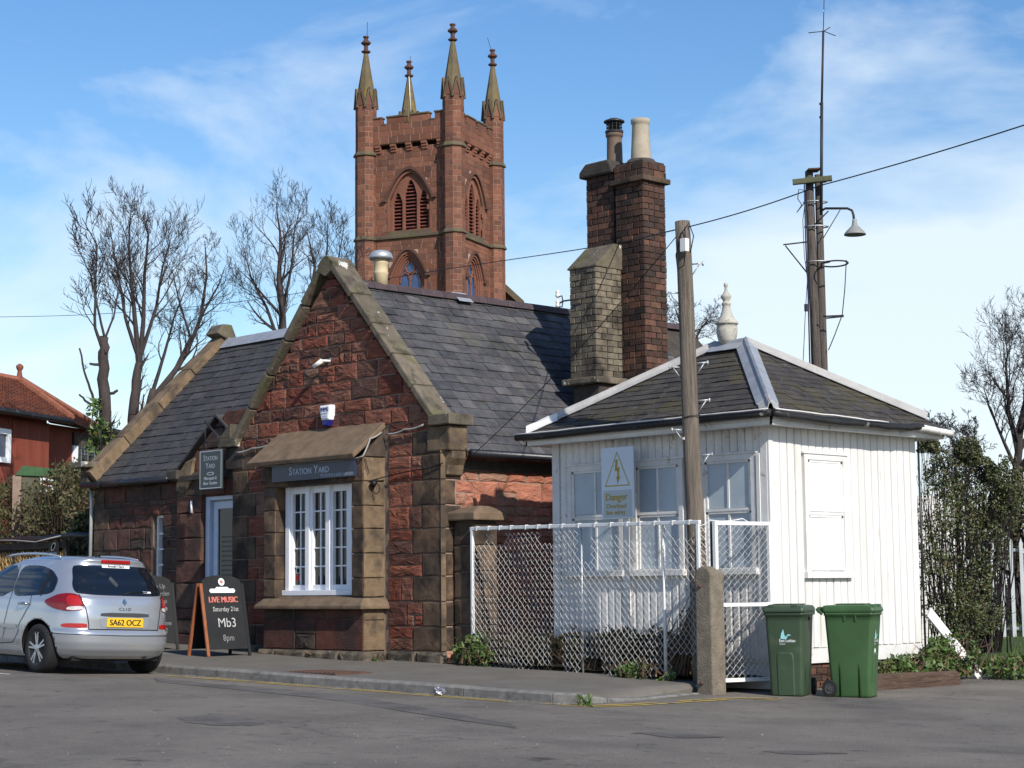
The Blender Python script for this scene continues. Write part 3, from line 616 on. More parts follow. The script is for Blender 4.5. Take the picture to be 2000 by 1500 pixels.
# --- narrow wing window
def grid_window(name, fr, u0, u1, v0, v1, cols, rows, stile, munt, mat, glass, parent, dep=.05, sill=True, gl=-.03):
    w = MB(); 
    for a in (rect(u0, u0 + stile, v0, v1), rect(u1 - stile, u1, v0, v1), rect(u0 + stile, u1 - stile, v1 - stile, v1), rect(u0 + stile, u1 - stile, v0, v0 + stile)): w.add(*block(fr, a, dep, .006, 0, RG, joint=0))
    o = w.build(name, mat, parent)
    iu0, iu1, iv0, iv1 = u0 + stile, u1 - stile, v0 + stile, v1 - stile; cw, rh = (iu1 - iu0) / cols, (iv1 - iv0) / rows
    for i in range(cols):
        for j in range(rows): raw('pane', *block(fr, rect(iu0 + i * cw, iu0 + (i + 1) * cw, iv0 + j * rh, iv0 + (j + 1) * rh), gl + RG.uniform(-.002, .002), .001, 0, RG, joint=munt * .35), glass, o)
    for i in range(1, cols): raw('glazing_bar', *block(fr, rect(iu0 + i * cw - munt / 2, iu0 + i * cw + munt / 2, iv0, iv1), dep - .022, .004, 0, RG, joint=0), mat, o)
    for j in range(1, rows): raw('glazing_bar', *block(fr, rect(iu0, iu1, iv0 + j * rh - munt / 2, iv0 + j * rh + munt / 2), dep - .025, .004, 0, RG, joint=0), mat, o)
    return o
w = grid_window('narrow_window', FY(YW + .13), winx[0] + .0, winx[1] + .12, winx[2], winx[3], 1, 4, .045, .03, m_frame, m_glass, pub)
box('sill', (winx[0] - .03, YW - .02, winx[2] - .07), (winx[1] + .03, YW + .14, winx[2]), m_frame, w, .008)
# --- bay
BX0, BX1 = -22.19, -19.88
ow0, ow1 = -21.90, -20.14
by_ = MB().box((BX0 + .03, YB + .03, .1), (BX1 - .03, YG + .05, 1.26)).box((BX0 + .03, YB + .03, 1.26), (ow0 - .02, YG + .05, 3.2)).box((ow1 + .02, YB + .03, 1.26), (BX1 - .03, YG + .05, 3.2)).box((ow0 - .02, YB + .03, 2.86), (ow1 + .02, YG + .05, 3.2)).box((ow0 - .02, YB + .34, 1.26), (ow1 + .02, YG + .05, 2.86)).build('bay', m_mortar2, pub)
bp = []
zz = [1.26, 1.52, 1.86, 2.2, 2.52, 2.86, 3.2]
for a, b in zip(zz[:-1], zz[1:]):
    bp.append(block(frb, rect(BX0, ow0, a, b) if b <= 2.87 else rect(BX0, ow0 + .3, a, b), .0, .005, .003, RG, joint=.004))
    bp.append(block(frb, rect(ow1, BX1 - .0, a, b) if b <= 2.87 else rect(ow1 - .3, BX1, a, b), .0, .005, .003, RG, joint=.004))
bp.append(block(frb, rect(ow0 + .3, ow1 - .3, 2.86, 3.2), .0, .005, .003, RG, joint=.004))
fbs = FX(BX1); fbl = Fr((BX0, 0, 0), (0, 1, 0), (0, 0, 1), (-1, 0, 0)); frv = Fr((ow0, 0, 0), (0, 1, 0), (0, 0, 1), (1, 0, 0))
emit('dressed_stone', bp, m_quoin, by_)
sp = [block(fbs, rect(YB + .012, YG - .02, a, b), .002, .005, .003, RG, joint=.004) for a, b in zip(zz[:-1], zz[1:])]
sp += [block(fbs, rect(YB + .012, YG - .02, a, b), .002, .005, .003, RG, joint=.004) for a, b in ((.52, .94), (.94, 1.10))]
emit('return_stone', sp, m_cope2, by_)
emit('reveal_stone', [block(frv, rect(YB + .014, YB + .3, a, b), .004, .004, 0, RG) for a, b in zip(zz[:-2], zz[1:-1])], m_quoin, by_)
lo = []
for a, b in ((BX0, -21.42), (-20.95, BX1)): lo.append(block(frb, rect(a, b, .52, .95), 0, .005, .003, RG, joint=.004))
lo += [block(frb, rect(-21.42, -20.95, .52, .74), .004, .012, .012, RG), block(frb, rect(-21.42, -20.95, .74, .95), 0, .005, .003, RG, joint=.004)]
for a, b in ((BX0, -21.5), (-21.5, -20.7), (-20.7, BX1)): lo.append(block(frb, rect(a, b, .95, 1.1), -.012, .012, .004, RG))
emit('panel_stone', lo, m_wingst, by_)
emit('plinth_stone', [block(FY(YB - .05), rect(a, b, .12, .52), .02, .03, .014, RG) for a, b in ((BX0 - .06, -21.85), (-21.85, -21.1), (-21.1, -20.35), (-20.35, BX1 + .05))] + [block(FX(BX1 + .03), rect(YB - .04, YG - .04, .12, .5), .02, .03, .012, RG)], m_plinth, by_)
sp = MB()
fr0, bk0 = YB - .11, YB + .2
sp.add([(BX0 - .09, fr0, 1.09), (BX1 + .09, fr0, 1.09), (BX1 + .09, fr0, 1.14), (BX0 - .09, fr0, 1.14), (ow0 + .0, bk0, 1.285), (ow1, bk0, 1.285), (ow1, YB, 1.25), (ow0, YB, 1.25),
        (BX0 - .09, YG, 1.14), (BX1 + .09, YG, 1.14), (BX0 - .09, YG, 1.09), (BX1 + .09, YG, 1.09), (BX0, YB, 1.24), (BX1, YB, 1.24), (BX0, YG, 1.24), (BX1, YG, 1.24)],
       [(0, 1, 2, 3), (3, 2, 13, 6, 7, 12), (7, 6, 5, 4), (2, 9, 15, 13), (3, 12, 14, 8), (1, 11, 9, 2), (0, 3, 8, 10), (0, 10, 11, 1)])
bevel(sp.build('sill', m_sill, by_), .012)
# awning slab
aw = MB().prism([(0, YG + .02, 3.73), (0, YG + .02, 3.64), (0, YB - .16, 3.17), (0, YB - .18, 3.235)], (1, 0, 0))
aw.v = [((-22.38 if v[0] < .5 else -19.88), v[1], v[2]) for v in aw.v]
bevel(aw.build('bay_roof_slab', m_sill, pub), .012)
raw('cheek_stone', *block(FX(BX1 - .05), [(YB + .02, 3.2), (YG, 3.2), (YG, 3.62)], .05, .01, 0, RG), m_wingst, by_)
# bay window
wf = FY(YB + .21)
bw = MB()
gx0 = [ow0 + .165 + .475 * i for i in range(3)]
st = [(ow0, gx0[0])] + [(gx0[i] + .305, gx0[i + 1]) for i in range(2)] + [(gx0[2] + .305, ow1)]
for a, b in st:
    bw.add(*block(wf, rect(a, b, 1.36, 2.86), .02, .006, 0, RG, joint=0)); mdl = (a + b) / 2
    bw.add(*block(wf, rect(mdl - .045, mdl + .045, 1.36, 2.86), .055, .008, 0, RG, joint=0))
for g in gx0:
    bw.add(*block(wf, rect(g, g + .305, 2.755, 2.86), .015, .006, 0, RG, joint=0)); bw.add(*block(wf, rect(g, g + .305, 1.36, 1.435), .015, .006, 0, RG, joint=0))
bw = bw.build('bay_window', m_frame, pub)
box('sill_board', (ow0 - .01, YB + .12, 1.283), (ow1 + .01, YB + .24, 1.36), m_frame, bw, .006)
for g in gx0:
    rh = (2.755 - 1.435) / 5
    for i in range(2):
        for j in range(5): raw('pane', *block(wf, rect(g + i * .1525, g + (i + 1) * .1525, 1.435 + j * rh, 1.435 + (j + 1) * rh), -.03, .001, 0, RG, joint=.006), m_glass, bw)
    raw('glazing_bar', *block(wf, rect(g + .1425, g + .1625, 1.435, 2.755), -.006, .003, 0, RG, joint=0), m_frame, bw)
    for j in range(1, 5): raw('glazing_bar', *block(wf, rect(g, g + .305, 1.435 + j * rh - .01, 1.435 + j * rh + .01), -.009, .003, 0, RG, joint=0), m_frame, bw)
raw('notice', *block(wf, rect(gx0[0] + .02, gx0[0] + .13, 1.60, 1.69), -.026, .0005, 0, RG, back=-.028), m_signg, bw)
raw('notice', *block(wf, rect(gx0[0] + .02, gx0[0] + .13, 1.50, 1.585), -.026, .0005, 0, RG, back=-.028), mk('red_notice', [(.42, .03, .03)], namp=.1, bump=0), bw)
mb = MB().lathe(wf.p(gx0[0] + .075, 1.645, -.025), [(.034, 0), (.034, .001), (.027, .001), (.027, 0)], 20, (0, -1, 0)); mb.beam(wf.p(gx0[0] + .05, 1.67, -.024), wf.p(gx0[0] + .10, 1.62, -.024), .006, .002, (0, 1, 0)); mb.build('notice_symbol', m_ink, bw)
# --- main roof
EX, EZ = -18.47, 3.25
rs = math.hypot(EX - XR, ZR - EZ)
RY0, RY1 = YG + .26, 24.6
rb = MB().prism([(XR, RY0, ZR - .05), (EX, RY0, EZ - .05), (EX, RY0, EZ - .09), (XR, RY0, ZR - .14), (2 * XR - EX, RY0, EZ - .09), (2 * XR - EX, RY0, EZ - .05)], (0, RY1 - RY0, 0)).build('main_roof', m_soot, pub)
S = Vector((XR - EX, 0, ZR - EZ)).normalized(); Nn = Vector((-S.z * -1, 0, 0)); Nn = Vector((ZR - EZ, 0, EX - XR)).normalized()
frr = Fr((EX, 0, EZ - .045), (0, 1, 0), S, Nn)
pcs = slates(frr, RY0, 23.4, rs - .02, .275, .19, RG, jit=.009, lift=.022)
emit('slate', pcs, m_slate, rb)
rid = MB()
y = RY0
while y < RY1:
    l = .46; rr = MB(); c = []
    for t in range(7):
        g = math.pi * (t / 6); c.append((XR - .15 * math.cos(g), y, ZR - .11 + .15 * math.sin(g) * .85))
    rr.prism(c, (0, min(l - .008, RY1 - y), 0)); o = rr.build('ridge_tile', m_ridge, rb); y += l
raw('ridge_patch', [(XR + .02, 18.95, ZR + .03), (XR + .22, 18.95, ZR - .14), (XR + .22, 19.25, ZR - .14), (XR + .02, 19.25, ZR + .03)], [(0, 1, 2, 3)], m_lead, rb)
gu = MB().tube([(EX + .06, YG + .27, EZ - .06), (EX + .06, 24, EZ - .09)], .055, 10); gu.build('gutter', m_gutter, pub, True)
box('fascia', (XC - .01, YG + .3, EZ - .28), (XC + .05, 24, EZ - .14), m_soot, pub)
# --- wing roof
WZ, WY, RYW = 3.26, YW - .14, 19.42
sw_ = math.hypot(RYW - WY, ZR - .03 - WZ); Sw = Vector((0, RYW - WY, ZR - .03 - WZ)).normalized(); Nw = Vector((0, -Sw.z, Sw.y))
wr = MB().prism([(XWL + .1, WY, WZ - .05), (XWL + .1, RYW, ZR - .08), (XWL + .1, 2 * RYW - WY, WZ - .05), (XWL + .1, 2 * RYW - WY, WZ - .12), (XWL + .1, RYW, ZR - .2), (XWL + .1, WY, WZ - .12)], (XR - XWL - .2, 0, 0)).build('wing_roof', m_soot, pub)
frw2 = Fr((0, WY, WZ - .045), (1, 0, 0), Sw, Nw)
cutk = 1.36                                     # the slates stop at the door gablet
def sv(z): return (z - WZ) / Sw.z
h1 = [(1, .0, -25.5)]
pcs = slates(frw2, XWL + .2, -22.6, sw_ - .02, .265, .192, RG)
keep = []
for vs_, fs_ in pcs:
    c = sum((Vector(v) for v in vs_), Vector()) / len(vs_)
    if c.x > -25.55 and c.z < 3.28 + (c.x + 25.55) * .72 and c.x < -23.2: continue
    keep.append((vs_, fs_))
emit('slate', keep, m_slatew, wr)
MB().prism([(XWL + .3, RYW - .17, ZR - .16), (XWL + .3, RYW, ZR + .03), (XWL + .3, RYW + .17, ZR - .16)], (XR - XWL - .5, 0, 0)).build('lead_ridge', m_lead, wr)
g2 = MB().tube([(XWL - .12, WY - .05, WZ - .06), (-25.55, WY - .05, WZ - .075)], .055, 10)
for x in (-27.6, -27.0, -26.3): g2.tube([(x - .03, WY - .05, WZ - .065), (x + .03, WY - .05, WZ - .065)], .064, 10)
g2.build('gutter', m_gutter, pub, True)
bevel(box('skewputt', (-25.6, WY - .05, WZ - .1), (-25.3, WY + .2, WZ + .06), m_soot, pub), .02)
MB().tube([(XWL - .05, YW - .05, WZ - .1), (XWL - .03, YW - .05, 2.9), (XWL - .05, YW - .05, 1.0)], .03, 8).build('downpipe', m_galv, pub, True)
# --- copings
def rake(name, a, b, y0, y1, th, mat, n=5, parent=pub, jit=.012):
    o = bpy.data.objects.new(name, None); link(o, parent)
    a, b = Vector(a), Vector(b); d = (b - a); nrm = Vector((-d.z, 0, d.x)).normalized()
    if nrm.z < 0: nrm = -nrm
    for i in range(n):
        p, q = a + d * (i / n + .003), a + d * ((i + 1) / n - .003); j = RG.uniform(-jit, jit); t = nrm * th
        mb = MB().prism([(p.x, y0 + j, p.z), (q.x, y0 + j, q.z), (q.x + t.x, y0 + j, q.z + t.z), (p.x + t.x, y0 + j, p.z + t.z)], (0, y1 - y0 - j, 0)); bevel(mb.build('coping_stone', mat, o), .018)
    return o
CY0, CY1 = YG - .10, YG + .30
rake('gable_coping', (-18.83, 0, 3.63), (XR + .10, 0, 6.03), CY0, CY1, .10, m_cope)
rake('gable_coping', (2 * XR + 18.83, 0, 3.63), (XR - .10, 0, 6.03), CY0, CY1, .10, m_cope)
MB().prism([(XR - .19, CY0 - .01, 6.03), (XR, CY0 - .01, 5.93), (XR + .19, CY0 - .01, 6.03), (XR + .17, CY0 - .01, 6.12), (XR + .05, CY0 - .01, 6.225), (XR - .05, CY0 - .01, 6.225), (XR - .17, CY0 - .01, 6.12)], (0, .42, 0)).build('apex_stone', m_cope, pub)
for sgn in (1, -1):
    kx = XC if sgn > 0 else XL
    kn = bevel(MB().box((kx - sgn * .2, CY0, 3.57), (kx + sgn * .24, CY1 + .06, 3.72)).build('kneeler', m_cope, pub), .015)
    bevel(MB().box((kx - sgn * .3, CY0 + .07, 3.22), (kx + sgn * .17, CY1, 3.565)).build('corbel', m_cope2 if sgn > 0 else m_soot, kn), .02)
    c = [(kx, 0, 3.215), (kx + sgn * .17, 0, 3.215), (kx + sgn * .16, 0, 3.12), (kx + sgn * .08, 0, 3.03), (kx + sgn * .05, 0, 2.9), (kx, 0, 2.88)]
    bevel(MB().prism([(p[0], CY0 + .12, p[2]) for p in c], (0, .3, 0)).build('corbel', m_cope2 if sgn > 0 else m_soot, kn), .012)
    if sgn < 0: MB().prism([(XL - .24, CY0, 3.72), (XL + .05, CY0, 3.72), (XL + .05, CY0, 3.93)], (0, .4, 0)).build('corbel', m_cope, kn)
# wing end coping, raking in y
wc = bpy.data.objects.new('wing_coping', None); link(wc, pub)
dW = Vector((0, RYW + .0 - (YW - .2), ZR + .02 - 3.35)); nW = Vector((0, -dW.z, dW.y)).normalized()
for i in range(4):
    a = Vector((XWL - .10, YW - .2, 3.35)) + dW * (i / 4 + .002); b = Vector((XWL - .10, YW - .2, 3.35)) + dW * ((i + 1) / 4 - .002); j = RG.uniform(-.012, .012)
    MBx = MB().prism([a - nW * .18, b - nW * .18, b + nW * (.085 + j), a + nW * (.085 + j)], (.34, 0, 0)); bevel(MBx.build('coping_stone', m_cope2, wc), .012)
bevel(MB().prism([(XWL - .1, RYW - .2, ZR + .12), (XWL - .1, RYW - .08, ZR + .3), (XWL - .1, RYW + .12, ZR + .3), (XWL - .1, RYW + .3, ZR - .1)], (.4, 0, 0)).build('apex_stone', m_cope, wc), .02)
kn = bevel(MB().box((XWL - .24, YW - .34, 3.50), (XWL + .22, YW + .15, 3.60)).build('kneeler', m_cope, pub), .012)
bevel(MB().box((XWL - .12, YW - .22, 3.16), (XWL + .1, YW + .15, 3.50)).build('corbel', m_soot, kn), .012)
MB().box((XWL - .02, YW + .06, .1), (XWL + .2, 2 * RYW - YW, 3.3)).prism([(XWL - .02, YW + .1, 3.3), (XWL - .02, RYW, ZR - .05), (XWL - .02, 2 * RYW - YW, 3.3)], (.2, 0, 0)).build('end_wall', m_wingst, pub)
# --- chimneys
def stack(name, x0, x1, y0, y1, z0, z1, bmat, ch, bl, faces, label=None):
    o = MB().box((x0 + .02, y0 + .02, z0), (x1 - .02, y1 - .02, z1)).build(name, m_bmort, pub)
    if label: o['label'] = label
    pcs = []; z = z0; k = 0
    while z < z1 - .02:
        zt = min(z + ch, z1)
        for f in faces:
            fr, a, b = {'f': (FY(y0), x0, x1), 'r': (FX(x1), y0, y1), 'l': (Fr((x0, 0, 0), (0, 1, 0), (0, 0, 1), (-1, 0, 0)), y0, y1)}[f]
            u = a; kk = (k + (f != 'f')) % 2
            ed = []
            if kk: ed.append(min(a + bl * .5, b))
            t = (ed[-1] if ed else a) + bl
            while t < b - bl * .3: ed.append(t); t += bl
            ed = [a] + ed + [b]
            for p, q in zip(ed[:-1], ed[1:]):
                if q - p > bl * .9 and RG.random() < .12: mm = (p + q) / 2; lst = [(p, mm), (mm, q)]
                else: lst = [(p, q)]
                for p_, q_ in lst: pcs.append(block(fr, rect(p_, q_, z, zt), .002 + RG.uniform(-.006, .006), .006, 0, RG, joint=.009, back=-.03))
        z = zt; k += 1
    emit('brick', pcs, bmat, o); return o
cs = stack('chimney', -19.23, -18.68, 19.66, 20.22, 4.47, 6.12, m_brickg, .092, .235, 'fr', 'short chimney of sooty buff brick with a sloping mossy top')
cp = MB().prism([(-19.25, 19.64, 6.12), (-18.66, 19.64, 6.12), (-18.66, 20.24, 6.12), (-19.25, 20.24, 6.12)], (0, 0, .02)).add([(-19.25, 19.64, 6.14), (-18.66, 19.64, 6.14), (-18.66, 20.24, 6.14), (-19.25, 20.24, 6.14), (-18.66, 20.22, 6.5), (-19.25, 20.22, 6.5), (-18.66, 20.05, 6.5), (-19.25, 20.05, 6.5)], [(0, 1, 6, 7), (7, 6, 4, 5), (1, 2, 4, 6), (0, 7, 5, 3), (2, 3, 5, 4)]).build('sloping_cap', m_cope, cs)
bevel(MB().box((-19.33, 19.56, 4.36), (-18.58, 20.3, 4.46)).build('ledge', m_cope, cs), .02)
bevel(MB().box((-19.2, 19.68, 3.2), (-18.66, 20.2, 4.36)).build('stone_base', m_soot, cs), .02)
MB().lathe((-18.645, 19.94, 4.15), [(.17, 0), (.17, .03), (.13, .03)], 16, (1, 0, 0)).build('stone_arch', m_tdress, cs, True)
cl_ = stack('chimney', -19.42, -18.83, 20.25, 20.95, 2.9, 7.64, m_brick, .093, .24, 'fl', 'left tall chimney of dark brown brick with a sooty stone cap')
bevel(MB().prism([(-19.50, 20.17, 7.64), (-18.80, 20.17, 7.64), (-18.80, 20.17, 7.70), (-18.88, 20.17, 7.86), (-19.36, 20.17, 7.86), (-19.50, 20.17, 7.74)], (0, .84, 0)).build('cap', m_soot, cl_), .03)
cr_ = stack('chimney', -18.78, -18.20, 20.22, 20.72, 2.9, 7.42, m_brick, .093, .24, 'fr', 'right tall chimney of mixed brown brick topped by a pale pot')
bevel(MB().box((-18.84, 20.16, 7.42), (-18.14, 20.78, 7.50)).build('cap_band', m_quoin, cr_), .012)
cpb = MB().box((-18.77, 20.23, 7.50), (-18.21, 20.71, 7.72)).build('cap', m_bmort, cr_); cpp_ = []
for k in range(2):
    for fr, a, b in ((FY(20.21), -18.79, -18.19), (FX(-18.19), 20.21, 20.73)):
        u = a - (.12 if k else 0)
        while u < b - .02: cpp_.append(block(fr, rect(max(a, u), min(b, u + .24), 7.5 + k * .11, 7.61 + k * .11), .002, .006, 0, RG, joint=.008, back=-.03)); u += .24
emit('cap_brick', cpp_, m_brick, cr_)
MB().prism([(-18.77, 20.23, 7.72), (-18.21, 20.23, 7.72), (-18.21, 20.71, 7.72), (-18.77, 20.71, 7.72)], (0, 0, .03)).lathe((-18.47, 20.48, 7.74), [(.26, 0), (.2, .07)], 16).build('flaunching', m_soot, cr_)
MB().lathe((-18.47, 20.48, 7.78), [(.165, 0), (.16, .04), (.155, .06), (.128, .55), (.128, .58), (.145, .60), (.147, .66), (.13, .67), (.11, .66), (.11, .55)], 24).build('chimney_pot', m_pot, cr_, True)
pt = MB().lathe((-19.08, 20.55, 7.84), [(.13, 0), (.125, .03), (.118, .42), (.118, .45), (.135, .46), (.137, .50), (.125, .51)], 20).build('chimney_pot', m_pot2, cl_, True)
cw = MB().lathe((-19.08, 20.55, 8.36), [(.14, -.005), (.145, .03), (.13, .035)], 18).lathe((-19.08, 20.55, 8.53), [(.165, 0), (.16, .02), (.08, .055), (.01, .065)], 18)
for i in range(12): g = i * math.pi / 6; cw.tube([(-19.08 + .12 * math.cos(g), 20.55 + .12 * math.sin(g), 8.38), (-19.08 + .12 * math.cos(g), 20.55 + .12 * math.sin(g), 8.54)], .006, 4)
for z in (8.44, 8.49): cw.lathe((-19.08, 20.55, z), [(.122, 0), (.126, .004), (.122, .008)], 18)
cw.build('wire_cowl', m_dmet, pt)
# roof flue on the ridge
fl = MB().lathe((XR, 17.55, ZR - .05), [(.105, 0), (.105, .18), (.115, .2), (.115, .22), (.105, .24), (.105, .34), (.115, .36), (.115, .38), (.10, .40), (.10, .50)], 20).build('roof_flue', m_cream, pub, True)
MB().lathe((XR, 17.55, ZR + .40), [(.17, -.03), (.185, 0), (.165, .06), (.12, .095), (.03, .115)], 20).build('flue_cap', m_galv, fl, True)

# ================================================================== WHITE TIMBER HUT
HX0, HX1, HY0, HY1, HZ0, HZ1 = -17.21, -13.62, 17.25, 20.32, .45, 3.26
hut = thing('timber_hut', ((HX0 + HX1) / 2, (HY0 + HY1) / 2, .2), 'white painted timber hut with a hipped mossy slate roof and turned finial', 'hut')
HR = random.Random(21)
hin = MB().box((HX0 + .03, HY0 + .03, .15), (HX1 - .03, HY1 - .03, HZ1)).build('frame', m_whitew, hut)
hf, hs = FY(HY0), FX(HX1)
W1, W2, W3 = (-16.93, -15.95, 1.52, 2.93), (-15.79, -14.94, 1.52, 2.93), (-14.66, -13.80, 1.52, 2.93)
WS = (17.90, 18.75, 1.47, 2.94)
def planks(fr, u0, u1, v0, v1, w, ex, cham, parent, mat):
    n = int(round((u1 - u0) / w)); w = (u1 - u0) / n
    for i in range(n):
        a, b = u0 + i * w, u0 + (i + 1) * w; m_ = (a + b) / 2; segs = [(v0, v1)]
        for e in ex:
            if e[0] - .02 < m_ < e[1] + .02: segs = [(v0, e[2] - .02), (e[3] + .02, v1)]
        for s0, s1 in segs:
            if s1 - s0 < .05: continue
            j = HR.uniform(-.003, .003); d = .016 + j
            g_ = HR.uniform(.005, .010); prof = [(a + g_, -.03), (b - g_, -.03), (b - g_, d - .016), (b - g_ - cham, d), (a + g_ + .007, d), (a + g_, d - .01)]
            lo, hi = s0 + HR.uniform(0, .012), s1
            vs = [fr.p(u, lo, n_) for u, n_ in prof] + [fr.p(u, hi, n_) for u, n_ in prof]
            raw('plank', vs, [(0, 5, 4, 3, 2, 1), (6, 7, 8, 9, 10, 11)] + [(k, (k + 1) % 6, 6 + (k + 1) % 6, 6 + k) for k in range(6)], mat, parent)
wfr = MB().box((HX0 + .02, HY0 + .012, HZ0), (HX1 - .02, HY0 + .025, HZ1)).build('windowed_wall', m_whitew, hut)
wsd = MB().box((HX1 - .025, HY0 + .02, HZ0), (HX1 - .012, HY1 - .02, HZ1)).build('boarded_wall', m_whitew, hut)
planks(hf, HX0 + .13, HX1 - .1, HZ0 + .05, HZ1, .118, [W1, W2, W3], .026, wfr, m_whitew)
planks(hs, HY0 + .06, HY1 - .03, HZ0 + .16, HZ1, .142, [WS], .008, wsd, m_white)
for a, b in ((HX0, HX0 + .125), (HX1 - .1, HX1 - .002)): bevel(MB().add(*block(hf, rect(a, b, HZ0, HZ1), .03, .006, 0, HR, joint=0)).build('corner_board', m_whitew, hut), .004)
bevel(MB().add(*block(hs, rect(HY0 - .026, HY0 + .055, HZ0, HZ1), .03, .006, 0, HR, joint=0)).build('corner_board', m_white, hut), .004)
MB().add(*block(hs, rect(HY0 + .06, HY1, HZ0 - .02, HZ0 + .155), .022, .006, 0, HR, joint=0)).build('skirting_board', m_whitew, hut)
# battens between the front windows
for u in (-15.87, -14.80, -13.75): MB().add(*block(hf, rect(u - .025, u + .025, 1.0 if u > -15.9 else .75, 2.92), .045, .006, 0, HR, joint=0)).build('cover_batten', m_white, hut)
def sash(fr, W, parent, fm, pm, hood=True, mid=.52, cols=2, dd=0):
    u0, u1, v0, v1 = W; o = MB()
    for a in (rect(u0, u0 + .07, v0, v1), rect(u1 - .07, u1, v0, v1), rect(u0 + .07, u1 - .07, v1 - .07, v1)): o.add(*block(fr, a, .035, .006, 0, HR, joint=0))
    o = o.build('window', fm, parent)
    vm = v0 + (v1 - v0) * mid; iu0, iu1 = u0 + .07, u1 - .07
    for (a, b, n) in ((v0 + .06, vm, -.002), (vm + .035, v1 - .07, .006)):
        cw = (iu1 - iu0) / cols
        for i in range(cols): raw('pane', *block(fr, rect(iu0 + i * cw, iu0 + (i + 1) * cw, a, b), n + HR.uniform(-.003, .003) + dd, .001, 0, HR, joint=.005, back=-.06), pm, o)
        for r_ in (rect(iu0, iu0 + .04, a, b), rect(iu1 - .04, iu1, a, b), rect(iu0, iu1, b - .03, b)): raw('sash_bar', *block(fr, r_, n + .018, .004, 0, HR, joint=0, back=-.05), fm, o)
        for i in range(1, cols): raw('sash_bar', *block(fr, rect(iu0 + i * cw - .014, iu0 + i * cw + .014, a, b), n + .014, .004, 0, HR, joint=0, back=-.05), fm, o)
    raw('meeting_rail', *block(fr, rect(iu0, iu1, vm, vm + .035), .022, .005, 0, HR, joint=0), fm, o)
    bevel(MB().add(*block(fr, rect(u0 - .04, u1 + .04, v0 - .03, v0 + .05), .085, .012, 0, HR, joint=0)).build('sill', fm, o), .004)
    if hood: bevel(MB().add(*block(fr, rect(u0 - .03, u1 + .03, v1, v1 + .025), .05, .006, 0, HR, joint=0)).build('drip_board', fm, o), .003)
    return o
# openings: dark recess behind panes is the wall itself, so the sashes sit on it
sash(hf, W1, hut, m_whitew, m_panel); sash(hf, W2, hut, m_whitew, m_panel); sash(hf, W3, hut, m_whitew, m_panel)
sash(hs, WS, hut, m_white, m_panelw, mid=.50, dd=.012)
# brick footing
bf = MB().box((HX0 + .04, HY0 + .06, .0), (HX1 - .03, HY1 - .05, HZ0)).build('brick_footing', m_mortar2, hut)
pc = []
for k in range(5):
    z = .05 + k * .08
    for fr, a, b in ((FX(HX1 - .03), HY0 + .06, HY1 - .05), (FY(HY0 + .06), HX0 + .04, HX1 - .03)):
        u = a - (.11 if k % 2 else 0)
        while u < b:
            p, q = max(u, a), min(u + .225, b)
            if q - p > .03: pc.append(block(fr, rect(p, q, z, z + .08), .008, .005, 0, HR, joint=.006, back=-.02))
            u += .225
emit('brick', pc, m_brick, bf)
# roof
OV = .29; EZh = 3.37
ex0, ex1, ey0, ey1 = HX0 - OV, HX1 + OV, HY0 - OV, HY1 + OV
hy = (ey1 - ey0) / 2; yc = (ey0 + ey1) / 2; rx0, rx1, AZ = ex0 + hy, ex1 - hy, 4.50
hr = MB().add([(ex0, ey0, EZh - .02), (ex1, ey0, EZh - .02), (ex1, ey1, EZh - .02), (ex0, ey1, EZh - .02), (rx0, yc, AZ - .02), (rx1, yc, AZ - .02)], [(0, 1, 5, 4), (1, 2, 5), (2, 3, 4, 5), (3, 0, 4), (3, 2, 1, 0)]).build('roof', m_soot, hut)
hl = math.hypot(hy, AZ - EZh); Sf = Vector((0, hy, AZ - EZh)).normalized(); Nf = Vector((0, -Sf.z, Sf.y)); kk = hy / hl
ff = Fr((0, ey0, EZh - .018), (1, 0, 0), Sf, Nf)
h_ = [(-1, kk, -ex0), (1, kk, ex1)]
p1 = slates(ff, ex0, ex1, hl, .27, .150, HR, half=h_, lift=.016)
Sr = Vector((-hy, 0, AZ - EZh)).normalized(); Nr = Vector((Sr.z, 0, -Sr.x)); fr_ = Fr((ex1, 0, EZh - .018), (0, 1, 0), Sr, Nr)
p2 = slates(fr_, ey0, ey1, hl, .27, .150, HR, half=[(-1, kk, -ey0), (1, kk, ey1)], lift=.016)
emit('slate', p1 + p2, m_slateh, hr, 420 if False else 300)
def hip(a, b, w, mat, nm, lift=.03, par=hut):
    a, b = Vector(a), Vector(b); d = (b - a).normalized(); sd = d.cross(Vector((0, 0, 1))).normalized(); o = MB(); L_ = (b - a).length; vs = []; fs = []
    drop = .42 * w
    n = 7
    for i in range(n):
        p = a + (b - a) * i / (n - 1); j = HR.uniform(-.004, .004)
        for s_, dz in ((-w, -drop), (-w * .3, .012), (-w * .2, .055), (0, .075), (w * .2, .055), (w * .3, .012), (w, -drop)): vs.append(p + sd * s_ + Vector((0, 0, dz + lift + j)))
        if i: k = (i - 1) * 7; fs += [(k + q, k + 1 + q, k + 8 + q, k + 7 + q) for q in range(6)]
    x = raw(nm, vs, fs, mat, par); md = x.modifiers.new('s', 'SOLIDIFY'); md.thickness = .008; return x
A, B, Cc, Dd, P0, P1 = (ex0, ey0, EZh), (ex1, ey0, EZh), (ex1, ey1, EZh), (ex0, ey1, EZh), (rx0, yc, AZ), (rx1, yc, AZ)
def lp(a, b, t): return tuple(Vector(a) + (Vector(b) - Vector(a)) * t)
hip(lp(B, P1, .13), P1, .135, m_lead, 'hip_cap'); hip(lp(B, P1, .02), lp(B, P1, .14), .12, m_zinc, 'hip_cap', .022)
hip(lp(A, P0, .18), P0, .075, m_zinc, 'hip_cap'); hip(lp(A, P0, .02), lp(A, P0, .185), .08, m_whitew, 'hip_cap', .025)
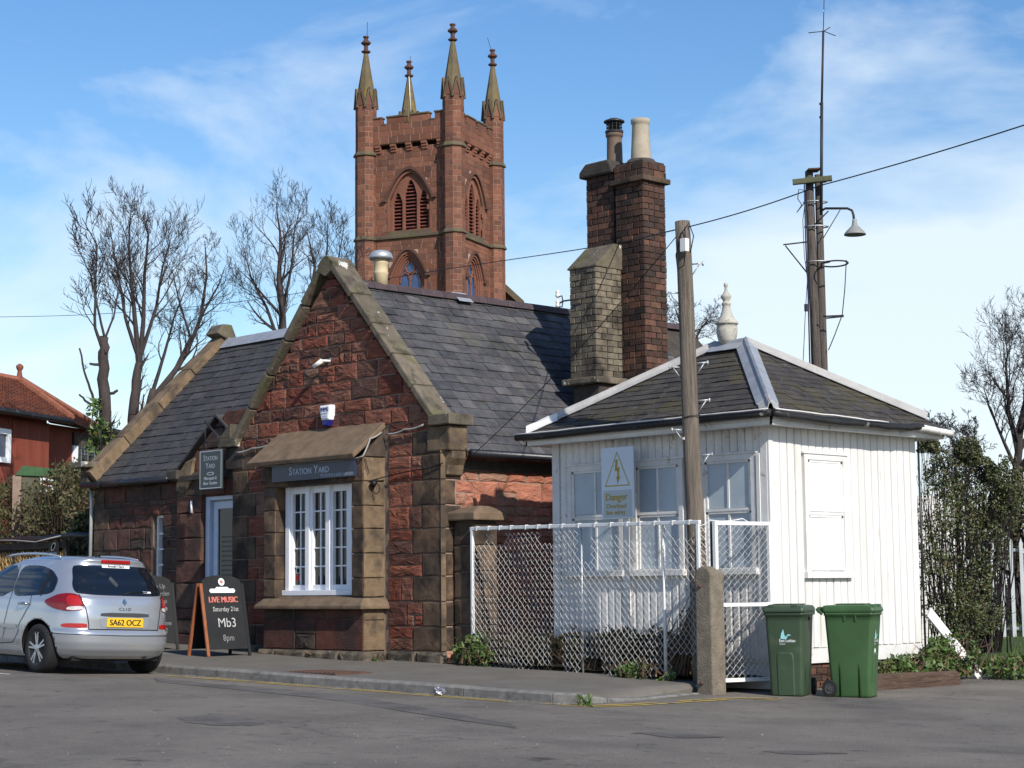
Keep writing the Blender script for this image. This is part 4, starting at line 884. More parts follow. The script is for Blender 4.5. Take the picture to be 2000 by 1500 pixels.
hip(lp(Cc, P1, .1), P1, .08, m_zinc, 'hip_cap'); hip(Dd, P0, .12, m_zinc, 'hip_cap')
hip(P0, P1, .2, m_lead, 'ridge_cap', .02)
# eaves: soffit, fascia mouldings, gutters
MB().add([(ex0 + .03, ey0 + .03, EZh - .14), (ex1 - .03, ey0 + .03, EZh - .14), (ex1 - .03, ey1 - .03, EZh - .14), (ex0 + .03, ey1 - .03, EZh - .14), (HX0 - .02, HY0 - .02, HZ1 - .02), (HX1 + .02, HY0 - .02, HZ1 - .02), (HX1 + .02, HY1 + .02, HZ1 - .02), (HX0 - .02, HY1 + .02, HZ1 - .02)],
         [(0, 4, 5, 1), (1, 5, 6, 2), (2, 6, 7, 3), (3, 7, 4, 0)]).build('soffit', m_whitew, hut)
fa = MB()
for (a, b, c, d, e) in (((ex0, ey0), (ex1, ey0), 0, 1, 0), ((ex1, ey0), (ex1, ey1), -1, 0, 1), ((ex1, ey1), (ex0, ey1), 0, -1, 0), ((ex0, ey1), (ex0, ey0), 1, 0, 0)):
    i_ = Vector((c, d, 0)); a_, b_ = Vector((*a, 0)), Vector((*b, 0)); t_ = (b_ - a_).normalized()
    for off, th, z0, z1 in ((.005, .025, EZh - .085, EZh - .025), (.035, .02, EZh - .145, EZh - .08)):
        p0, p1 = a_ + i_ * off + t_ * off, b_ + i_ * off - t_ * off
        fa.prism([p0 + Vector((0, 0, z0)), p1 + Vector((0, 0, z0)), p1 + Vector((0, 0, z1)), p0 + Vector((0, 0, z1))], i_ * th)
fa.build('fascia', m_whitew, hut)
def sagtube(pts, r, nm, mat, par, n=8, seg=10, sag=.0, rg_=HR, jit=.004):
    out = []
    for (a, b) in zip(pts[:-1], pts[1:]):
        for k in range(seg): t = k / seg; p = Vector(a) + (Vector(b) - Vector(a)) * t; p.z -= sag * 4 * t * (1 - t); out.append(p + Vector((0, 0, rg_.uniform(-jit, jit))))
    out.append(Vector(pts[-1])); return MB().tube(out, r, n).build(nm, mat, par, True)
sagtube([(ex0 - .06, ey0 - .05, EZh - .035), (ex1 + .03, ey0 - .05, EZh - .015)], .045, 'gutter', m_hgut, hut)
sagtube([(ex1 + .05, ey0 - .03, EZh - .015), (ex1 + .05, ey0 + 2.0, EZh - .045), (ex1 + .05, ey0 + 3.0, EZh - .02)], .045, 'gutter', m_hgut, hut, sag=.02, jit=.008)
sagtube([(ex1 + .05, ey0 + 2.95, EZh - .03), (ex1 + .06, ey1 + .0, EZh - .075)], .043, 'gutter', m_whitew, hut)
sagtube([(ex0 - .07, ey0 - .10, EZh + .005), (ex0 + 2.6, ey0 - .10, EZh + .022), (ex1 + .03, ey0 - .10, EZh + .027)], .008, 'gutter_edge', m_whitew, hut, n=5)
sagtube([(ex1 + .10, ey0 - .05, EZh + .027), (ex1 + .10, ey0 + 2.2, EZh - .01)], .009, 'gutter_edge', m_whitew, hut, n=5, jit=.006)
MB().tube([(HX1 + .02, HY1 + .02, 3.2), (HX1 + .02, HY1 + .03, .5)], .014, 8).build('downpipe', m_gutter, hut, True)
# finial
fx = -15.47
fi = MB().lathe((fx, yc, AZ - .03), [(0.07, 0), (0.07, 0.075), (0.11, 0.1), (0.118, 0.12), (0.13, 0.16), (0.142, 0.22), (0.142, 0.28), (0.13, 0.325), (0.155, 0.33), (0.155, 0.35), (0.11, 0.4), (0.08, 0.46), (0.06, 0.53), (0.052, 0.58), (0.062, 0.595), (0.062, 0.615), (0.04, 0.63), (0.045, 0.65), (0.07, 0.69), (0.07, 0.715), (0.045, 0.74), (0.022, 0.78), (0.018, 0.83), (0.026, 0.84), (0.03, 0.86), (0.022, 0.885), (0.005, 0.89)], 12).build('finial', mk('flaking_white_paint', [(.42, .40, .345)], rough=.7, nsc=8, namp=.25, bump=.6, bsc=30, spots=[((.20, .15, .09), 9, .58, .66, .75), ((.22, .17, .04), 5, .62, .74, .6)]), hut, True)

# ================================================================== FENCE, PIER, POSTS
pier = thing('gate_pier', (-18.45, 16.9, .35), 'brown stone gate pier with a mossy cap at the corner of the pub', 'pier')
PR = random.Random(31)
MB().box((-18.63, 16.78, .1), (-18.27, 17.2, 2.26)).build('core', m_mortar2, pier)
zq = [.5, .86, 1.22, 1.58, 1.93, 2.26]
emit('dressed_stone', [block(FY(16.76), rect(-18.66, -18.26, a, b), .0, .012, .004, PR) for a, b in zip(zq[:-1], zq[1:])] + [block(FX(-18.25), rect(16.775, 17.2, a, b), .0, .012, .004, PR) for a, b in zip(zq[:-1], zq[1:])], m_quoin, pier)
emit('plinth_stone', [block(FY(16.72), rect(-18.7, -18.22, .1, .5), .0, .02, .01, PR)], m_plinth, pier)
bevel(MB().add([(-18.72, 16.68, 2.27), (-18.15, 16.68, 2.27), (-18.15, 17.3, 2.27), (-18.72, 17.3, 2.27), (-18.72, 16.68, 2.38), (-18.15, 16.68, 2.38), (-18.15, 17.3, 2.38), (-18.72, 17.3, 2.38), (-18.55, 16.9, 2.47), (-18.3, 16.9, 2.47), (-18.3, 17.1, 2.47), (-18.55, 17.1, 2.47)],
  [(3, 2, 1, 0), (0, 1, 5, 4), (1, 2, 6, 5), (2, 3, 7, 6), (3, 0, 4, 7), (4, 5, 9, 8), (5, 6, 10, 9), (6, 7, 11, 10), (7, 4, 8, 11), (8, 9, 10, 11)]).build('cap', m_sill, pier), .02)

def chainlink(fr, W, H, p, r, rng, sag=None, holes=None, ragged=.12, lean=0):
    mb = MB(); nc = int(W / p); dz = p * 1.02; nr = int(H / (dz / 2))
    for i in range(nc * 2):
        pts = []; cur = []
        cut = int(abs(rng.gauss(0, ragged)) / (dz / 2)) if ragged else 0
        for j in range(cut, nr + 1):
            u = (i // 2) * p + (p / 2 if (j + i) % 2 else 0) + (0 if i % 2 == 0 else p / 2)
            u = (i * p / 2) + (p / 4 if (j + i) % 2 else -p / 4); v = j * dz / 2
            q = sag(u, v) if sag else (0, 0, 0)
            if holes and holes(u, v):
                if len(cur) > 1: pts.append(cur)
                cur = []; continue
            cur.append(fr.p(min(max(u, 0), W) + q[0] + rng.uniform(-.004, .004), v + q[1] + rng.uniform(-.004, .004), (.006 if j % 2 else -.006) + q[2]))
        if len(cur) > 1: pts.append(cur)
        for c in pts: mb.tube(c, r, 4, False)
    return mb
FX0, FX1, FYa, FYb = -18.24, -14.02, 16.72, 16.42
fU = Vector((FX1 - FX0, FYb - FYa, 0)); FL = fU.length; fU.normalize(); fN = Vector((fU.y, -fU.x, 0))
fence = thing('chain_link_fence', (-16.1, 16.57, .3), 'white chain link fence with bent wire in front of the timber hut', 'fence')
def fz(u): return .36 - .10 * u / FL
ffr = Fr((FX0, FYa, .30), fU, (0, 0, 1), fN)
CR = random.Random(33)
def fsag(u, v):
    t = u / FL; w = max(0, 1 - abs(u - 1.55) / .5) * max(0, 1 - v / 1.2)
    return (.012 * math.sin(v * 3 + u * 2) - .05 * w, -.09 * t * (1 - v / 2), .02 * math.sin(u * 2.6 + v * 1.9) - .05 * w + .012 * math.sin(u * 7 + v * 4))
def fhole(u, v): return (v > 1.66 and math.sin(u * 5.3) + math.sin(u * 13.1) > .55) or (1.62 < u < 1.80 and v < .62 - abs(u - 1.7) * 2) or (2.15 < u < 2.35 and v > 1.4) or (2.18 < u < 2.55 and v < .22) or (3.75 < u < 4.2 and v < .3)
tag(chainlink(ffr, FL, 1.78, .094, .0032, CR, fsag, fhole, .10).build('chain_link_mesh', m_fence, fence), kind='stuff')
def rod(name, pts, r, mat, par, n=6, sm=True): return MB().tube(pts, r, n).build(name, mat, par, sm)
bevel(MB().beam(ffr.p(-.02, 1.855), ffr.p(FL + .03, 1.80), .045, .045).build('top_rail', m_fencep, fence), .006)
for u in (0.01, FL): bevel(MB().beam(ffr.p(u, -.05 - .08 * u / FL), ffr.p(u, 1.84 - .05 * u / FL), .045, .04).build('post', m_fencep, fence), .005)
rod('post', [ffr.p(2.16, -.08, -.03), ffr.p(2.16, 1.80, -.03)], .014, m_galv, fence)
rod('post', [ffr.p(3.62, -.08, -.03), ffr.p(3.62, 1.78, -.03)], .02, m_fencep, fence)
MB().beam(ffr.p(3.05, -.085), ffr.p(FL, -.10), .04, .035).build('bottom_rail', m_fencep, fence)
MB().beam(ffr.p(.2, -.03, -.02), ffr.p(3.0, -.075, -.02), .05, .05).build('bottom_rail', m_soot, fence)
u = .12
cl = MB()
while u < FL: cl.beam(ffr.p(u - .012, 1.855 - .055 * u / FL), ffr.p(u + .012, 1.855 - .055 * u / FL), .056, .058); u += CR.uniform(.22, .32)
cl.build('rail_clips', m_whitew, fence)
# side panel from the bollard back to the hut
gt = thing('chain_link_gate', (-13.70, 16.85, .2), 'rusty white chain link gate panel between the concrete post and the hut corner', 'gate')
ga, gb_ = Vector((-13.80, 16.46, 0)), Vector((-13.60, 17.20, 0)); gU = (gb_ - ga); GL = gU.length; gU.normalize(); gN = Vector((gU.y, -gU.x, 0))
gfr = Fr((ga.x, ga.y, .28), gU, (0, 0, 1), gN)
tag(chainlink(gfr, GL, 1.78, .085, .0032, CR, lambda u, v: (0, 0, .03 * math.sin(v * 4 + u * 3)), None, .03).build('chain_link_mesh', m_fence, gt), kind='stuff')
for u in (0, GL): bevel(MB().beam(gfr.p(u, -.03), gfr.p(u, 1.82), .05, .05).build('stile', m_fencep, gt), .006)
for v, mt in ((1.80, m_fencep), (.86, m_fencep), (.0, m_fencep)): bevel(MB().beam(gfr.p(0, v), gfr.p(GL, v), .045, .045).build('rail', mt, gt), .006)
tag(chainlink(Fr((FX1, FYb, .45), Vector((.22, .04, 0)), (0, 0, 1), (0, -1, 0)), .22, 1.62, .085, .005, CR, None, lambda u, v: v < .3, .05).build('loose_mesh', m_fence, gt), kind='stuff')
rod('hinge_post', [(-13.86, 16.47, .2), (-13.86, 16.47, 2.10)], .018, mk('dark_green_paint', [(.02, .05, .03)]), gt)
def wire(name, label, pts, r, mat=m_cable, cat='cable', sag=0, seg=14, group=None):
    o_ = []
    for a, b in zip(pts[:-1], pts[1:]):
        for k in range(seg): t = k / seg; p = Vector(a) + (Vector(b) - Vector(a)) * t; p.z -= sag * 4 * t * (1 - t); o_.append(p)
    o_.append(Vector(pts[-1])); return tag(MB().tube(o_, r, 5).build(name, mat, None, True, origin=pts[0]), label, cat, group or {'overhead_cable': 'overhead cables', 'conduit': 'conduits on the gable', 'wall_cable': 'black cables on the pub wall'}.get(name))
wire('barbed_wire', 'loose barbed wire strung from fence post to hut corner above the gate panel', [(-14.02, 16.42, 2.06), (-13.9, 16.5, 2.12), (-13.75, 16.9, 2.14), (-13.62, 17.2, 2.03)], .006, m_fencep, 'wire', .02, 5)
# concrete bollard
bo = MB(); prof = []; hw = .118
for i in range(9): g = math.pi * i / 8; prof.append((hw * math.cos(g), 1.40 + .105 * math.sin(g)))
outl = [(-hw * 1.06, .0), (hw * 1.06, 0)] + prof
bol = thing('concrete_post', (-13.86, 16.40, .08), 'thick round topped concrete post at the pavement corner', 'post', local=True, rz=D2R(2))
b_ = MB().prism([(x, -hw, z) for x, z in outl], (0, .25, 0)); bevel(b_.build('shaft', m_conc, bol), .025, 3)
for z in (.18, 1.28): MB().lathe((-.03, -hw - .005, z), [(.02, -.01), (.024, .01), (.012, .03)], 8, (0, -1, 0)).build('bolt', m_rust, bol)
# danger sign
ds = thing('danger_sign', (-16.0, 16.98, .3), 'tall white warning sign with yellow lightning triangle on a white post before the hut', 'sign')
DSY = 16.98
d0 = ony(1175, 876, DSY); d1 = ony(1240, 1012, DSY); dfr = FY(DSY)
bevel(MB().add(*block(dfr, rect(d0.x, d1.x, d1.z, d0.z), .012, .002, 0, PR, joint=0, back=-.003)).build('sign_board', m_signw, ds), .002)
cx = (d0.x + d1.x) / 2; wS = d1.x - d0.x
raw('text_panel', *block(dfr, rect(d0.x + .03, d1.x - .03, d1.z + .02, d1.z + .36), .0135, .0005, 0, PR, joint=0, back=.011), m_signg, ds)
bevel(MB().beam((cx + .10, DSY + .03, .25), (cx + .10, DSY + .03, d1.z + .05), .055, .045, (0, 1, 0)).build('post', m_white, ds), .004)
def tri(c, v, h, w): return [(c - w / 2, v), (c + w / 2, v), (c, v + h)]
tb = d1.z + .41
def ring2(o_, i_, n0): 
    k = len(o_); vs = [dfr.p(a, b, n0) for a, b in o_] + [dfr.p(a, b, n0) for a, b in i_]; return vs, [(q, (q + 1) % k, k + (q + 1) % k, k + q) for q in range(k)]
T = tri(cx, tb, .44, .43)
ci = (cx, tb + .44 / 3)
inn = [(ci[0] + (a - ci[0]) * .90, ci[1] + (b - ci[1]) * .90) for a, b in T]
raw('triangle', *ring2(T, inn, .0142), m_danger, ds)
mb = MB(); bolt_ = [(cx - .028, .335), (cx + .012, .335), (cx + .002, .235), (cx + .042, .235), (cx + .028, .12), (cx + .048, .12), (cx + .008, .03), (cx - .02, .12), (cx, .12), (cx + .002, .19), (cx - .038, .19)]
mb.v = [tuple(dfr.p(a, tb + b, .0142)) for a, b in bolt_]; mb.f = [(0, 1, 2, 9, 10), (2, 3, 4, 8, 9), (7, 6, 5, 4, 8)]
mb.build('lightning_bolt', m_dangero, ds)
lettering('lettering', 'Danger', .125, dfr, d0.x + .07, d1.z + .235, .0145, m_dangero, ds, 'LEFT', 1.0, .004)
lettering('lettering', 'Overhead', .085, dfr, d0.x + .08, d1.z + .135, .0145, m_dangero, ds, 'LEFT', 1.0, .002)
lettering('lettering', 'live wires', .085, dfr, d0.x + .08, d1.z + .055, .0145, m_dangero, ds, 'LEFT', 1.0, .002)
# near pole
np_ = thing('wooden_pole', (-14.22, 16.62, .2), 'leaning grey wooden pole with climbing brackets in front of the hut', 'pole')
pts = []; rs_ = []
for i in range(13):
    t = i / 12; z = .1 + 5.62 * t; a = Vector((-14.17, 16.62, 0)); b = Vector((-14.325, 16.6, 0)); p = a + (b - a) * t; pts.append((p.x + .008 * math.sin(t * 9), p.y, z)); rs_.append(.112 - .022 * t)
MB().tube(pts, rs_, 20).build('shaft', m_wood, np_, True)
for z, s in ((5.2, 1), (4.85, -1), (4.0, 1), (3.95, -1), (3.55, 1), (3.2, -1), (2.9, 1)):
    t = (z - .1) / 5.62; px_ = -14.17 - .155 * t; rr = .112 - .022 * t
    sd_ = rt0 * s
    c = Vector((px_, 16.61, z)) + sd_ * rr
    MB().tube([c, c + sd_ * .14 + Vector((0, 0, .01))], .010, 6).tube([c + sd_ * .13 + Vector((0, 0, .03)), c + sd_ * .13 - Vector((0, 0, .02))], .012, 6).tube([c - Vector((0, 0, .13)), c + sd_ * .09], .007, 5).build('step_bracket', m_galv, np_, True)
rod('band', [(px_, 16.61, 0) for px_ in ()] or [Vector((-14.245, 16.61, 3.35)) + Vector((.107 * math.cos(g), .107 * math.sin(g), .02 * math.cos(g))) for g in [k * math.pi / 8 for k in range(17)]], .006, m_dmet, np_, 5)
bevel(MB().box((-14.24, 16.45, 5.32), (-14.15, 16.52, 5.48)).build('junction_box', m_ceram, np_), .006)
rod('looped_cable', [(-14.2, 16.5, 5.62), (-14.16, 16.46, 5.4), (-14.2, 16.47, 5.15), (-14.3, 16.47, 5.12), (-14.33, 16.48, 5.3), (-14.24, 16.48, 5.55), (-14.13, 16.5, 5.66), (-14.08, 16.52, 5.5), (-14.12, 16.5, 5.3)], .007, m_cable, np_, 5)
tag(box('pole_tag', (-14.28, 16.475, 3.08), (-14.255, 16.485, 3.11), m_ceram, np_))
# big double pole behind the hut
BD = 31.0
bpA = atD(1588, 345, BD); bx_, by2 = bpA.x, bpA.y
big = thing('tall_lamp_pole', (bx_, by2, .2), 'tall dark double timber pole with a radio mast, crossarm and lamp behind the hut', 'pole')
def BP(px, py, d=0): return atD(px, py, BD + d)
tp, bt = BP(1580, 335), BP(1596, 740); tp2, bt2 = BP(1598, 345, .1), BP(1609, 740, .1)
def ext(a, b, z): t = (z - a.z) / (b.z - a.z); return a + (b - a) * t
MB().tube([tp, bt, ext(tp, bt, .1)], [.068, .078, .10], 16).build('shaft', m_wood2, big, True)
MB().tube([tp2 + Vector((0, 0, .03)), bt2, ext(tp2, bt2, .1)], [.060, .072, .10], 16).build('shaft', m_wood2, big, True)
bevel(MB().beam(BP(1576, 333, -.05), BP(1600, 332, .0), .26, .03).build('pole_cap', m_rust, big), .005)
bevel(MB().beam(BP(1548, 356, -.15), BP(1625, 348, -.15), .09, .09).build('crossarm', mk('mossy_crossarm', [(.10, .105, .06)], nsc=6, bump=.6), big), .01)
mst = MB().tube([BP(1604, 420, -.14), BP(1605, 200, -.14)], .026, 8).tube([BP(1605, 205, -.14), BP(1608, 60, -.14)], .019, 8).tube([BP(1608, 62, -.14), BP(1611, -60, -.14)], .007, 5)
mst.build('mast', m_dmet, big, True)
for q in ((1579, 64), (1632, 70), (1622, 53)): rod('aerial_rod', [BP(1609, 61, -.14), BP(*q, -.14)], .008, m_dmet, big, 5)
for py in (203, 229): rod('mast_clamp', [BP(1600, py, -.14), BP(1607, py, -.14)], .02, m_dmet, big)
lmp = MB().tube([BP(1604, 412, -.14), BP(1612, 407, -.2), BP(1655, 407, -.2), BP(1664, 411, -.2), BP(1667, 420, -.2), BP(1668, 432, -.2)], .021, 8).build('lamp_arm', m_dmet, big, True)
rod('lamp_brace', [BP(1608, 465, -.14), BP(1641, 410, -.2)], .008, m_dmet, big); rod('lamp_brace', [BP(1590, 440, -.1), BP(1618, 412, -.2)], .012, m_dmet, big)
lc = BP(1669, 430, -.2)
MB().lathe(lc, [(.035, .02), (.04, -.03), (.05, -.09), (.09, -.13), (.15, -.19), (.182, -.235), (.182, -.25), (.17, -.25), (.12, -.2), (.02, -.16)], 20).build('lamp_shade', mk('grey_enamel', [(.26, .265, .25)], rough=.5, namp=.2), big, True)
rod('side_bracket', [BP(1530, 478, -.2), BP(1580, 472, -.12)], .013, m_dmet, big); rod('side_bracket', [BP(1534, 480, -.2), BP(1578, 535, -.12)], .012, m_dmet, big)
cg = MB(); cc = BP(1630, 515, -.1)
cg.tube([cc + Vector((.22 * math.cos(g) * rt0.x, .22 * math.cos(g) * rt0.y, 0)) + Vector((-.3 * math.sin(g) * math.sin(YAW), .3 * math.sin(g) * math.cos(YAW), 0)) for g in [k * math.pi / 10 for k in range(21)]], .014, 6)
for o_ in (0, .12): cg.tube([BP(1653, 508, o_), BP(1650, 565, o_), BP(1645, 615, o_), BP(1630, 655, o_), BP(1618, 684, o_)], .009, 5)
cg.tube([BP(1608, 618, -.2), BP(1648, 616, -.2)], .014, 6).tube([BP(1608, 622, .1), BP(1648, 618, .1)], .014, 6)
cg.build('safety_cage', m_dmet, big, True)
for py in (355, 395, 443, 512): 
    a = BP(1591 + (py - 355) * .04, py); rod('steel_band', [a + Vector((.2 * math.cos(g) * rt0.x - .13 * math.sin(g) * fw.x, .2 * math.cos(g) * rt0.y - .13 * math.sin(g) * fw.y, 0)) for g in [k * math.pi / 8 for k in range(17)]], .012, m_galv, big, 5)
rod('pole_cable', [BP(1571, 360, -.2), BP(1574, 480, -.2), BP(1578, 560, -.2), BP(1582, 720, -.2)], .012, mk('blue_cable', [(.03, .035, .09)], namp=0, bump=0), big)
rod('pole_cable', [BP(1574, 372, -.2), BP(1578, 500, -.2), BP(1583, 620, -.2), BP(1586, 720, -.2)], .012, m_cable, big)
rod('pole_cable', [BP(1572, 400, -.2), BP(1568, 430, -.2), BP(1571, 500, -.2), BP(1577, 545, -.2), BP(1573, 610, -.2), BP(1568, 720, -.2)], .006, m_cable, big)
MB().lathe(BP(1575, 608, -.2), [(.035, 0), (.035, .12)], 8).build('junction_can', m_dmet, big)
rod('looped_cable', [BP(1575, 372, -.2), BP(1560, 370, -.2), BP(1558, 388, -.2), BP(1566, 400, -.2), BP(1556, 415, -.2), BP(1572, 395, -.2)], .008, m_cable, big, 5)
# cables
pt_ = Vector((-14.31, 16.6, 5.64))
wire('overhead_cable', 'thick twin cable rising from the near pole past the lamp pole to the upper right', [pt_, atD(1600, 363, 20.5), atD(2200, 178, 17)], .0075, sag=.03)
cps = [pt_, atD(1150, 484, 30), atD(870, 526, 42), atD(460, 590, 55), atD(180, 614, 62), atD(-60, 620, 68)]; cpp = []
for i in range(len(cps) - 1):
    p0, p1, p2, p3 = cps[max(i - 1, 0)], cps[i], cps[i + 1], cps[min(i + 2, len(cps) - 1)]
    for k in range(8): t = k / 8; cpp.append(.5 * (2 * p1 + (p2 - p0) * t + (2 * p0 - 5 * p1 + 4 * p2 - p3) * t * t + (3 * p1 - p0 - 3 * p2 + p3) * t ** 3))
wire('overhead_cable', 'thin overhead wire running left from the near pole across the church tower', cpp + [cps[-1]], .009, seg=1)
wire('service_wire', 'thin black wire slanting down from the pole top to the pub corner', [pt_, ony(905, 905, 16.9)], .0055, sag=.12)

# ================================================================== CHURCH TOWER
TR = random.Random(41)
TF = Vector((-70.58, 63.59, 0)); ea = Vector((-.922, -.388, 0)).normalized(); eb = Vector((-.388, .922, 0)).normalized(); TS = 5.18
tc_ = TF + (ea + eb) * TS / 2
tower = thing('church_tower', (tc_.x, tc_.y, .2), 'tall red sandstone church tower with four pinnacles and battlements behind the roofs', 'tower')
RT = .60                                             # turret radius
cin = .12                                            # wall face sits slightly behind the turret centres
frA = Fr(TF - eb * -.0, ea, (0, 0, 1), -eb)          # left-hand face, u from the near turret
frB = Fr(TF, eb, (0, 0, 1), -ea)                     # right-hand face
frA = Fr(TF + eb * .02, ea, (0, 0, 1), -eb); frB = Fr(TF + ea * .02, eb, (0, 0, 1), -ea)
MB().prism([TF + ea * .42 + eb * .42, TF + ea * (TS - .3) + eb * .42, TF + (ea + eb) * (TS - .3), TF + eb * (TS - .3) + ea * .42], (0, 0, 25.6)).build('core', m_tdark, tower)
def arch(c, w, vs_, H, n=10, pw=1.9):
    return [(c - w + 2 * w * i / (2 * n), vs_ + H * (1 - abs(-1 + i / n) ** pw)) for i in range(2 * n + 1)]
blocks_ = []
def face(fr, u0, u1, z0, z1, wins, nm):
    o = bpy.data.objects.new(nm, None); link(o, tower); bk = MB()
    rects = [(u0, u1, z0, z1)]
    for (c, w, a, b, H) in wins:
        nr = []
        for r_ in rects:
            if r_[2] < a and r_[3] > b: nr += [(r_[0], r_[1], r_[2], a), (r_[0], r_[1], b, r_[3]), (r_[0], c - w, a, b), (c + w, r_[1], a, b)]
            elif r_[2] <= b and r_[3] >= a and r_[2] >= a - 20 and (r_[2] < b and r_[3] > a): nr += [(r_[0], c - w, r_[2], r_[3]), (c + w, r_[1], r_[2], r_[3])]
            else: nr.append(r_)
        rects = nr
    for r_ in rects: bk.add(*block(fr, rect(*r_), -.012, .001, 0, TR, joint=0, back=-.3))
    for (c, w, a, b, H) in wins:                     # spandrels over each arch
        P = arch(c, w, b - H, H)
        for p, q in zip(P[:-1], P[1:]): bk.add(*block(fr, [p, q, (q[0], b + .001), (p[0], b + .001)] if abs(q[1] - b) > 1e-3 and abs(p[1] - b) > 1e-3 else [p, q, (q[0] if abs(q[1] - b) > 1e-3 else p[0], b + .001)], -.012, .001, 0, TR, joint=0, back=-.3))
    bk.build('wall_face', m_tmort, o)
    z = z0; k = 0; out = []
    while z < z1 - .05:
        h = min(TR.uniform(.25, .33), z1 - z); u = u0 - TR.uniform(0, .4)
        while u < u1:
            w_ = TR.uniform(.42, .8); a, b = max(u, u0), min(u + w_, u1); u += w_
            if b - a < .08: continue
            poly = rect(a, b, z, z + h); m_ = ((a + b) / 2, z + h / 2); bad = False
            for (c, ww_, va, vb, H) in wins:
                g = .26
                if va - .05 < m_[1] < vb + g and abs(m_[0] - c) < ww_ + g:
                    if m_[1] < vb - H: 
                        if abs(m_[0] - c) < ww_ + .1: 
                            if m_[0] < c: poly = clip(poly, 1, 0, c - ww_ - .1)
                            else: poly = clip(poly, -1, 0, -(c + ww_ + .1))
                    else:
                        t = min(1, abs(m_[0] - c) / (ww_ + .1)); ya = vb - H + H * (1 - t ** 1.9) + .12
                        if m_[1] - h / 2 < ya and abs(m_[0] - c) < ww_ + .1: bad = True
            if bad or len(poly) < 3 or abs(area(poly)) < .02: continue
            out.append(block(fr, poly, .006 + TR.uniform(-.004, .004), .006, 0, TR, joint=.017, back=-.02))
        z += h
    blocks_.extend((o, x) for x in out); return o
mid = TS / 2
fa_ = face(frA, .3, TS - .3, 13, 24.75, [(mid, 1.18, 20.25, 23.35, 1.35), (mid + .1, .95, 15.2, 19.05, 1.2)], 'tower_face')
fb_ = face(frB, .3, TS - .3, 13, 24.75, [(mid, 1.18, 20.25, 23.35, 1.35), (mid, .95, 15.2, 19.05, 1.2)], 'tower_face')
def band(fr, pts_in, pts_out, n0, n1, nm, mat, par):
    mb = MB()
    for i in range(len(pts_in) - 1):
        a, b, c, d = pts_in[i], pts_in[i + 1], pts_out[i + 1], pts_out[i]; mb.add([fr.p(*q, n1) for q in (a, b, c, d)] + [fr.p(*q, n0) for q in (a, b, c, d)], [(0, 1, 2, 3), (7, 6, 5, 4), (0, 4, 5, 1), (1, 5, 6, 2), (2, 6, 7, 3), (3, 7, 4, 0)])
    return mb.build(nm, mat, par)
def belfry(fr, c, o):
    w, vb, vt, H = 1.18, 20.25, 23.35, 1.35
    sp_ = vt - H
    band(fr, [(c - w, vb)] + arch(c, w, sp_, H) + [(c + w, vb)], [(c - w - .14, vb)] + arch(c, w + .14, sp_, H + .16) + [(c + w + .14, vb)], -.3, .02, 'window_surround', m_tdress, o)
    band(fr, arch(c, w + .16, sp_, H + .18), arch(c, w + .30, sp_ - .02, H + .36), -.02, .14, 'hood_mould', m_tdark2, o)
    for s in (-1, 1): MB().obox(fr.p(c + s * (w + .3), sp_ - .05, .08), fr.U, fr.N, fr.V, .13, .1, .07).build('hood_stop', m_tdark2, o)
    lanc = [(c - .76, .27, 22.35, .55), (c, .36, 23.0, .8), (c + .76, .27, 22.35, .55)]
    # mullion slab with lancets cut out, built as strips between the lights
    mb = MB(); edges = [c - w, c - .76 - .27, c - .76 + .27, c - .36, c + .36, c + .76 - .27, c + .76 + .27, c + w]
    for a, b in ((0, 1), (2, 3), (4, 5), (6, 7)):
        a, b = edges[a], edges[b]; ha = sp_ + H * (1 - min(1, abs(a - c) / w) ** 1.9); hb = sp_ + H * (1 - min(1, abs(b - c) / w) ** 1.9)
        mb.add(*block(fr, [(a, vb), (b, vb), (b, max(hb, vb + .1)), (a, max(ha, vb + .1))], -.12, .05, 0, TR, joint=0, back=-.3))
    for lc_, lw, lt, lh in lanc:
        P = arch(lc_, lw, lt - lh, lh, 6)
        for p, q in zip(P[:-1], P[1:]):
            tp_ = lambda u: sp_ + H * (1 - min(1, abs(u - c) / w) ** 1.9)
            if tp_(p[0]) - p[1] > .01 or tp_(q[0]) - q[1] > .01: mb.add(*block(fr, [p, q, (q[0], max(tp_(q[0]), q[1] + .005)), (p[0], max(tp_(p[0]), p[1] + .005))], -.12, .005, 0, TR, joint=0, back=-.3))
        z = vb + .05
        while z < lt:
            t = max(0, (z - (lt - lh)) / lh); hw_ = lw * (1 - t) ** .55 if t < 1 else 0
            if hw_ > .04:
                p = fr.p(lc_, z, -.26); MB().obox(p, fr.U, (fr.N * .8 - fr.V * .6), (fr.V * .8 + fr.N * .6), hw_, .075, .012).build('louvre', mk('red_louvre', [(.15, .05, .04)], namp=.2, bump=0), o)
            z += .19
    mb.build('mullions', m_tdress, o)
    MB().add(*block(fr, rect(c - w - .1, c + w + .1, vb - .32, vb), .02, .02, 0, TR, joint=0)).build('window_sill', m_tcope, o)
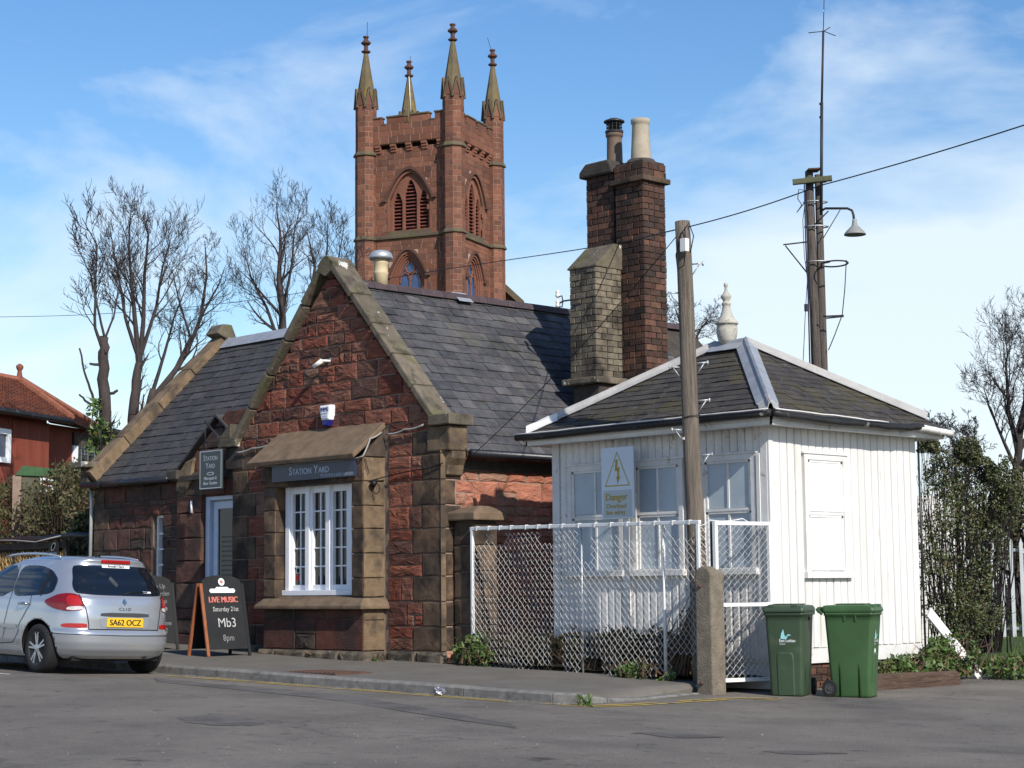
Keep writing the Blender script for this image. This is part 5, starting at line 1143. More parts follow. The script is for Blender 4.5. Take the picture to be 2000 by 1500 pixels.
for fr, o in ((frA, fa_), (frB, fb_)):
    belfry(fr, mid, o)
    c = mid + (.1 if o is fa_ else 0); w, vb, vt, H = .95, 15.2, 19.05, 1.2; s_ = vt - H
    for k in range(4): band(fr, [(c - w + .1 * k, vb)] + arch(c, w - .1 * k, s_, H - .12 * k) + [(c + w - .1 * k, vb)], [(c - w - .12 + .1 * k, vb)] + arch(c, w + .12 - .1 * k, s_, H + .14 - .12 * k) + [(c + w + .12 - .1 * k, vb)], -.35, .02 - .08 * k, 'window_moulding', m_tdress, o)
    band(fr, arch(c, w + .13, s_, H + .15), arch(c, w + .25, s_ - .02, H + .32), -.02, .12, 'hood_mould', m_tdark2, o)
    for s in (-1, 1): MB().obox(fr.p(c + s * (w + .24), s_ - .04, .07), fr.U, fr.N, fr.V, .13, .1, .07).build('hood_stop', m_tdark2, o)
    MB().add(*block(fr, rect(c - .7, c + .7, vb, vt - .3), -.29, .002, 0, TR, joint=0, back=-.32)).build('window_glass', m_tglass, o)
    tr_ = MB(); tr_.beam(fr.p(c, vb, -.25), fr.p(c, 17.9, -.25), .09, .09, fr.N)
    for s in (-1, 1):
        tr_.tube([fr.p(c + s * q[0], q[1], -.25) for q in ((.02, 17.6), (.12, 17.95), (.33, 18.05), (.52, 17.85), (.6, 17.5))], .05, 5); tr_.tube([fr.p(c + s * q[0], q[1], -.25) for q in ((.0, 18.0), (.2, 18.1), (.3, 18.35), (.12, 18.55), (.0, 18.75))], .045, 5); tr_.tube([fr.p(c + s * q[0], q[1], -.25) for q in ((.3, 18.3), (.5, 18.1), (.62, 17.8))], .045, 5)
    tr_.build('tracery', m_tdress, o)
    # string course, corbel table and battlements
    bevel(MB().add(*block(fr, rect(.4, TS - .4, 19.85, 20.05), .12, .08, 0, TR, joint=0)).build('string_course', m_tcope, o), .03)
    pz0, pz1 = 25.0, 26.05
    par = MB().add(*block(fr, rect(.45, TS - .45, pz0, pz1), .20, .005, 0, TR, joint=0, back=-.1)).build('parapet', m_tmort, o)
    z = pz0
    for zt in (25.36, 25.72, 26.05):
        u = .45 - TR.uniform(0, .3)
        while u < TS - .45:
            w_ = TR.uniform(.5, .8); a, b = max(u, .45), min(u + w_, TS - .45); u += w_
            if b - a > .08: blocks_.append((o, block(fr, rect(a, b, z, zt), .215 + TR.uniform(-.004, .004), .006, 0, TR, joint=.017, back=.18)))
        z = zt
    for a, b in ((.45, 1.0), (1.35, 2.45), (2.75, 3.85), (4.15, TS - .45)):
        MB().add(*block(fr, rect(a, b, pz1, pz1 + .36), .205, .01, 0, TR, joint=0, back=-.1)).build('merlon', m_tower, o)
        bevel(MB().add(*block(fr, rect(a - .04, b + .04, pz1 + .36, pz1 + .46), .26, .04, 0, TR, joint=0, back=-.15)).build('merlon_cope', m_tcope, o), .02)
    for a, b in ((1.0, 1.35), (2.45, 2.75), (3.85, 4.15)): MB().add(*block(fr, rect(a, b, pz1 - .02, pz1 + .06), .24, .02, 0, TR, joint=0, back=-.1)).build('embrasure_cope', m_tcope, o)
    for i in range(5):
        u = .75 + i * (TS - 1.5) / 4
        for k in range(3): MB().add(*block(fr, rect(u - .17, u + .17, 24.98 - .14 * (k + 1), 24.98 - .14 * k), .20 - .06 * k, .01, 0, TR, joint=0)).build('corbel', m_tdress, o)
for ti, (cc_, top) in enumerate(((TF, 1), (TF + ea * TS, 1), (TF + eb * TS, 1), (TF + (ea + eb) * TS, 1))):
    o = bpy.data.objects.new('corner_turret', None); link(o, tower)
    def octp(r_, z, k, cc_=cc_): g = math.pi / 8 + k * math.pi / 4 + math.atan2(ea.y, ea.x); return Vector((cc_.x + r_ * math.cos(g), cc_.y + r_ * math.sin(g), z))
    MB().lathe((cc_.x, cc_.y, 0), [(RT - .012, 13), (RT - .012, 24.4), (RT - .04, 24.5), (RT - .04, 27.35)], 8, rot=.5 + math.atan2(ea.y, ea.x) / (math.pi / 4)).build('shaft', m_tmort, o)
    for k in range(8):
        a, b = octp(RT, 0, k), octp(RT, 0, k + 1); n_ = ((a + b) / 2 - Vector((cc_.x, cc_.y, 0))).normalized()
        if n_.dot(Vector((-cc_.x, -cc_.y, 0)).normalized()) < .05 or ti == 3: continue
        fr = Fr(a, b - a, (0, 0, 1), n_); wd = (b - a).length; z = 13; q = 0
        while z < 27.3:
            h = .29 + .02 * math.sin(z * 7); zt = min(z + h, 27.35); q += 1
            off = -.028 if z > 24.45 else 0
            cells = [(0, wd)] if (q + k) % 2 else [(0, wd * TR.uniform(.4, .6)), None]
            if cells[-1] is None: cells[1] = (cells[0][1], wd)
            for a_, b_2 in cells: blocks_.append((o, block(fr, rect(a_, b_2, z, zt), .004 + off + TR.uniform(-.003, .003), .005, 0, TR, joint=.015, back=-.06)))
            z = zt
    for z in (19.85, 24.45):
        MB().lathe((cc_.x, cc_.y, z), [(RT, -.06), (RT + .10, 0), (RT + .10, .05), (RT, .22)], 8, rot=.5 + math.atan2(ea.y, ea.x) / (math.pi / 4)).build('string_course', m_tcope, o)
    gm = MB(); gc = MB()
    for k in range(8):
        a, b = octp(RT - .0, 27.2, k), octp(RT - .0, 27.2, k + 1); n_ = ((a + b) / 2 - Vector((cc_.x, cc_.y, 27.2))).normalized(); apx = (a + b) / 2 + Vector((0, 0, .95)); gm.prism([a, b, apx], -n_ * .3)
        for p in (a, b):
            t = n_ * .055; d_ = (apx - p).normalized(); sd_ = d_.cross(n_).normalized() * .75; p2 = p - d_ * .14
            gc.add([p2 + t + sd_ * .06, p2 + t - sd_ * .06, apx + t - sd_ * .06, apx + t + sd_ * .06, p2 - t + sd_ * .06, p2 - t - sd_ * .06, apx - t - sd_ * .06, apx - t + sd_ * .06], [(0, 1, 2, 3), (7, 6, 5, 4), (0, 4, 5, 1), (1, 5, 6, 2), (2, 6, 7, 3), (3, 7, 4, 0)])
    gm.build('gablets', m_tower, o); gc.build('gablet_copes', m_tcope, o)
    MB().lathe((cc_.x, cc_.y, 27.3), [(.56, 0), (.50, .5), (.10, 2.95)], 8, rot=.5 + math.atan2(ea.y, ea.x) / (math.pi / 4)).build('spire', m_spire, o)
    MB().lathe((cc_.x, cc_.y, 30.15), [(.1, 0), (.24, .08), (.26, .14), (.12, .2), (.11, .42), (.15, .48), (.26, .55), (.27, .63), (.2, .7), (.12, .76), (.11, .86), (.16, .9), (.16, .97), (.05, .98)], 8).build('finial', mk('dark_red_finial', [(.10, .05, .04)], nsc=2), o)
    if ti in (1, 2, 3): rod('lightning_rod', [(cc_.x + .1, cc_.y, 30.6), (cc_.x + (.12 if ti != 2 else -.4), cc_.y, 31.9 - (.5 if ti == 3 else 0))], .018, m_dmet, o, 4)
    if ti == 3: rod('pale_conductor', [Vector((cc_.x, cc_.y, 30.3)) - fw * .13, Vector((cc_.x, cc_.y, 28)) - fw * .5 + rt0 * .12], .03, m_ceram, o, 4)
def bkey(p): c = Vector(p[1][0][0]); return (Vector(p[1][0][2]) - c).length / (c - CAMP).length * -1 if c.z > 15.5 else 1
bl_ = sorted(blocks_, key=bkey)
for o, (vs, fs) in bl_[:300]: raw('ashlar_block', vs, fs, m_tower, o)
mb = MB()
for o, (vs, fs) in bl_[300:]: mb.add(vs, fs)
tag(mb.build('ashlar_blocks', m_tower, tower), kind='stuff')
nv = [atD(935, 520, 101), atD(1020, 598, 101)]; nb = [Vector((p.x, p.y, 8)) for p in nv]
na = MB().prism([nv[0], nv[1], nb[1], nb[0]], eb * .8).build('nave_gable', m_tower, tower)
MB().beam(nv[0] + Vector((0, 0, .1)), nv[1] + Vector((0, 0, .1)), 1.0, .3).build('nave_coping', m_tcope, tower)

# ================================================================== TREES
def treegen(seed, base, stems, sub, twig_r=.010, upr=.35, wob=.16):
    """stems: list of (list of points, r0, r1); grows branches on each"""
    R = random.Random(seed); tk, br_ = MB(), MB()
    def grow(p, d, L, r0, lev):
        n = 5; pts = [p]; dd = d.copy(); rs = [r0]
        for i in range(n):
            dd = (dd + Vector((R.gauss(0, wob), R.gauss(0, wob), R.gauss(0, wob * .6) + upr * .22))).normalized(); pts.append(pts[-1] + dd * (L / n)); rs.append(max(r0 * (1 - .8 * (i + 1) / n), twig_r * .5))
        br_.tube(pts, rs, 5 if r0 > .03 else 3, False)
        if lev <= 0: return
        k = sub[min(len(sub) - 1, lev - 1)]
        for i in range(k):
            t = .18 + .8 * (i + R.random()) / k; j = min(n - 1, int(t * n)); q = pts[j] + (pts[j + 1] - pts[j]) * (t * n - j)
            ax = (pts[j + 1] - pts[j]).normalized(); o = ax.orthogonal().normalized(); g = R.uniform(0, 6.283); sd_ = (o * math.cos(g) + ax.cross(o) * math.sin(g)); a = R.uniform(.45, .85)
            grow(q, (ax * math.cos(a) + sd_ * math.sin(a)).normalized(), L * R.uniform(.38, .62), max(rs[j] * R.uniform(.38, .55), twig_r), lev - 1)
    for pts, r0, r1, lev, nb_, Lf in stems:
        P = [Vector(p) for p in pts]; Q = []; r0 *= .72; r1 *= .6; Lf *= 1.02
        for i in range(len(P) - 1):
            for k in range(4): Q.append(P[i] + (P[i + 1] - P[i]) * (k / 4) + Vector((R.gauss(0, 1), R.gauss(0, 1), 0)) * min(r1 * .5, .022))
        Q.append(P[-1]); n = len(Q); rs = [r0 + (r1 - r0) * i / (n - 1) for i in range(n)]
        (tk if r0 > .09 else br_).tube(Q, rs, 8 if r0 > .06 else 5, True)
        Lt = sum((Q[i + 1] - Q[i]).length for i in range(n - 1))
        for i in range(nb_):
            t = .25 + .75 * (i + R.random()) / nb_; j = min(n - 2, int(t * (n - 1))); ax = (Q[j + 1] - Q[j]).normalized(); o = ax.orthogonal().normalized(); g = R.uniform(0, 6.283); a = R.uniform(.4, .8)
            grow(Q[j], (ax * math.cos(a) + (o * math.cos(g) + ax.cross(o) * math.sin(g)) * math.sin(a)).normalized(), Lf * R.uniform(.6, 1.1) * (1.15 - .62 * t), max(rs[j] * .5, twig_r), lev)
    return tk, br_
def tree(name, label, base, seed, stems, sub, tw=.011, group='bare winter trees', upr=.35, wob=.16):
    t = thing(name, base, label, 'tree', group); tk, b = treegen(seed, base, stems, sub, tw, upr, wob)
    if tk.v: tk.build('trunk', m_bark, t, True)
    b.build('crown', m_twig, t); return t
T1 = 37.0
def A1(px, py, d=0): return atD(px, py, T1 + d)
b1 = A1(208, 1100); b1.z = .3
pol = tree('pollarded_tree', 'pollarded tree with a thick stubby trunk and upright shoots above the left house', b1, 51, [
    ([b1, A1(208, 880), A1(203, 780), A1(200, 700), A1(203, 658)], .20, .15, 1, 3, .5),
    ([A1(203, 690), A1(186, 640), A1(186, 560), A1(190, 480, .2), A1(160, 425, .2)], .055, .012, 2, 9, 1.1),
    ([A1(205, 660), A1(190, 600), A1(178, 540), A1(150, 480)], .04, .012, 2, 7, .9), ([A1(205, 662), A1(222, 620), A1(232, 560), A1(240, 500)], .035, .010, 2, 6, .7),
    ([A1(200, 800), A1(182, 780), A1(168, 740), A1(155, 680)], .05, .03, 1, 2, .3), ([A1(200, 770), A1(222, 768), A1(228, 762)], .05, .045, 0, 0, .2), ([A1(195, 800), A1(165, 782), A1(155, 770)], .04, .03, 0, 0, .2), ([A1(204, 835), A1(214, 825), A1(212, 812)], .05, .045, 0, 0, .2), ([A1(198, 712), A1(184, 712), A1(176, 710)], .045, .04, 0, 0, .2)], [4, 6], .008, upr=.5)
T2 = 46.0
def A2(px, py, d=0): return atD(px, py, T2 + d)
b2 = A2(258, 1100); b2.z = .3
tree('bare_tree', 'many stemmed bare tree behind the left wing roof, taller and left of its neighbour', b2, 52, [
    ([b2, A2(258, 860), A2(262, 780), A2(272, 710)], .24, .17, 2, 3, 1.2),
    ([A2(272, 715), A2(265, 640), A2(258, 560), A2(252, 480), A2(255, 410)], .11, .015, 3, 13, 1.7), ([A2(272, 712), A2(280, 630), A2(282, 540), A2(290, 460), A2(278, 415)], .10, .013, 3, 12, 1.6),
    ([A2(268, 690), A2(245, 620), A2(232, 540), A2(215, 450)], .08, .013, 3, 10, 1.5), ([A2(274, 700), A2(305, 600), A2(318, 520), A2(338, 450)], .08, .013, 3, 10, 1.5)], [4, 4, 4], .0055, upr=.55)
b3 = A2(290, 1100, 2); b3.z = .3
tree('bare_tree', 'bare tree with one long limb curving right over the wing roof coping', b3, 53, [
    ([b3, A2(285, 830, 2), A2(300, 760, 2)], .2, .16, 1, 1, 1.0),
    ([A2(290, 790, 2), A2(330, 740, 2), A2(365, 690, 2), A2(392, 620, 2), A2(404, 540, 2), A2(400, 470, 2)], .13, .018, 3, 13, 1.6), ([A2(335, 736, 2), A2(372, 660, 2), A2(350, 590, 2), A2(335, 520, 2)], .07, .012, 3, 9, 1.3), ([A2(300, 760, 2), A2(322, 690, 2), A2(340, 620, 2), A2(372, 540, 2)], .08, .012, 3, 9, 1.3), ([A2(392, 620, 2), A2(425, 560, 2), A2(440, 520, 2)], .05, .012, 2, 6, 1.0)], [4, 4, 4], .0055, upr=.35, wob=.22)
T3 = 60.0
def A3(px, py, d=0): return atD(px, py, T3 + d)
b4 = A3(552, 1100); b4.z = .3
tree('bare_tree', 'tall slender bare tree between the two gables, left of the church', b4, 54, [
    ([b4, A3(554, 700), A3(552, 620), A3(545, 540), A3(548, 470), A3(540, 395)], .26, .02, 3, 16, 2.1), ([A3(550, 680), A3(520, 600), A3(490, 540), A3(475, 480)], .09, .014, 3, 11, 1.9), ([A3(553, 600), A3(570, 520), A3(575, 450), A3(588, 400)], .08, .013, 3, 9, 1.6)], [4, 4, 4], .0065, upr=.5)
b5 = A3(615, 1100, 3); b5.z = .3
tree('bare_tree', 'fan shaped bare tree just left of the church tower', b5, 55, [
    ([b5, A3(605, 680, 3), A3(608, 600, 3), A3(615, 520, 3), A3(600, 455, 3)], .2, .02, 3, 11, 1.8), ([A3(610, 660, 3), A3(640, 570, 3), A3(662, 500, 3), A3(672, 440, 3)], .09, .014, 3, 10, 1.7), ([A3(606, 650, 3), A3(628, 560, 3), A3(640, 480, 3), A3(640, 435, 3)], .09, .013, 3, 9, 1.6), ([A3(615, 640, 3), A3(670, 560, 3), A3(705, 500, 3)], .08, .013, 3, 8, 1.6)], [4, 4, 4], .0065, upr=.45)
T4 = 52.0
def A4(px, py, d=0): return atD(px, py, T4 + d)
b6 = A4(1345, 1100); b6.z = .3
tree('bare_tree', 'small domed bare tree peeping out between the chimney and the near pole', b6, 56, [([b6, A4(1345, 700), A4(1350, 650), A4(1355, 610)], .16, .03, 3, 10, 1.1), ([A4(1345, 690), A4(1370, 640), A4(1388, 618)], .06, .014, 3, 8, .9), ([A4(1342, 680), A4(1325, 620), A4(1318, 600)], .06, .014, 3, 7, .9)], [4, 4, 4], .0055, upr=.1, wob=.3)
T5 = 44.0
def A5(px, py, d=0): return atD(px, py, T5 + d)
b7 = A5(1975, 1150); b7.z = .3
tree('bare_tree', 'wide bare tree at the right edge above the dark hedge', b7, 57, [([b7, A5(1985, 940), A5(1992, 850), A5(2015, 740), A5(2030, 640)], .2, .02, 3, 16, 2.0), ([A5(1990, 900), A5(1970, 800), A5(1965, 720), A5(1968, 680)], .09, .014, 3, 15, 1.6), ([A5(1986, 920), A5(1955, 850), A5(1930, 790), A5(1922, 755)], .07, .013, 3, 13, 1.1), ([A5(1990, 880), A5(2040, 800), A5(2080, 700)], .09, .014, 3, 9, 1.5)], [4, 4, 4], .006, upr=.25)

# ---- leaf clouds
from mathutils import noise as mnoise
def leaves(seed, n, fn, s0, s1, flat=0, gap=-.16):
    R = random.Random(seed); mb = MB()
    for _ in range(n):
        p = fn(R)
        if p is None: continue
        p = Vector(p)
        if mnoise.noise(p * 2.4) + .5 * mnoise.noise(p * 6) < gap: continue
        a = Vector((R.gauss(0, 1), R.gauss(0, 1), R.gauss(0, 1) * (1 - flat) + flat)).normalized(); u = a.orthogonal().normalized(); g = R.uniform(0, 6.28); w = a.cross(u); u, w = u * math.cos(g) + w * math.sin(g), w * math.cos(g) - u * math.sin(g)
        s = R.uniform(s0, s1); k = len(mb.v); mb.v += [tuple(p - u * s), tuple(p + w * s * .55 + a * s * .12), tuple(p + u * s), tuple(p - w * s * .55 + a * s * .12)]; mb.f.append((k, k + 1, k + 2)); mb.f.append((k, k + 2, k + 3))
    return mb
def blobs(R, bl):
    c, r = R.choice(bl); 
    while True:
        v = Vector((R.uniform(-1, 1), R.uniform(-1, 1), R.uniform(-1, 1)))
        if .15 < v.length < 1: break
    v = v * (v.length ** -.30) * (1 + .18 * math.sin(v.x * 9 + c[0] * 5) * math.sin(v.z * 8 + c[2] * 7)); return Vector((c[0] + v.x * r[0], c[1] + v.y * r[1], c[2] + v.z * r[2]))
def bush(name, label, cat, base, bl, n, s0, s1, mat, seed, stems=0, smat=m_twig, group=None, dry=0):
    t = thing(name, base, label, cat, group); leaves(seed, n, lambda R: blobs(R, bl), s0, s1).build('foliage', mat, t)
    R = random.Random(seed + 1); mb = MB()
    for _ in range(stems):
        c, r = R.choice(bl); e = Vector((c[0] + R.gauss(0, .6) * r[0], c[1] + R.gauss(0, .6) * r[1], c[2] + R.uniform(-.2, 1.15) * r[2])); s = Vector((base[0] + (c[0] - base[0]) * .7 + R.gauss(0, .12), base[1] + (c[1] - base[1]) * .7 + R.gauss(0, .12), base[2])); m_ = (s + e) / 2 + Vector((R.gauss(0, .08), R.gauss(0, .08), .1)); mb.tube([s, m_, e], [.012, .008, .003], 3, False)
    if stems: mb.build('stems', smat, t)
    if dry: leaves(seed + 5, dry, lambda R: blobs(R, bl), s0 * .8, s1 * .9).build('dry_leaves', m_dry, t)
    return t
RB = 27.5
def AR(px, py, d=0): return tuple(atD(px, py, RB + d))
def blr(px, py, wx, wz, d=0, k=1.0): s = RB / FPX; return (AR(px, py, d), (wx * s, wx * s * k, wz * s))
bb = atD(1860, 1245, RB); 
bush('ivy_bush', 'tall ivy covered bush crowding the right end of the white hut', 'bush', (bb.x, bb.y, .35), [blr(1850, 930, 45, 55, 1), blr(1830, 1010, 45, 120), blr(1880, 1000, 75, 130, .6), blr(1890, 1100, 50, 130, .4), blr(1850, 1140, 55, 110), blr(1935, 980, 65, 70, 1.2), blr(1880, 1200, 80, 45), blr(1915, 1170, 30, 70, .8), blr(1815, 880, 22, 30), blr(1890, 880, 26, 26, .5), blr(1960, 930, 40, 40, .8), blr(1920, 920, 26, 30, 1), blr(1930, 1050, 40, 90, .8), blr(1925, 1190, 40, 50, .5), blr(1962, 1000, 30, 40, 1)], 34000, .012, .034, m_leafi, 61, 170, m_twig, dry=5000)
tw = thing('bare_shrub', AR(1875, 1240, 1.5), 'twiggy bare shrub rising above the ivy bush beside the hut', 'shrub')
bs = Vector(AR(1875, 1240, 1.5)); bs.z = .3
tk, br_ = treegen(62, bs, [([bs, AR(1870, 1000, 1.5), AR(1865, 880, 1.5), AR(1850, 830, 1.5)], .06, .012, 3, 24, .6), ([AR(1870, 1000, 1.5), AR(1900, 900, 1.5), AR(1905, 830, 1.5)], .04, .012, 3, 14, .5), ([AR(1868, 960, 1.5), AR(1830, 880, 1.5), AR(1815, 830, 1.5)], .03, .01, 3, 12, .45)], [4, 4, 4], .005, .2, .3)
br_.build('branches', m_twig, tw)
hb = atD(1990, 1100, 36)
bush('dark_hedge', 'dark hedge mass at the right edge behind the palisade fence', 'hedge', (hb.x, hb.y, .3), [(tuple(atD(px, py, 37)), (1.0, 1.0, h)) for px, py, h in ((1960, 1010, .7), (2010, 990, .8), (2060, 980, .9), (2040, 1060, .9), (1985, 1080, .6), (1925, 1040, .55), (2110, 1000, 1.0))], 9000, .03, .07, m_dull, 63, 120)
ws = atD(1835, 1130, 31)
wsh = thing('white_shed', (ws.x, ws.y, .3), 'whitewashed brick wall glimpsed through the ivy bush', 'wall')
wf_ = Fr((ws.x, ws.y, .2), rt0, (0, 0, 1), -Vector((fw.x, fw.y, 0)))
box_ = MB().add(*block(wf_, rect(-.55, .45, 0, 2.6), -.01, .001, 0, TR, joint=0, back=-.25)).build('core', m_mortar, wsh)
emit('brick', masonry(wf_, -.55, .45, 0, 2.6, (.085, .09), (.2, .24), .0, 0, random.Random(5), joint=.004, bev=.004, split=0), m_white, wsh)
# palisade fence
pf = thing('palisade_fence', tuple(atD(1970, 1250, 33)), 'grey steel palisade fence at the right edge beyond the bush', 'fence')
for i, px in enumerate(range(1925, 2120, 19)):
    a, b = atD(px, 1256 - (px - 1925) * .03, 33), atD(px, 1052 - (px - 1925) * .02, 33); c = (a + b) / 2
    o = MB(); w_ = .032; h_2 = (b.z - a.z)
    pr = [(-w_, 0), (-w_, h_2 - .1), (0, h_2), (w_, h_2 - .1), (w_, 0)]; o.prism([a + rt0 * u + Vector((0, 0, z)) for u, z in pr], -Vector((fw.x, fw.y, 0)) * .02); o.build('pale', m_galv, pf)
for py in (1075, 1228): MB().beam(atD(1915, py, 33.06), atD(2130, py - 3, 33.06), .04, .05).build('rail', m_galv, pf)
for px in (1936, 2080): MB().beam(atD(px, 1256, 33.12), atD(px, 1058, 33.12), .08, .06).build('post', m_galv, pf)

# ================================================================== LEFT EDGE: red timber house, hedge bank, willow screen
hu = Vector((-.48, .876, 0)).normalized(); hn = Vector((hu.y, -hu.x, 0)); 
HC = atD(92, 830, 44.0); 
house = thing('red_timber_house', (HC.x, HC.y, 1.5), 'red painted timber house with a red tiled hip roof at the left edge', 'house')
hfr = Fr((HC.x, HC.y, 0), hu, (0, 0, 1), hn)
e0 = atD(92, 816, 44.0).z                      # eaves height
b0 = 3.0
LR = random.Random(71)
MB().add(*block(hfr, rect(-7, 0, b0 - 3, e0), -.01, .001, 0, LR, joint=0, back=-5)).build('frame', m_rtimb, house)
wl = MB().add(*block(hfr, rect(-6.99, -.01, b0 - 3, e0), .0, .001, 0, LR, joint=0, back=-.02)).build('wall', m_rtimb, house)
wu0, wu1, wz0, wz1 = -3.9, -2.06, 3.9, 5.1
# window placed from the photograph
wq = atD(14, 875, 42.9); 
tw_ = (Vector((wq.x, wq.y, 0)) - Vector((HC.x, HC.y, 0))).dot(hu)
r_ = ray(14, 875); t_ = ((Vector((HC.x, HC.y, EYE)) - CAMP).dot(hn)) / r_.dot(hn); wq = CAMP + r_ * t_; wu1 = (wq - Vector((HC.x, HC.y, wq.z))).dot(hu)
def onh(px, py): r = ray(px, py); t = ((Vector((HC.x, HC.y, EYE)) - CAMP).dot(hn)) / r.dot(hn); q = CAMP + r * t; return (q - Vector((HC.x, HC.y, q.z))).dot(hu), q.z
wu1 = onh(15, 875)[0]; wz1, wz0 = onh(14, 839)[1], onh(14, 905)[1]; wu0 = wu1 - 1.3
u = -6.9
while u < -.02:
    if not (wu0 - .1 < u < wu1): raw('plank', *block(hfr, rect(u, u + .165, 1.2, e0 - .12), .02, .008, 0, LR, joint=.004, back=-.01), m_rtimb, wl)
    else:
        raw('plank', *block(hfr, rect(u, u + .165, 1.2, wz0 - .1), .02, .008, 0, LR, joint=.004, back=-.01), m_rtimb, wl); raw('plank', *block(hfr, rect(u, u + .165, wz1 + .1, e0 - .12), .02, .008, 0, LR, joint=.004, back=-.01), m_rtimb, wl)
    u += .17
grid_window('window', Fr(hfr.p(0, 0, .04), hu, (0, 0, 1), hn), wu0, wu1, wz0, wz1, 1, 1, .12, .03, m_frame, mk('blue_reflecting_glass', [(.03, .045, .09)], rough=.1, namp=.3, bump=0, spec=.6), house, dep=.05, gl=-.01)
rz = atD(35, 745, 47).z
ev = [hfr.p(-8, e0, .45), hfr.p(.45, e0, .45), hfr.p(.45, e0, -6.5), hfr.p(-8, e0, -6.5)]; ap = hfr.p(-2.6, rz, -3.0); ap0 = hfr.p(-8, rz, -3.0)
r0_ = atD(38, 747, 46.5); 
ap = Vector((r0_.x, r0_.y, r0_.z)); ap0 = ap - hu * 6
he = atD(196, 842, 50.0); ev[1] = hfr.p(.4, e0 - .02, .4)
rf = MB().add([ev[0], ev[1], he, ap, ap0], [(0, 1, 3, 4), (1, 2, 3)]).build('roof', m_rtile, house); md = rf.modifiers.new('s', 'SOLIDIFY'); md.thickness = .06
# tile courses on the front slope
tl = MB(); nrow = 17
for i in range(nrow):
    t0, t1 = i / nrow, (i + 1) / nrow; a0, a1 = ev[0].lerp(ap0, t0), ev[1].lerp(ap, t0); c0, c1 = ev[0].lerp(ap0, t1), ev[1].lerp(ap, t1); d0_ = he.lerp(ap, t0); d1_ = he.lerp(ap, t1)
    for p, q, p2, q2 in ((a0, a1, c0, c1), (a1, d0_, c1, d1_)):
        n = max(2, int((q - p).length / .25)); up_ = (q - p).cross(p2 - p).normalized(); 
        if up_.z < 0: up_ = -up_
        for k in range(n):
            x0, x1 = (k + .04) / n, (k + .96) / n; j = LR.uniform(0, .012)
            A_, B_, C_, D_ = p.lerp(q, x0) + up_ * (.055 + j), p.lerp(q, x1) + up_ * (.055 + j), p2.lerp(q2, x1) + up_ * .02, p2.lerp(q2, x0) + up_ * .02
            tl.add([A_, B_, C_, D_, A_ - up_ * .05, B_ - up_ * .05], [(0, 1, 2, 3), (4, 5, 1, 0)])
tag(tl.build('roof_tiles', m_rtile, rf), kind='stuff')
MB().tube([ev[1] + Vector((0, 0, .05)), ap + Vector((0, 0, .06))], .09, 6).tube([he + Vector((0, 0, .05)), ap + Vector((0, 0, .06))], .11, 6).tube([ap + Vector((0, 0, .05)), ap0 + Vector((0, 0, .05))], .10, 6).build('hip_tiles', mk('orange_hip_tile', [(.27, .10, .06)], nsc=4, namp=.3), rf)
fb0 = ap + Vector((0, 0, .08)); MB().lathe(fb0, [(.10, 0), (.07, .08), (.05, .2), (.06, .22), (.09, .28), (.09, .33), (.03, .38)], 10).build('roof_finial', m_rtile, rf, True)
MB().tube([ev[0] + hn * .05 - Vector((0, 0, .06)), ev[1] + hn * .05 - Vector((0, 0, .06))], .07, 8).build('gutter', m_hgut, house, True)
# lower back part of the house
BC = atD(95, 830, 46.5); bfr = Fr((BC.x, BC.y, 0), hu, (0, 0, 1), hn); bz = atD(130, 835, 47.5).z
ann = MB().add(*block(bfr, rect(-.6, 9, 0, bz), 0, .001, 0, LR, joint=0, back=-4)).build('annexe', m_rtimb, house)
MB().add(*block(bfr, rect(1.2, 9, bz - 1.35, bz - .45), .03, .002, 0, LR, joint=0, back=0)).build('dark_opening', m_glass, ann)
MB().add(*block(bfr, rect(1.1, 9, bz - .45, bz - .12), .06, .01, 0, LR, joint=0, back=0)).build('lintel_board', m_soot, ann)
MB().add(*block(bfr, rect(1.1, 1.32, bz - 1.5, bz - .45), .05, .01, 0, LR, joint=0, back=0)).build('window_post', m_frame, ann)
MB().tube([bfr.p(-.4, bz + .05, .3), bfr.p(9, bz - .1, .3)], .08, 8).build('gutter', m_hgut, ann, True)
wm = MB()
for i in range(16): wm.tube([bfr.p(1.35 + i * .16, bz - 1.35, .12), bfr.p(1.35 + i * .16, bz - .45, .12)], .008, 3)
for i in range(6): wm.tube([bfr.p(1.35, bz - 1.3 + i * .16, .12), bfr.p(3.9, bz - 1.3 + i * .16, .12)], .008, 3)
wm.build('wire_guard', m_galv, ann)
# green trailer-like skip under the house
sk = thing('green_skip', tuple(atD(75, 935, 39)), 'green topped container with a white and red board below the red house', 'container')
skf = Fr(atD(30, 938, 39), (rt0 * .96 + Vector((-fw.x, -fw.y, 0)) * -.28), (0, 0, 1), Vector((-fw.x, -fw.y, 0)))
MB().add(*block(skf, rect(0, 1.0, -1.2, .12), 0, .01, 0, LR, joint=0, back=-.9)).build('bin_body', mk('olive_drab', [(.09, .085, .06)], nsc=3, namp=.3), sk)
MB().add(*block(skf, rect(-.05, .12, -1.2, .1), .02, .01, 0, LR, joint=0, back=0)).build('corner_post', m_mortar, sk)
MB().add(*block(skf, [(0, .1), (1.25, .06), (1.2, .2), (.15, .30)], .05, .01, 0, LR, joint=0, back=-.95)).build('lid', mk('faded_green', [(.05, .11, .05)], nsc=3, namp=.2), sk)
MB().add(*block(skf, rect(.50, 1.15, -.25, .05), .06, .01, 0, LR, joint=0, back=.02)).build('board', m_frame, sk)
MB().add(*block(skf, rect(.60, 1.05, -.10, -.06), .065, .001, 0, LR, joint=0, back=.05)).build('board_stripe', mk('red_notice', []), sk)
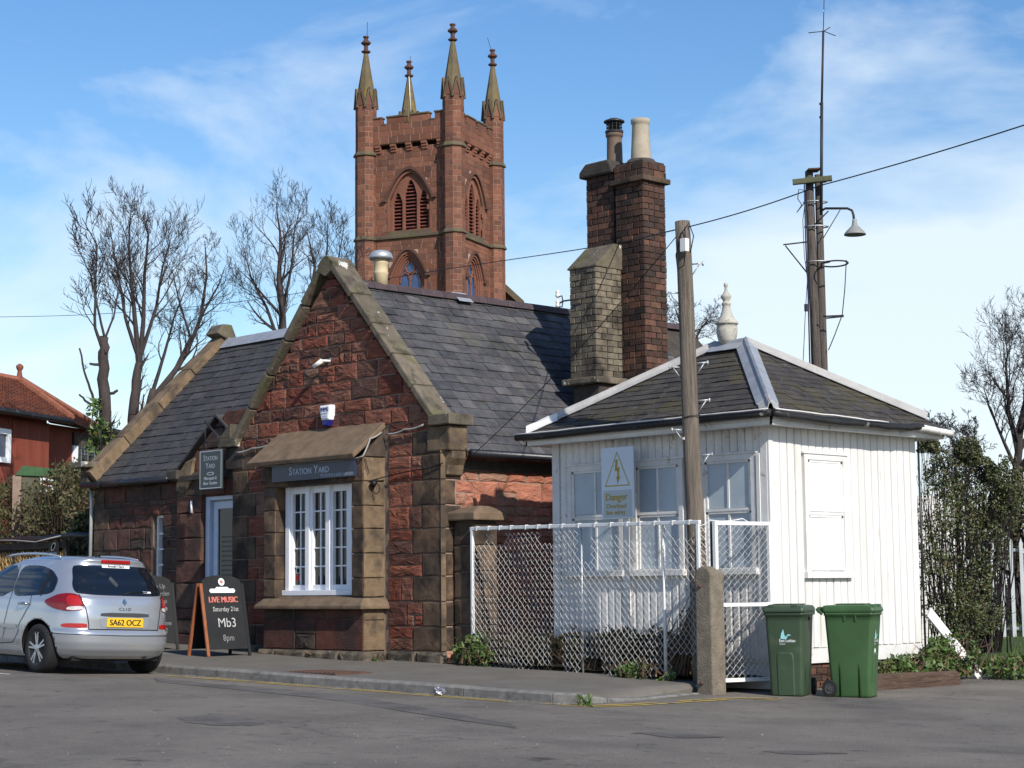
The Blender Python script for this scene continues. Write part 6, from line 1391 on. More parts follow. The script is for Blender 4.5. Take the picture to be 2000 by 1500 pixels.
# hedge bank behind the screen
hbk = tuple(ony(90, 1000, 19))
bush('hedge_bank', 'overgrown hedge bank between the willow screen and the red house', 'hedge', (hbk[0], 19, .5), [(tuple(ony(px, py, y)), (.55, .6, h)) for px, py, y, h in ((10, 985, 19.4, .5), (50, 990, 19.2, .55), (90, 985, 19.0, .55), (130, 975, 18.8, .6), (165, 960, 18.6, .6), (180, 1000, 18.3, .6), (30, 1030, 18.8, .4), (100, 1030, 18.6, .4), (-40, 980, 19.5, .55), (150, 930, 19.2, .35), (60, 960, 19.8, .4))], 11000, .02, .06, m_leafh, 73, 520, m_dry, dry=2600)
bush('laurel_bush', 'glossy green laurel beside the left corner of the pub', 'bush', tuple(ony(165, 1100, 17.6)), [(tuple(ony(px, py, 17.7)), (.28, .25, .32)) for px, py in ((158, 1075), (170, 1030), (160, 1110), (150, 1050), (175, 1085))], 2600, .03, .07, m_leafi, 74, 30)
ivt = A1(203, 850); bush('ivy_growth', 'pale ivy sprays climbing the pollarded trunk', 'ivy', (ivt.x, ivt.y, ivt.z - .6), [(tuple(A1(px, py, -.15)), (.2, .2, h)) for px, py, h in ((200, 830, .45), (190, 800, .25), (208, 870, .4), (185, 860, .3), (215, 820, .2))], 700, .03, .07, m_leafw, 75, 25)
scr = thing('willow_screen', tuple(ony(60, 1150, 17.05)), 'woven tan willow screen under a black pipe rail, left of the pub', 'fence')
sx0, sx1 = ony(-60, 1060, 17.05).x, ony(128, 1060, 17.05).x
wv = MB(); u = sx0; k = 0
MB().box((sx0, 17.09, .3), (sx1, 17.12, 2.26)).build('backing', m_soil, scr)
while u < sx1:
    for d_ in (-1, 1):
        z = .5 + (k % 3) * .02; pts = []
        while z < 2.14: pts.append((u + d_ * .11 * ((z * 6) % 1 if int(z * 6) % 2 == 0 else 1 - (z * 6) % 1), 17.05 + LR.uniform(-.015, .015), z)); z += .083
        wv.tube(pts, .014, 4, False)
    u += .075; k += 1
tag(wv.build('woven_rods', m_wicker, scr), kind='stuff')
for x in (sx0, (sx0 + sx1) / 2, sx1): MB().beam((x, 17.06, .3), (x, 17.06, 2.3), .07, .07).build('post', m_soot, scr)
MB().beam((sx0, 17.03, 2.22), (sx1, 17.03, 2.22), .03, .12).build('top_rail', m_soot, scr)
rod('pipe_rail', [(sx0, 17.0, 2.35), (-30, 17.0, 2.34), (-29, 17.0, 2.37), (-28.15, 16.95, 2.35)], .045, m_gutter, scr, 8)
rod('pale_cable', [(sx0, 16.95, 2.38), (-31, 16.95, 2.33), (-30.2, 16.95, 2.28), (-29.3, 16.95, 2.37)], .012, m_cableg, scr, 5)
ps = ony(105, 1072, 16.98); pss = thing('small_pub_sign', tuple(ps), 'small black oval badge sign on the willow screen above the car', 'sign'); pfr = FY(16.98)
MB().add(*block(pfr, rect(ps.x - .16, ps.x + .16, ps.z - .2, ps.z + .13), .012, .003, 0, LR, joint=0, back=-.01)).build('sign_board', m_ink, pss)
MB().lathe(pfr.p(ps.x, ps.z + .04, .0125), [(.09, 0), (.09, .001), (.075, .001), (.075, 0)], 20, (0, -1, 0), .55).build('oval', m_lett, pss)
for i, s_ in enumerate(('Station Yard', 'Beer Garden')): lettering('lettering', s_, .05, pfr, ps.x, ps.z - .09 - i * .055, .0135, m_lett, pss)

# ================================================================== PUB SIGNS AND FITTINGS
FS = YB - .045
s0_, s1_ = ony(532, 910, FS), ony(694, 926, FS); ffs = FY(FS)
fsn = thing('fascia_sign', ((s0_.x + s1_.x) / 2, FS, 2.93), 'dark navy fascia sign with pale capitals above the bay window', 'sign')
zb_, zt_ = 2.93, 3.19
bevel(MB().add(*block(ffs, rect(s0_.x, s1_.x, zb_, zt_), .01, .002, 0, LR, joint=0, back=-.03)).build('sign_board', m_navy, fsn), .002)
smallcaps('lettering', [('S', 1), ('TATION', 0), (' ', 0), ('Y', 1), ('ARD', 0)], .165, ffs, (s0_.x + s1_.x) / 2 - .08, zb_ + .085, .0115, m_lettd, fsn, .74, 1.0, .006)
lettering('lettering', 'MICROPUB & BEER GARDEN', .062, ffs, s1_.x - .03, zb_ + .02, .0115, m_lettd, fsn, 'RIGHT', .95)
# hanging sign
HSY = 16.42
h0, h1 = ony(391, 881, HSY), ony(434, 954, HSY); hfr2 = FY(HSY)
hsg = thing('hanging_sign', ((h0.x + h1.x) / 2, HSY, h1.z), 'slate grey hanging sign with white border on an iron bracket by the door', 'sign')
hcx = (h0.x + h1.x) / 2; hw2 = (h1.x - h0.x) / 2
bevel(MB().add(*block(hfr2, rect(h0.x, h1.x, h1.z, h0.z), .012, .002, 0, LR, joint=0, back=-.012)).build('sign_board', m_sign, hsg), .003)
band(hfr2, [(h0.x + .025, h1.z + .025), (h1.x - .025, h1.z + .025), (h1.x - .025, h0.z - .025), (h0.x + .025, h0.z - .025), (h0.x + .025, h1.z + .025)], [(h0.x + .012, h1.z + .012), (h1.x - .012, h1.z + .012), (h1.x - .012, h0.z - .012), (h0.x + .012, h0.z - .012), (h0.x + .012, h1.z + .012)], .011, .0135, 'border', m_lett, hsg)
smallcaps('lettering', [('S', 1), ('TATION', 0)], .125, hfr2, hcx, h0.z - .165, .0135, m_lett, hsg, .76, .92, .003)
smallcaps('lettering', [('Y', 1), ('ARD', 0)], .125, hfr2, hcx, h0.z - .285, .0135, m_lett, hsg, .76, .92, .003)
MB().add(*block(hfr2, [(hcx - .1, h0.z - .37), (hcx - .06, h0.z - .395), (hcx + .06, h0.z - .395), (hcx + .1, h0.z - .37), (hcx + .06, h0.z - .345), (hcx - .06, h0.z - .345)], .0135, .0005, 0, LR, joint=0, back=.011)).build('emblem', m_lett, hsg)
raw('emblem_inset', *block(hfr2, [(hcx - .07, h0.z - .37), (hcx - .05, h0.z - .384), (hcx + .05, h0.z - .384), (hcx + .07, h0.z - .37), (hcx + .05, h0.z - .356), (hcx - .05, h0.z - .356)], .0142, .0002, 0, LR, joint=0, back=.011), m_sign, hsg)
lettering('lettering', 'Micropub &', .072, hfr2, hcx, h0.z - .465, .0135, m_lett, hsg, 'CENTER', 1, .003); lettering('lettering', 'Beer Garden', .072, hfr2, hcx, h0.z - .54, .0135, m_lett, hsg, 'CENTER', 1, .003)
ba, bb_ = ony(400, 822, HSY), ony(453, 885, YG); rod('bracket_arm', [ba, bb_], .018, m_dmet, hsg, 6)
rod('bracket_arm', [ony(400, 822, HSY), ony(401, 866, HSY)], .010, m_dmet, hsg); rod('bracket_arm', [ony(401, 864, HSY), ony(425, 864, HSY), ony(425, 852, HSY)], .010, m_dmet, hsg)
for px in (403, 428): rod('hanging_chain', [ony(px, 882, HSY), ony(px - 1, 864, HSY)], .006, m_dmet, hsg)
# alarm box
al = ony(645, 812, YG); AF = FY(YG - .05)
alm = thing('alarm_box', (al.x, YG, al.z - .14), 'white shield shaped alarm box with a blue tip on the gable', 'alarm box')
ap_ = [(-.125, .15), (.125, .15), (.135, .10), (.09, -.07), (-.09, -.07), (-.135, .10)]
bevel(MB().add(*block(AF, [(al.x + a, al.z + b) for a, b in reversed(ap_)], .06, .02, 0, LR, joint=0, back=-.05)).build('case', m_frame, alm), .01)
bevel(MB().add(*block(AF, [(al.x + a, al.z + b) for a, b in [(-.09, -.075), (.09, -.075), (.065, -.16), (-.065, -.16)][::-1]], .055, .02, 0, LR, joint=0, back=-.05)).build('blue_lens', mk('blue_lens', [(.015, .018, .16)], rough=.2, namp=0, bump=0), alm), .01)
lettering('lettering', 'IMMS', .085, AF, al.x, al.z + .055, .0615, m_navyink, alm, 'CENTER', .95, .003); lettering('lettering', 'SECURITY', .035, AF, al.x, al.z + .012, .0615, m_navyink, alm)
for i in range(2): lettering('lettering', '01368 86 35', .022, AF, al.x, al.z - .02 - i * .028, .0615, m_navyink, alm) if i < 0 else None
MB().add(*block(AF, rect(al.x - .06, al.x + .06, al.z - .03, al.z - .005), .0605, .0003, 0, LR, joint=0, back=.05)).build('print_band', m_lettd, alm)
# cctv camera
cv = ony(625, 709, YG - .12); ctv = thing('security_camera', tuple(cv), 'small white security camera high on the gable wall', 'camera')
MB().tube([cv + Vector((-.09, -.05, -.05)), cv + Vector((.05, .0, .03))], .035, 10).build('body', m_ceram, ctv, True); MB().tube([cv + Vector((.05, 0, .03)), cv + Vector((.09, .13, .03))], .02, 8).lathe(cv + Vector((.09, .12, .03)), [(.05, 0), (.05, .03)], 12, (0, 1, 0)).build('bracket', m_ceram, ctv, True)
MB().lathe(cv + Vector((-.092, -.051, -.051)), [(.026, 0), (.026, .006)], 10, (-.14, -.05, -.08)).build('lens', m_ink, ctv)
# spotlight with its loop of cable
sp_ = ony(727, 938, YG - .3); spl = thing('spotlight', tuple(sp_), 'small black spotlight with a coiled cable beside the bay window', 'light')
sp_ = Vector((BX1 + .07, YB + .16, 2.84))
MB().tube([sp_ + Vector((.02, -.05, -.03)), sp_ + Vector((-.06, .06, .02))], [.045, .035], 10).build('head', m_black, spl, True)
rod('cable_loop', [sp_ + Vector((.03 + .07 * math.sin(g), .0, -.09 - .07 * math.cos(g))) for g in [k * .5 for k in range(14)]], .006, m_cable, spl, 5)
wire('wall_cable', 'black cable running from the spotlight across the stones to the pub corner', [(BX1 + .02, YB + .1, 2.86), (-19.8, YG - .05, 2.93), (-19.3, YG - .05, 2.98), (-18.9, YG - .05, 3.0), (-18.64, YG - .04, 3.05)], .009, seg=4)
wire('wall_cable', 'black lead hanging from the awning end to the spotlight', [(BX1 + .03, YB + .02, 3.17), (BX1 + .04, YB + .08, 2.95)], .006, seg=4)
wire('conduit', 'grey conduit sagging along the gable left of the awning', [(-23.4, YG - .06, 3.48), (-23.0, YG - .05, 3.52), (-22.5, YG - .05, 3.56)], .014, m_cableg, 'conduit', .02, 5)
wire('conduit', 'grey conduit across the gable right of the awning', [(-19.8, YG - .06, 3.52), (-19.4, YG - .06, 3.56), (-19.0, YG - .06, 3.6)], .014, m_cableg, 'conduit', .02, 5)
wire('conduit', 'pale conduit bent round the right end of the awning', [(-19.86, YG - .1, 3.55), (-19.84, YB + .1, 3.45), (-19.84, YB - .03, 3.2), (-20.1, YB - .06, 3.185), (-21, YB - .06, 3.185), (-22.2, YB - .06, 3.185)], .012, m_cableg, 'conduit', .015, 5)
tl_ = ony(374, 990, YW - .1); ltn = thing('wall_light', tuple(tl_), 'slim white tube light on the pilaster left of the door', 'light')
MB().tube([tl_ - Vector((0, 0, .09)), tl_ + Vector((0, 0, .09))], .018, 8).build('tube', m_frame, ltn, True); box('back_plate', (tl_.x - .03, YW - .1, tl_.z - .1), (tl_.x + .01, YW - .05, tl_.z + .1), m_galv, ltn)
# insulators on the short chimney
ins = thing('insulator_bracket', tuple(onx(1117, 575, -19.23)), 'iron bracket with two white porcelain insulators on the short chimney', 'bracket')
ca = Vector((-19.23, 19.64, 5.66)); rod('bracket_arm', [ca + Vector((.35, -.01, 0)), ca + Vector((-.10, -.02, 0)), ca + Vector((-.16, -.02, -.02))], .013, m_dmet, ins)
for dz in (.14, -.14):
    rod('hook', [ca + Vector((-.1, -.02, 0)), ca + Vector((-.12, -.02, dz * .6)), ca + Vector((-.2, -.02, dz * .55))], .010, m_dmet, ins)
    MB().lathe(ca + Vector((-.21, -.02, dz * .55 - .01)), [(.02, 0), (.036, .02), (.036, .05), (.026, .06), (.032, .07), (.032, .10), (.015, .12)], 12).build('insulator', m_ceram, ins, True)

# ---- boards
def aboard(name, label, foot, rz, w, h, tilt, frame_m):
    t = thing(name, foot, label, 'sandwich board', 'chalkboards on the pavement', local=True, rz=rz); a = tilt
    def pl(sgn, u, v, n=0): return (u, sgn * (v * math.sin(a) - .20 * 1) * 1 + 0 + sgn * n * math.cos(a) * 1, v * math.cos(a) + n * math.sin(a))
    class LF:
        def __init__(s, sg): s.sg = sg
        def p(s, u, v, n=0): y = -(.30 - v * math.sin(a)) - n * math.cos(a); return Vector((u if s.sg > 0 else -u, y * s.sg, v * math.cos(a) - 0 + n * -math.sin(a) * -1))
    for sg in (1, -1):
        f = LF(sg); bd = MB(); top = [(w / 2 * math.cos(g), h - .10 + .10 * math.sin(g)) for g in [math.pi * k / 12 for k in range(13)]]
        outl = [(-w / 2, .10), (w / 2, .10)] + top
        vs = [f.p(u, v, .0) for u, v in outl] + [f.p(u, v, -.012) for u, v in outl]; n = len(outl); fs = [tuple(range(n)), tuple(n + i for i in reversed(range(n)))] + [(i, n + i, n + (i + 1) % n, (i + 1) % n) for i in range(n)]
        raw('chalk_panel', vs, fs, m_chalkb, t)
        for s in (-1, 1):
            q = [f.p(s * w / 2 + s * .0, 0, .006), f.p(s * (w / 2 + .045), 0, .006), f.p(s * (w / 2 + .045), h - .12, .006), f.p(s * w / 2, h - .12, .006)]; q2 = [f.p(s * w / 2, 0, -.02), f.p(s * (w / 2 + .045), 0, -.02), f.p(s * (w / 2 + .045), h - .12, -.02), f.p(s * w / 2, h - .12, -.02)]
            raw('leg', q + q2, [(0, 1, 2, 3), (7, 6, 5, 4), (0, 4, 5, 1), (1, 5, 6, 2), (2, 6, 7, 3), (3, 7, 4, 0)], frame_m if s * sg < 0 else m_ink, t)
    return t, LF(1)
abt, lf = aboard('chalkboard_sign', 'black chalkboard advertising live music on an orange wooden A frame by the door', (-22.2, 15.42, zg(-22.2) + .118), D2R(84), .62, 1.18, D2R(14), m_orange)
lettering('lettering', 'LIVE MUSIC', .12, lf, 0, .78, .003, m_chalkr, abt, 'CENTER', .78, .005)
lettering('lettering', 'Saturday 21st', .095, lf, .02, .65, .003, m_chalk, abt, 'CENTER', .80, 0, .1)
lettering('lettering', 'Mb3', .19, lf, .02, .42, .003, m_chalk, abt, 'CENTER', .9); lettering('lettering', '8pm', .13, lf, .02, .22, .003, m_chalkd, abt, 'CENTER', .8)
raw('name_plaque', *block(lf, [(-.19, .92), (.19, .92), (.21, .95), (.19, .98), (.11, .98), (.09, 1.005), (-.09, 1.005), (-.11, .98), (-.19, .98), (-.21, .95)], .004, .0005, 0, LR, joint=0, back=.001), m_frame, abt)
lettering('lettering', 'STATION YARD', .032, lf, 0, .937, .0052, m_lettd, abt)
raw('round_badge', *block(lf, [(.05 * math.cos(g), 1.08 + .055 * math.sin(g)) for g in [k * math.pi / 10 for k in range(20)]], .004, .0005, 0, LR, joint=0, back=.001), m_frame, abt)
raw('badge_centre', *block(lf, [(.025 * math.cos(g), 1.08 + .027 * math.sin(g)) for g in [k * math.pi / 8 for k in range(16)]], .0055, .0005, 0, LR, joint=0, back=.003), m_chalkr, abt)
ab2, lf2 = aboard('chalkboard_sign', 'second black chalkboard half hidden behind the car', (-24.28, 15.6, zg(-24.28) + .118), D2R(80), .60, 1.15, D2R(14), m_soot)
for i, (s_, mt) in enumerate((('Open Up', m_chalkd), ('Beer Garden', m_chalkd), ('Cask Ales', m_chalkd), ('Craft Gin', m_chalk), ('Cider', m_chalkd), ('All welcome', m_chalkd), ('from 12', m_chalkd))): lettering('lettering', s_, .10, lf2, .05, 1.0 - .05 - i * .115, .003, mt, ab2, 'CENTER', .8, 0, .1)

# ================================================================== WHEELIE BINS
def wheelie(name, label, loc, rz, mat, front_logo, sc_=1.0):
    t = thing(name, loc, label, 'wheelie bin', 'green wheelie bins beside the hut', local=True, rz=rz); t.scale = (sc_ * .83, sc_ * .86, sc_)
    # local frame: front faces -y ; width along x
    secs = [(.0, .225, .24, .27), (.03, .232, .245, .275), (.3, .243, .26, .295), (.6, .256, .285, .315), (.86, .268, .31, .335), (.93, .272, .315, .34), (.935, .288, .33, .35), (.97, .288, .33, .35)]
    vs = []; fs = []; nn = 24
    def ring(z, hx, yf, yb, rr=.05):
        P = []
        for (cx, cy, a0) in ((hx - rr, yb - rr, 0), (-hx + rr, yb - rr, 90), (-hx + rr, -yf + rr, 180), (hx - rr, -yf + rr, 270)):
            for k in range(6): g = D2R(a0 + k * 18); P.append((cx + rr * math.cos(g), cy + rr * math.sin(g), z))
        return P
    for z, hx, yf, yb in secs: vs += ring(z, hx, yf, yb)
    for i in range(len(secs) - 1): fs += [(i * nn + j, i * nn + (j + 1) % nn, (i + 1) * nn + (j + 1) % nn, (i + 1) * nn + j) for j in range(nn)]
    fs.append(tuple(reversed(range(nn)))); fs.append(tuple((len(secs) - 1) * nn + j for j in range(nn)))
    raw('body', vs, fs, mat, t, True)
    def FRF(z): 
        for a, b in zip(secs[:-1], secs[1:]):
            if a[0] <= z <= b[0]: k = (z - a[0]) / (b[0] - a[0]); return -(a[2] + (b[2] - a[2]) * k)
        return -.32
    class LF:
        def p(s, u, v, n=0): return Vector((u, FRF(v) - n, v))
    f = LF()
    # raised arch panel on the front
    pan = [(-.125, .015)] + [(-.125, .45)] + [(-.09 + .035 * math.cos(g) * 1 - 0, .45 + .06 * math.sin(g)) for g in [math.pi, math.pi * .75, math.pi * .5]] + [(.09 + .035 * math.cos(g), .45 + .06 * math.sin(g)) for g in [math.pi * .5, math.pi * .25, 0]] + [(.125, .015)]
    pin = [(a * .86, .02 + (b - .02) * .955 if b > .02 else b) for a, b in pan]
    mb = MB(); n = len(pan)
    for i in range(n - 1): mb.add([f.p(*pan[i], .0005), f.p(*pan[i + 1], .0005), f.p(*pin[i + 1], .012), f.p(*pin[i], .012)], [(3, 2, 1, 0)])
    for i in range(n - 1):
        a, b = pin[i], pin[i + 1]; c0, c1 = (0, a[1]), (0, b[1]); mb.add([f.p(*a, .012), f.p(*b, .012), f.p(*c1, .012), f.p(*c0, .012)], [(3, 2, 1, 0)])
    mb.build('front_panel', mat, t)
    for s in (-1, 1):                              # side ribs
        r_ = MB()
        for y0 in (-.12, .14): r_.add([(s * .228, y0 - .02, .01), (s * .228, y0 + .03, .01), (s * .262, y0 + .005, .42), (s * .258, y0 - .005, .01)], [(0, 3, 2), (3, 1, 2), (0, 2, 3), (3, 2, 1)])
        r_.build('side_rib', mat, t)
        for y0 in (-.1, .05, ): box('rim_rib', (s * .262, y0, .87), (s * .287, y0 + .014, .935), mat, t)
    # lid
    lv = []; lf_ = []
    for z, hx, yf, yb in ((.972, .296, .345, .36), (.99, .30, .35, .365), (1.02, .295, .34, .365), (1.045, .275, .30, .35), (1.052, .22, .24, .30)): lv += ring(z, hx, yf, yb, .045)
    for i in range(4): lf_ += [(i * nn + j, i * nn + (j + 1) % nn, (i + 1) * nn + (j + 1) % nn, (i + 1) * nn + j) for j in range(nn)]
    lf_.append(tuple(reversed(range(nn)))); lf_.append(tuple(4 * nn + j for j in range(nn)))
    ld = raw('lid', lv, lf_, mat, t, False)
    bevel(MB().box((-.19, -.20, 1.05), (.19, .2, 1.068)).build('lid_panel', mat, ld), .012)
    for s in (-1, 1): bevel(MB().box((s * .17 - .045, -.335, .985), (s * .17 + .045, -.24, 1.06)).build('lid_grip', mat, ld), .012)
    hd = MB().tube([(-.27, .36, .95), (-.27, .43, 1.0), (.27, .43, 1.0), (.27, .36, .95)], .02, 8)
    for x in (-.2, -.07, .07, .2): hd.box((x - .015, .34, .96), (x + .015, .44, 1.03))
    hd.build('handle', mat, t)
    for s in (-1, 1):
        w = MB().tube([(s * .235, .29, .10), (s * .285, .29, .10)], .10, 24).build('wheel', m_tyre, t, False); bevel(w, .01)
        MB().lathe((s * .286, .29, .10), [(.062, 0), (.06, .006), (.03, -.002), (.025, .012), (.0, .012)], 20, (s, 0, 0)).build('hub', m_trim, w)
    rod('axle', [(-.28, .29, .1), (.28, .29, .1)], .012, m_dmet, t)
    if front_logo:
        bird = [(-.055, .665), (-.02, .66), (.03, .662), (.055, .70), (.10, .705), (.06, .72), (.035, .69), (.005, .70), (-.01, .775), (-.04, .73), (-.05, .69)]
        c = (0, .68); mbd = MB().add([f.p(a, b, .0015) for a, b in bird] + [f.p(*c, .0015)], [((i + 1) % len(bird), i, len(bird)) for i in range(len(bird))]); mbd.build('bird_logo', m_teal, t)
        lettering('lettering', 'East Lothian', .052, f, -.075, .625, .0015, m_pwhite, t, 'LEFT', .9, .001); lettering('lettering', 'Council', .03, f, -.075, .595, .0015, m_pwhite, t, 'LEFT', .9)
        if front_logo > 1: raw('address_sticker', *block(f, rect(-.05, .03, .36, .55), .0015, .0003, 0, LR, joint=0, back=0), m_pwhite, t)
    return t
wb1 = onz(1549, 1358, .115)
wheelie('wheelie_bin', 'dark green wheelie bin seen from the front with bird logo, nearer the gate panel', (-13.16, 16.97, zroad(-13.1, 17) + .0), D2R(24), m_bin2, 1, .97)
wheelie('wheelie_bin', 'brighter green wheelie bin turned side on with its wheel showing', (-12.56, 17.38, zroad(-12.5, 17.4) + .0), D2R(112), m_bin, 2, .98)

# ---- timber, leaning board, litter, drain cover
lg = MB(); Lp = [(-13.12, 17.9, .19), (-13.05, 18.8, .185), (-13.0, 19.4, .175), (-12.97, 20.0, .17)]
for i, p in enumerate(Lp): pass
o = bevel(MB().add([(x + a, y, z + b) for x, y, z in Lp for a, b in ((-.10, -.12), (.11, -.12), (.10, .09), (.05, .115), (-.08, .11))], [(k * 5 + j, k * 5 + (j + 1) % 5, (k + 1) * 5 + (j + 1) % 5, (k + 1) * 5 + j) for k in range(3) for j in range(5)] + [(4, 3, 2, 1, 0), (15, 16, 17, 18, 19)]).build('timber_baulk', m_log, None, False, (-13, 19, .1)), .015)
tag(o, 'old brown timber baulk edging the weeds beside the hut', 'timber')
o = MB().beam((-13.58, 20.42, 1.0), (-13.42, 21.35, .12), .16, .025, (1, 0, .2)).build('leaning_board', m_whitew, None, origin=(-13.5, 20.9, .12)); tag(o, 'white painted board leaning against the far corner of the hut', 'board')
lt = ony(858, 1350, 13.72); lt.z = zroad(lt.x, lt.y)
R = random.Random(9); mb = MB().sphere((lt.x, lt.y, lt.z + .045), .05, 10, 7, (1.7, 1.1, .9)); mb.v = [tuple(Vector(v) + Vector((R.gauss(0, .012), R.gauss(0, .012), R.gauss(0, .010)))) for v in mb.v]
tag(mb.build('litter', m_foil, None, origin=(lt.x, lt.y, lt.z)), 'crumpled foil wrapper lying in the gutter by the kerb', 'litter')
dc = onz(640, 1313, .35); dc.z = zg(dc.x) + .118
cov = thing('drain_cover', (dc.x, dc.y, dc.z), 'rusty ribbed iron cover set in the pavement before the bay', 'drain cover')
MB().box((dc.x - .5, dc.y - .28, dc.z - .02), (dc.x + .5, dc.y + .28, dc.z + .006)).build('plate', m_rust, cov)
for i in range(11): MB().box((dc.x - .45 + i * .085, dc.y - .24, dc.z + .006), (dc.x - .42 + i * .085, dc.y + .24, dc.z + .016)).build('rib', m_rust, cov)

# ================================================================== WEEDS
def weeds(name, label, base, bl, n, seed, mat=m_leafw, s=(.015, .045), stems=20, smat=m_dry, dry=0): return bush(name, label, 'weeds', base, bl, n, s[0], s[1], mat, seed, stems, smat, 'weeds around the buildings', dry)
weeds('weed_clump', 'green weeds at the foot of the gate pier', (-18.2, 16.62, .38), [((-18.25, 16.6, .55), (.22, .12, .22)), ((-18.0, 16.62, .47), (.25, .1, .16)), ((-18.1, 16.75, .62), (.25, .1, .22))], 900, 81, stems=25, dry=120)
weeds('weed_clump', 'fresh green weeds under the right end of the chain link fence', (-14.9, 16.42, .3), [((-14.95, 16.42, .36), (.3, .1, .14)), ((-15.2, 16.45, .33), (.2, .1, .1)), ((-14.65, 16.45, .33), (.2, .1, .1))], 700, 82, s=(.015, .04))
weeds('bramble_tangle', 'dark bramble tangle behind the fence below the hut windows', (-15.6, 16.95, .3), [((-15.1, 16.95, .55), (.45, .16, .3)), ((-14.5, 16.95, .7), (.35, .16, .42)), ((-15.8, 16.98, .56), (.5, .16, .3)), ((-16.5, 17.0, .55), (.5, .16, .3)), ((-17.2, 16.95, .5), (.5, .2, .25)), ((-17.7, 17.0, .52), (.4, .3, .26)), ((-14.3, 16.85, 1.05), (.14, .08, .35))], 11000, 83, m_dull, (.015, .04), 520, m_dry, 2600)
weeds('weed_clump', 'leafy green weeds between the timber baulk and the hut', (-13.3, 19.3, .2), [((-13.3, 18.6, .32), (.14, .5, .14)), ((-13.3, 19.6, .34), (.15, .6, .16)), ((-13.35, 20.3, .45), (.18, .3, .25))], 2600, 84, s=(.018, .05), stems=60)
weeds('weed_clump', 'straggling weeds round the leaning board at the hut corner', (-13.4, 21.2, .2), [((-13.45, 20.9, .45), (.2, .4, .3)), ((-13.1, 21.6, .25), (.4, .5, .16)), ((-12.85, 22.1, .22), (.35, .4, .14))], 2400, 85, s=(.02, .05), stems=70, dry=400)
for i, (px, py, y) in enumerate(((605, 1287, YB - .06), (733, 1293, YB + .1))):
    p = ony(px, py, y); weeds('wall_weed', ('small weed in the plinth joint under the bay window', 'small weed at the right foot of the bay')[i], (p.x, p.y, p.z - .03), [((p.x, p.y, p.z), (.07, .04, .05))], 90, 86 + i, s=(.012, .03), stems=5)
p = onz(1150, 1378, .13); weeds('kerb_weed', 'grass tuft growing at the end of the kerb', (p.x, p.y, zroad(p.x, p.y)), [((p.x, p.y, zroad(p.x, p.y) + .03), (.03, .03, .02))], 34, 90, s=(.007, .016), stems=8, smat=m_leafw)
p = onz(720, 1333, .22); weeds('kerb_weed', 'low weed tuft in the gutter in front of the bay', (p.x, p.y, zroad(p.x, p.y)), [((p.x, p.y, zroad(p.x, p.y) + .02), (.12, .05, .03))], 80, 91, s=(.010, .024), stems=8, smat=m_leafw)
# grass blades on the verge
R = random.Random(95); mb = MB()
for _ in range(9000):
    x, y = R.uniform(-19, -9), R.uniform(22.5, 33)
    if y < 23.3 + .25 * (x + 15) or (x < -14.5 and y < 22): continue
    z = zg(x) + .07 + max(0, min(1, (y - 24) / 6)) * .25; h = R.uniform(.04, .11); a = R.uniform(0, 6.28); w = .008; dx, dy = math.cos(a) * w, math.sin(a) * w; k = R.uniform(-.03, .03)
    mb.add([(x - dx, y - dy, z - .03), (x + dx, y + dy, z - .03), (x + k, y + k, z + h)], [(0, 1, 2)])
tag(mb.build('grass', mk('grass_blade', [(.07, .13, .02), (.10, .17, .03), (.05, .09, .02)], rough=.6, namp=.2, bump=0)), kind='stuff')

# ================================================================== CAR
def lerpt(T, z):
    if z <= T[0][0]: return T[0][1]
    for a, b in zip(T[:-1], T[1:]):
        if z <= b[0]: k = (z - a[0]) / (b[0] - a[0]); k = k * k * (3 - 2 * k) * .5 + k * .5; return a[1] + (b[1] - a[1]) * k
    return T[-1][1]
XRt = [(.18, -.52), (.24, -.63), (.32, -.70), (.40, -.72), (.50, -.72), (.545, -.705), (.56, -.672), (.70, -.672), (.85, -.655), (.93, -.635), (.98, -.60), (1.15, -.50), (1.34, -.375), (1.385, -.37), (1.42, -.385), (1.445, -.36), (1.462, -.15), (1.475, .25)]
XFt = [(.18, 3.30), (.30, 3.44), (.45, 3.50), (.62, 3.46), (.78, 3.30), (.88, 2.85), (.96, 2.35), (1.1, 2.0), (1.3, 1.52), (1.4, 1.22), (1.445, 1.0), (1.462, .85), (1.475, .7)]
WWt = [(.18, .78), (.26, .83), (.40, .855), (.60, .862), (.75, .858), (.88, .84), (.95, .815), (1.0, .795), (1.2, .715), (1.34, .645), (1.40, .60), (1.445, .52), (1.462, .42), (1.475, .2)]
NNt = [(.18, 5.0), (.5, 5.5), (.9, 5.0), (1.2, 4.5), (1.475, 3.6)]
def sl_(z): xr, xf = lerpt(XRt, z), lerpt(XFt, z); return (xr + xf) / 2, (xf - xr) / 2, lerpt(WWt, z), lerpt(NNt, z)
def sup(t, n): c, s = math.cos(t), math.sin(t); return (abs(c) ** (2 / n) * (1 if c >= 0 else -1), abs(s) ** (2 / n) * (1 if s >= 0 else -1))
TB = {}
def table(z):
    k = round(z, 3)
    if k not in TB:
        xc, a, b, n = sl_(k); P = []
        for i in range(221):
            t = (math.pi * .75) * (i / 220) ** 1.0; c, s = sup(t, n); P.append((xc - a * c, b * s))
        A = [0]
        for p, q in zip(P[:-1], P[1:]): A.append(A[-1] + math.hypot(q[0] - p[0], q[1] - p[1]))
        TB[k] = (P, A)
    return TB[k]
import bisect
def surf0(s, z):
    P, A = table(z); sg = 1 if s >= 0 else -1; v = abs(s); i = min(max(bisect.bisect_right(A, v) - 1, 0), len(P) - 2); k = (v - A[i]) / max(A[i + 1] - A[i], 1e-9)
    return Vector((P[i][0] + (P[i + 1][0] - P[i][0]) * k, sg * (P[i][1] + (P[i + 1][1] - P[i][1]) * k), z))
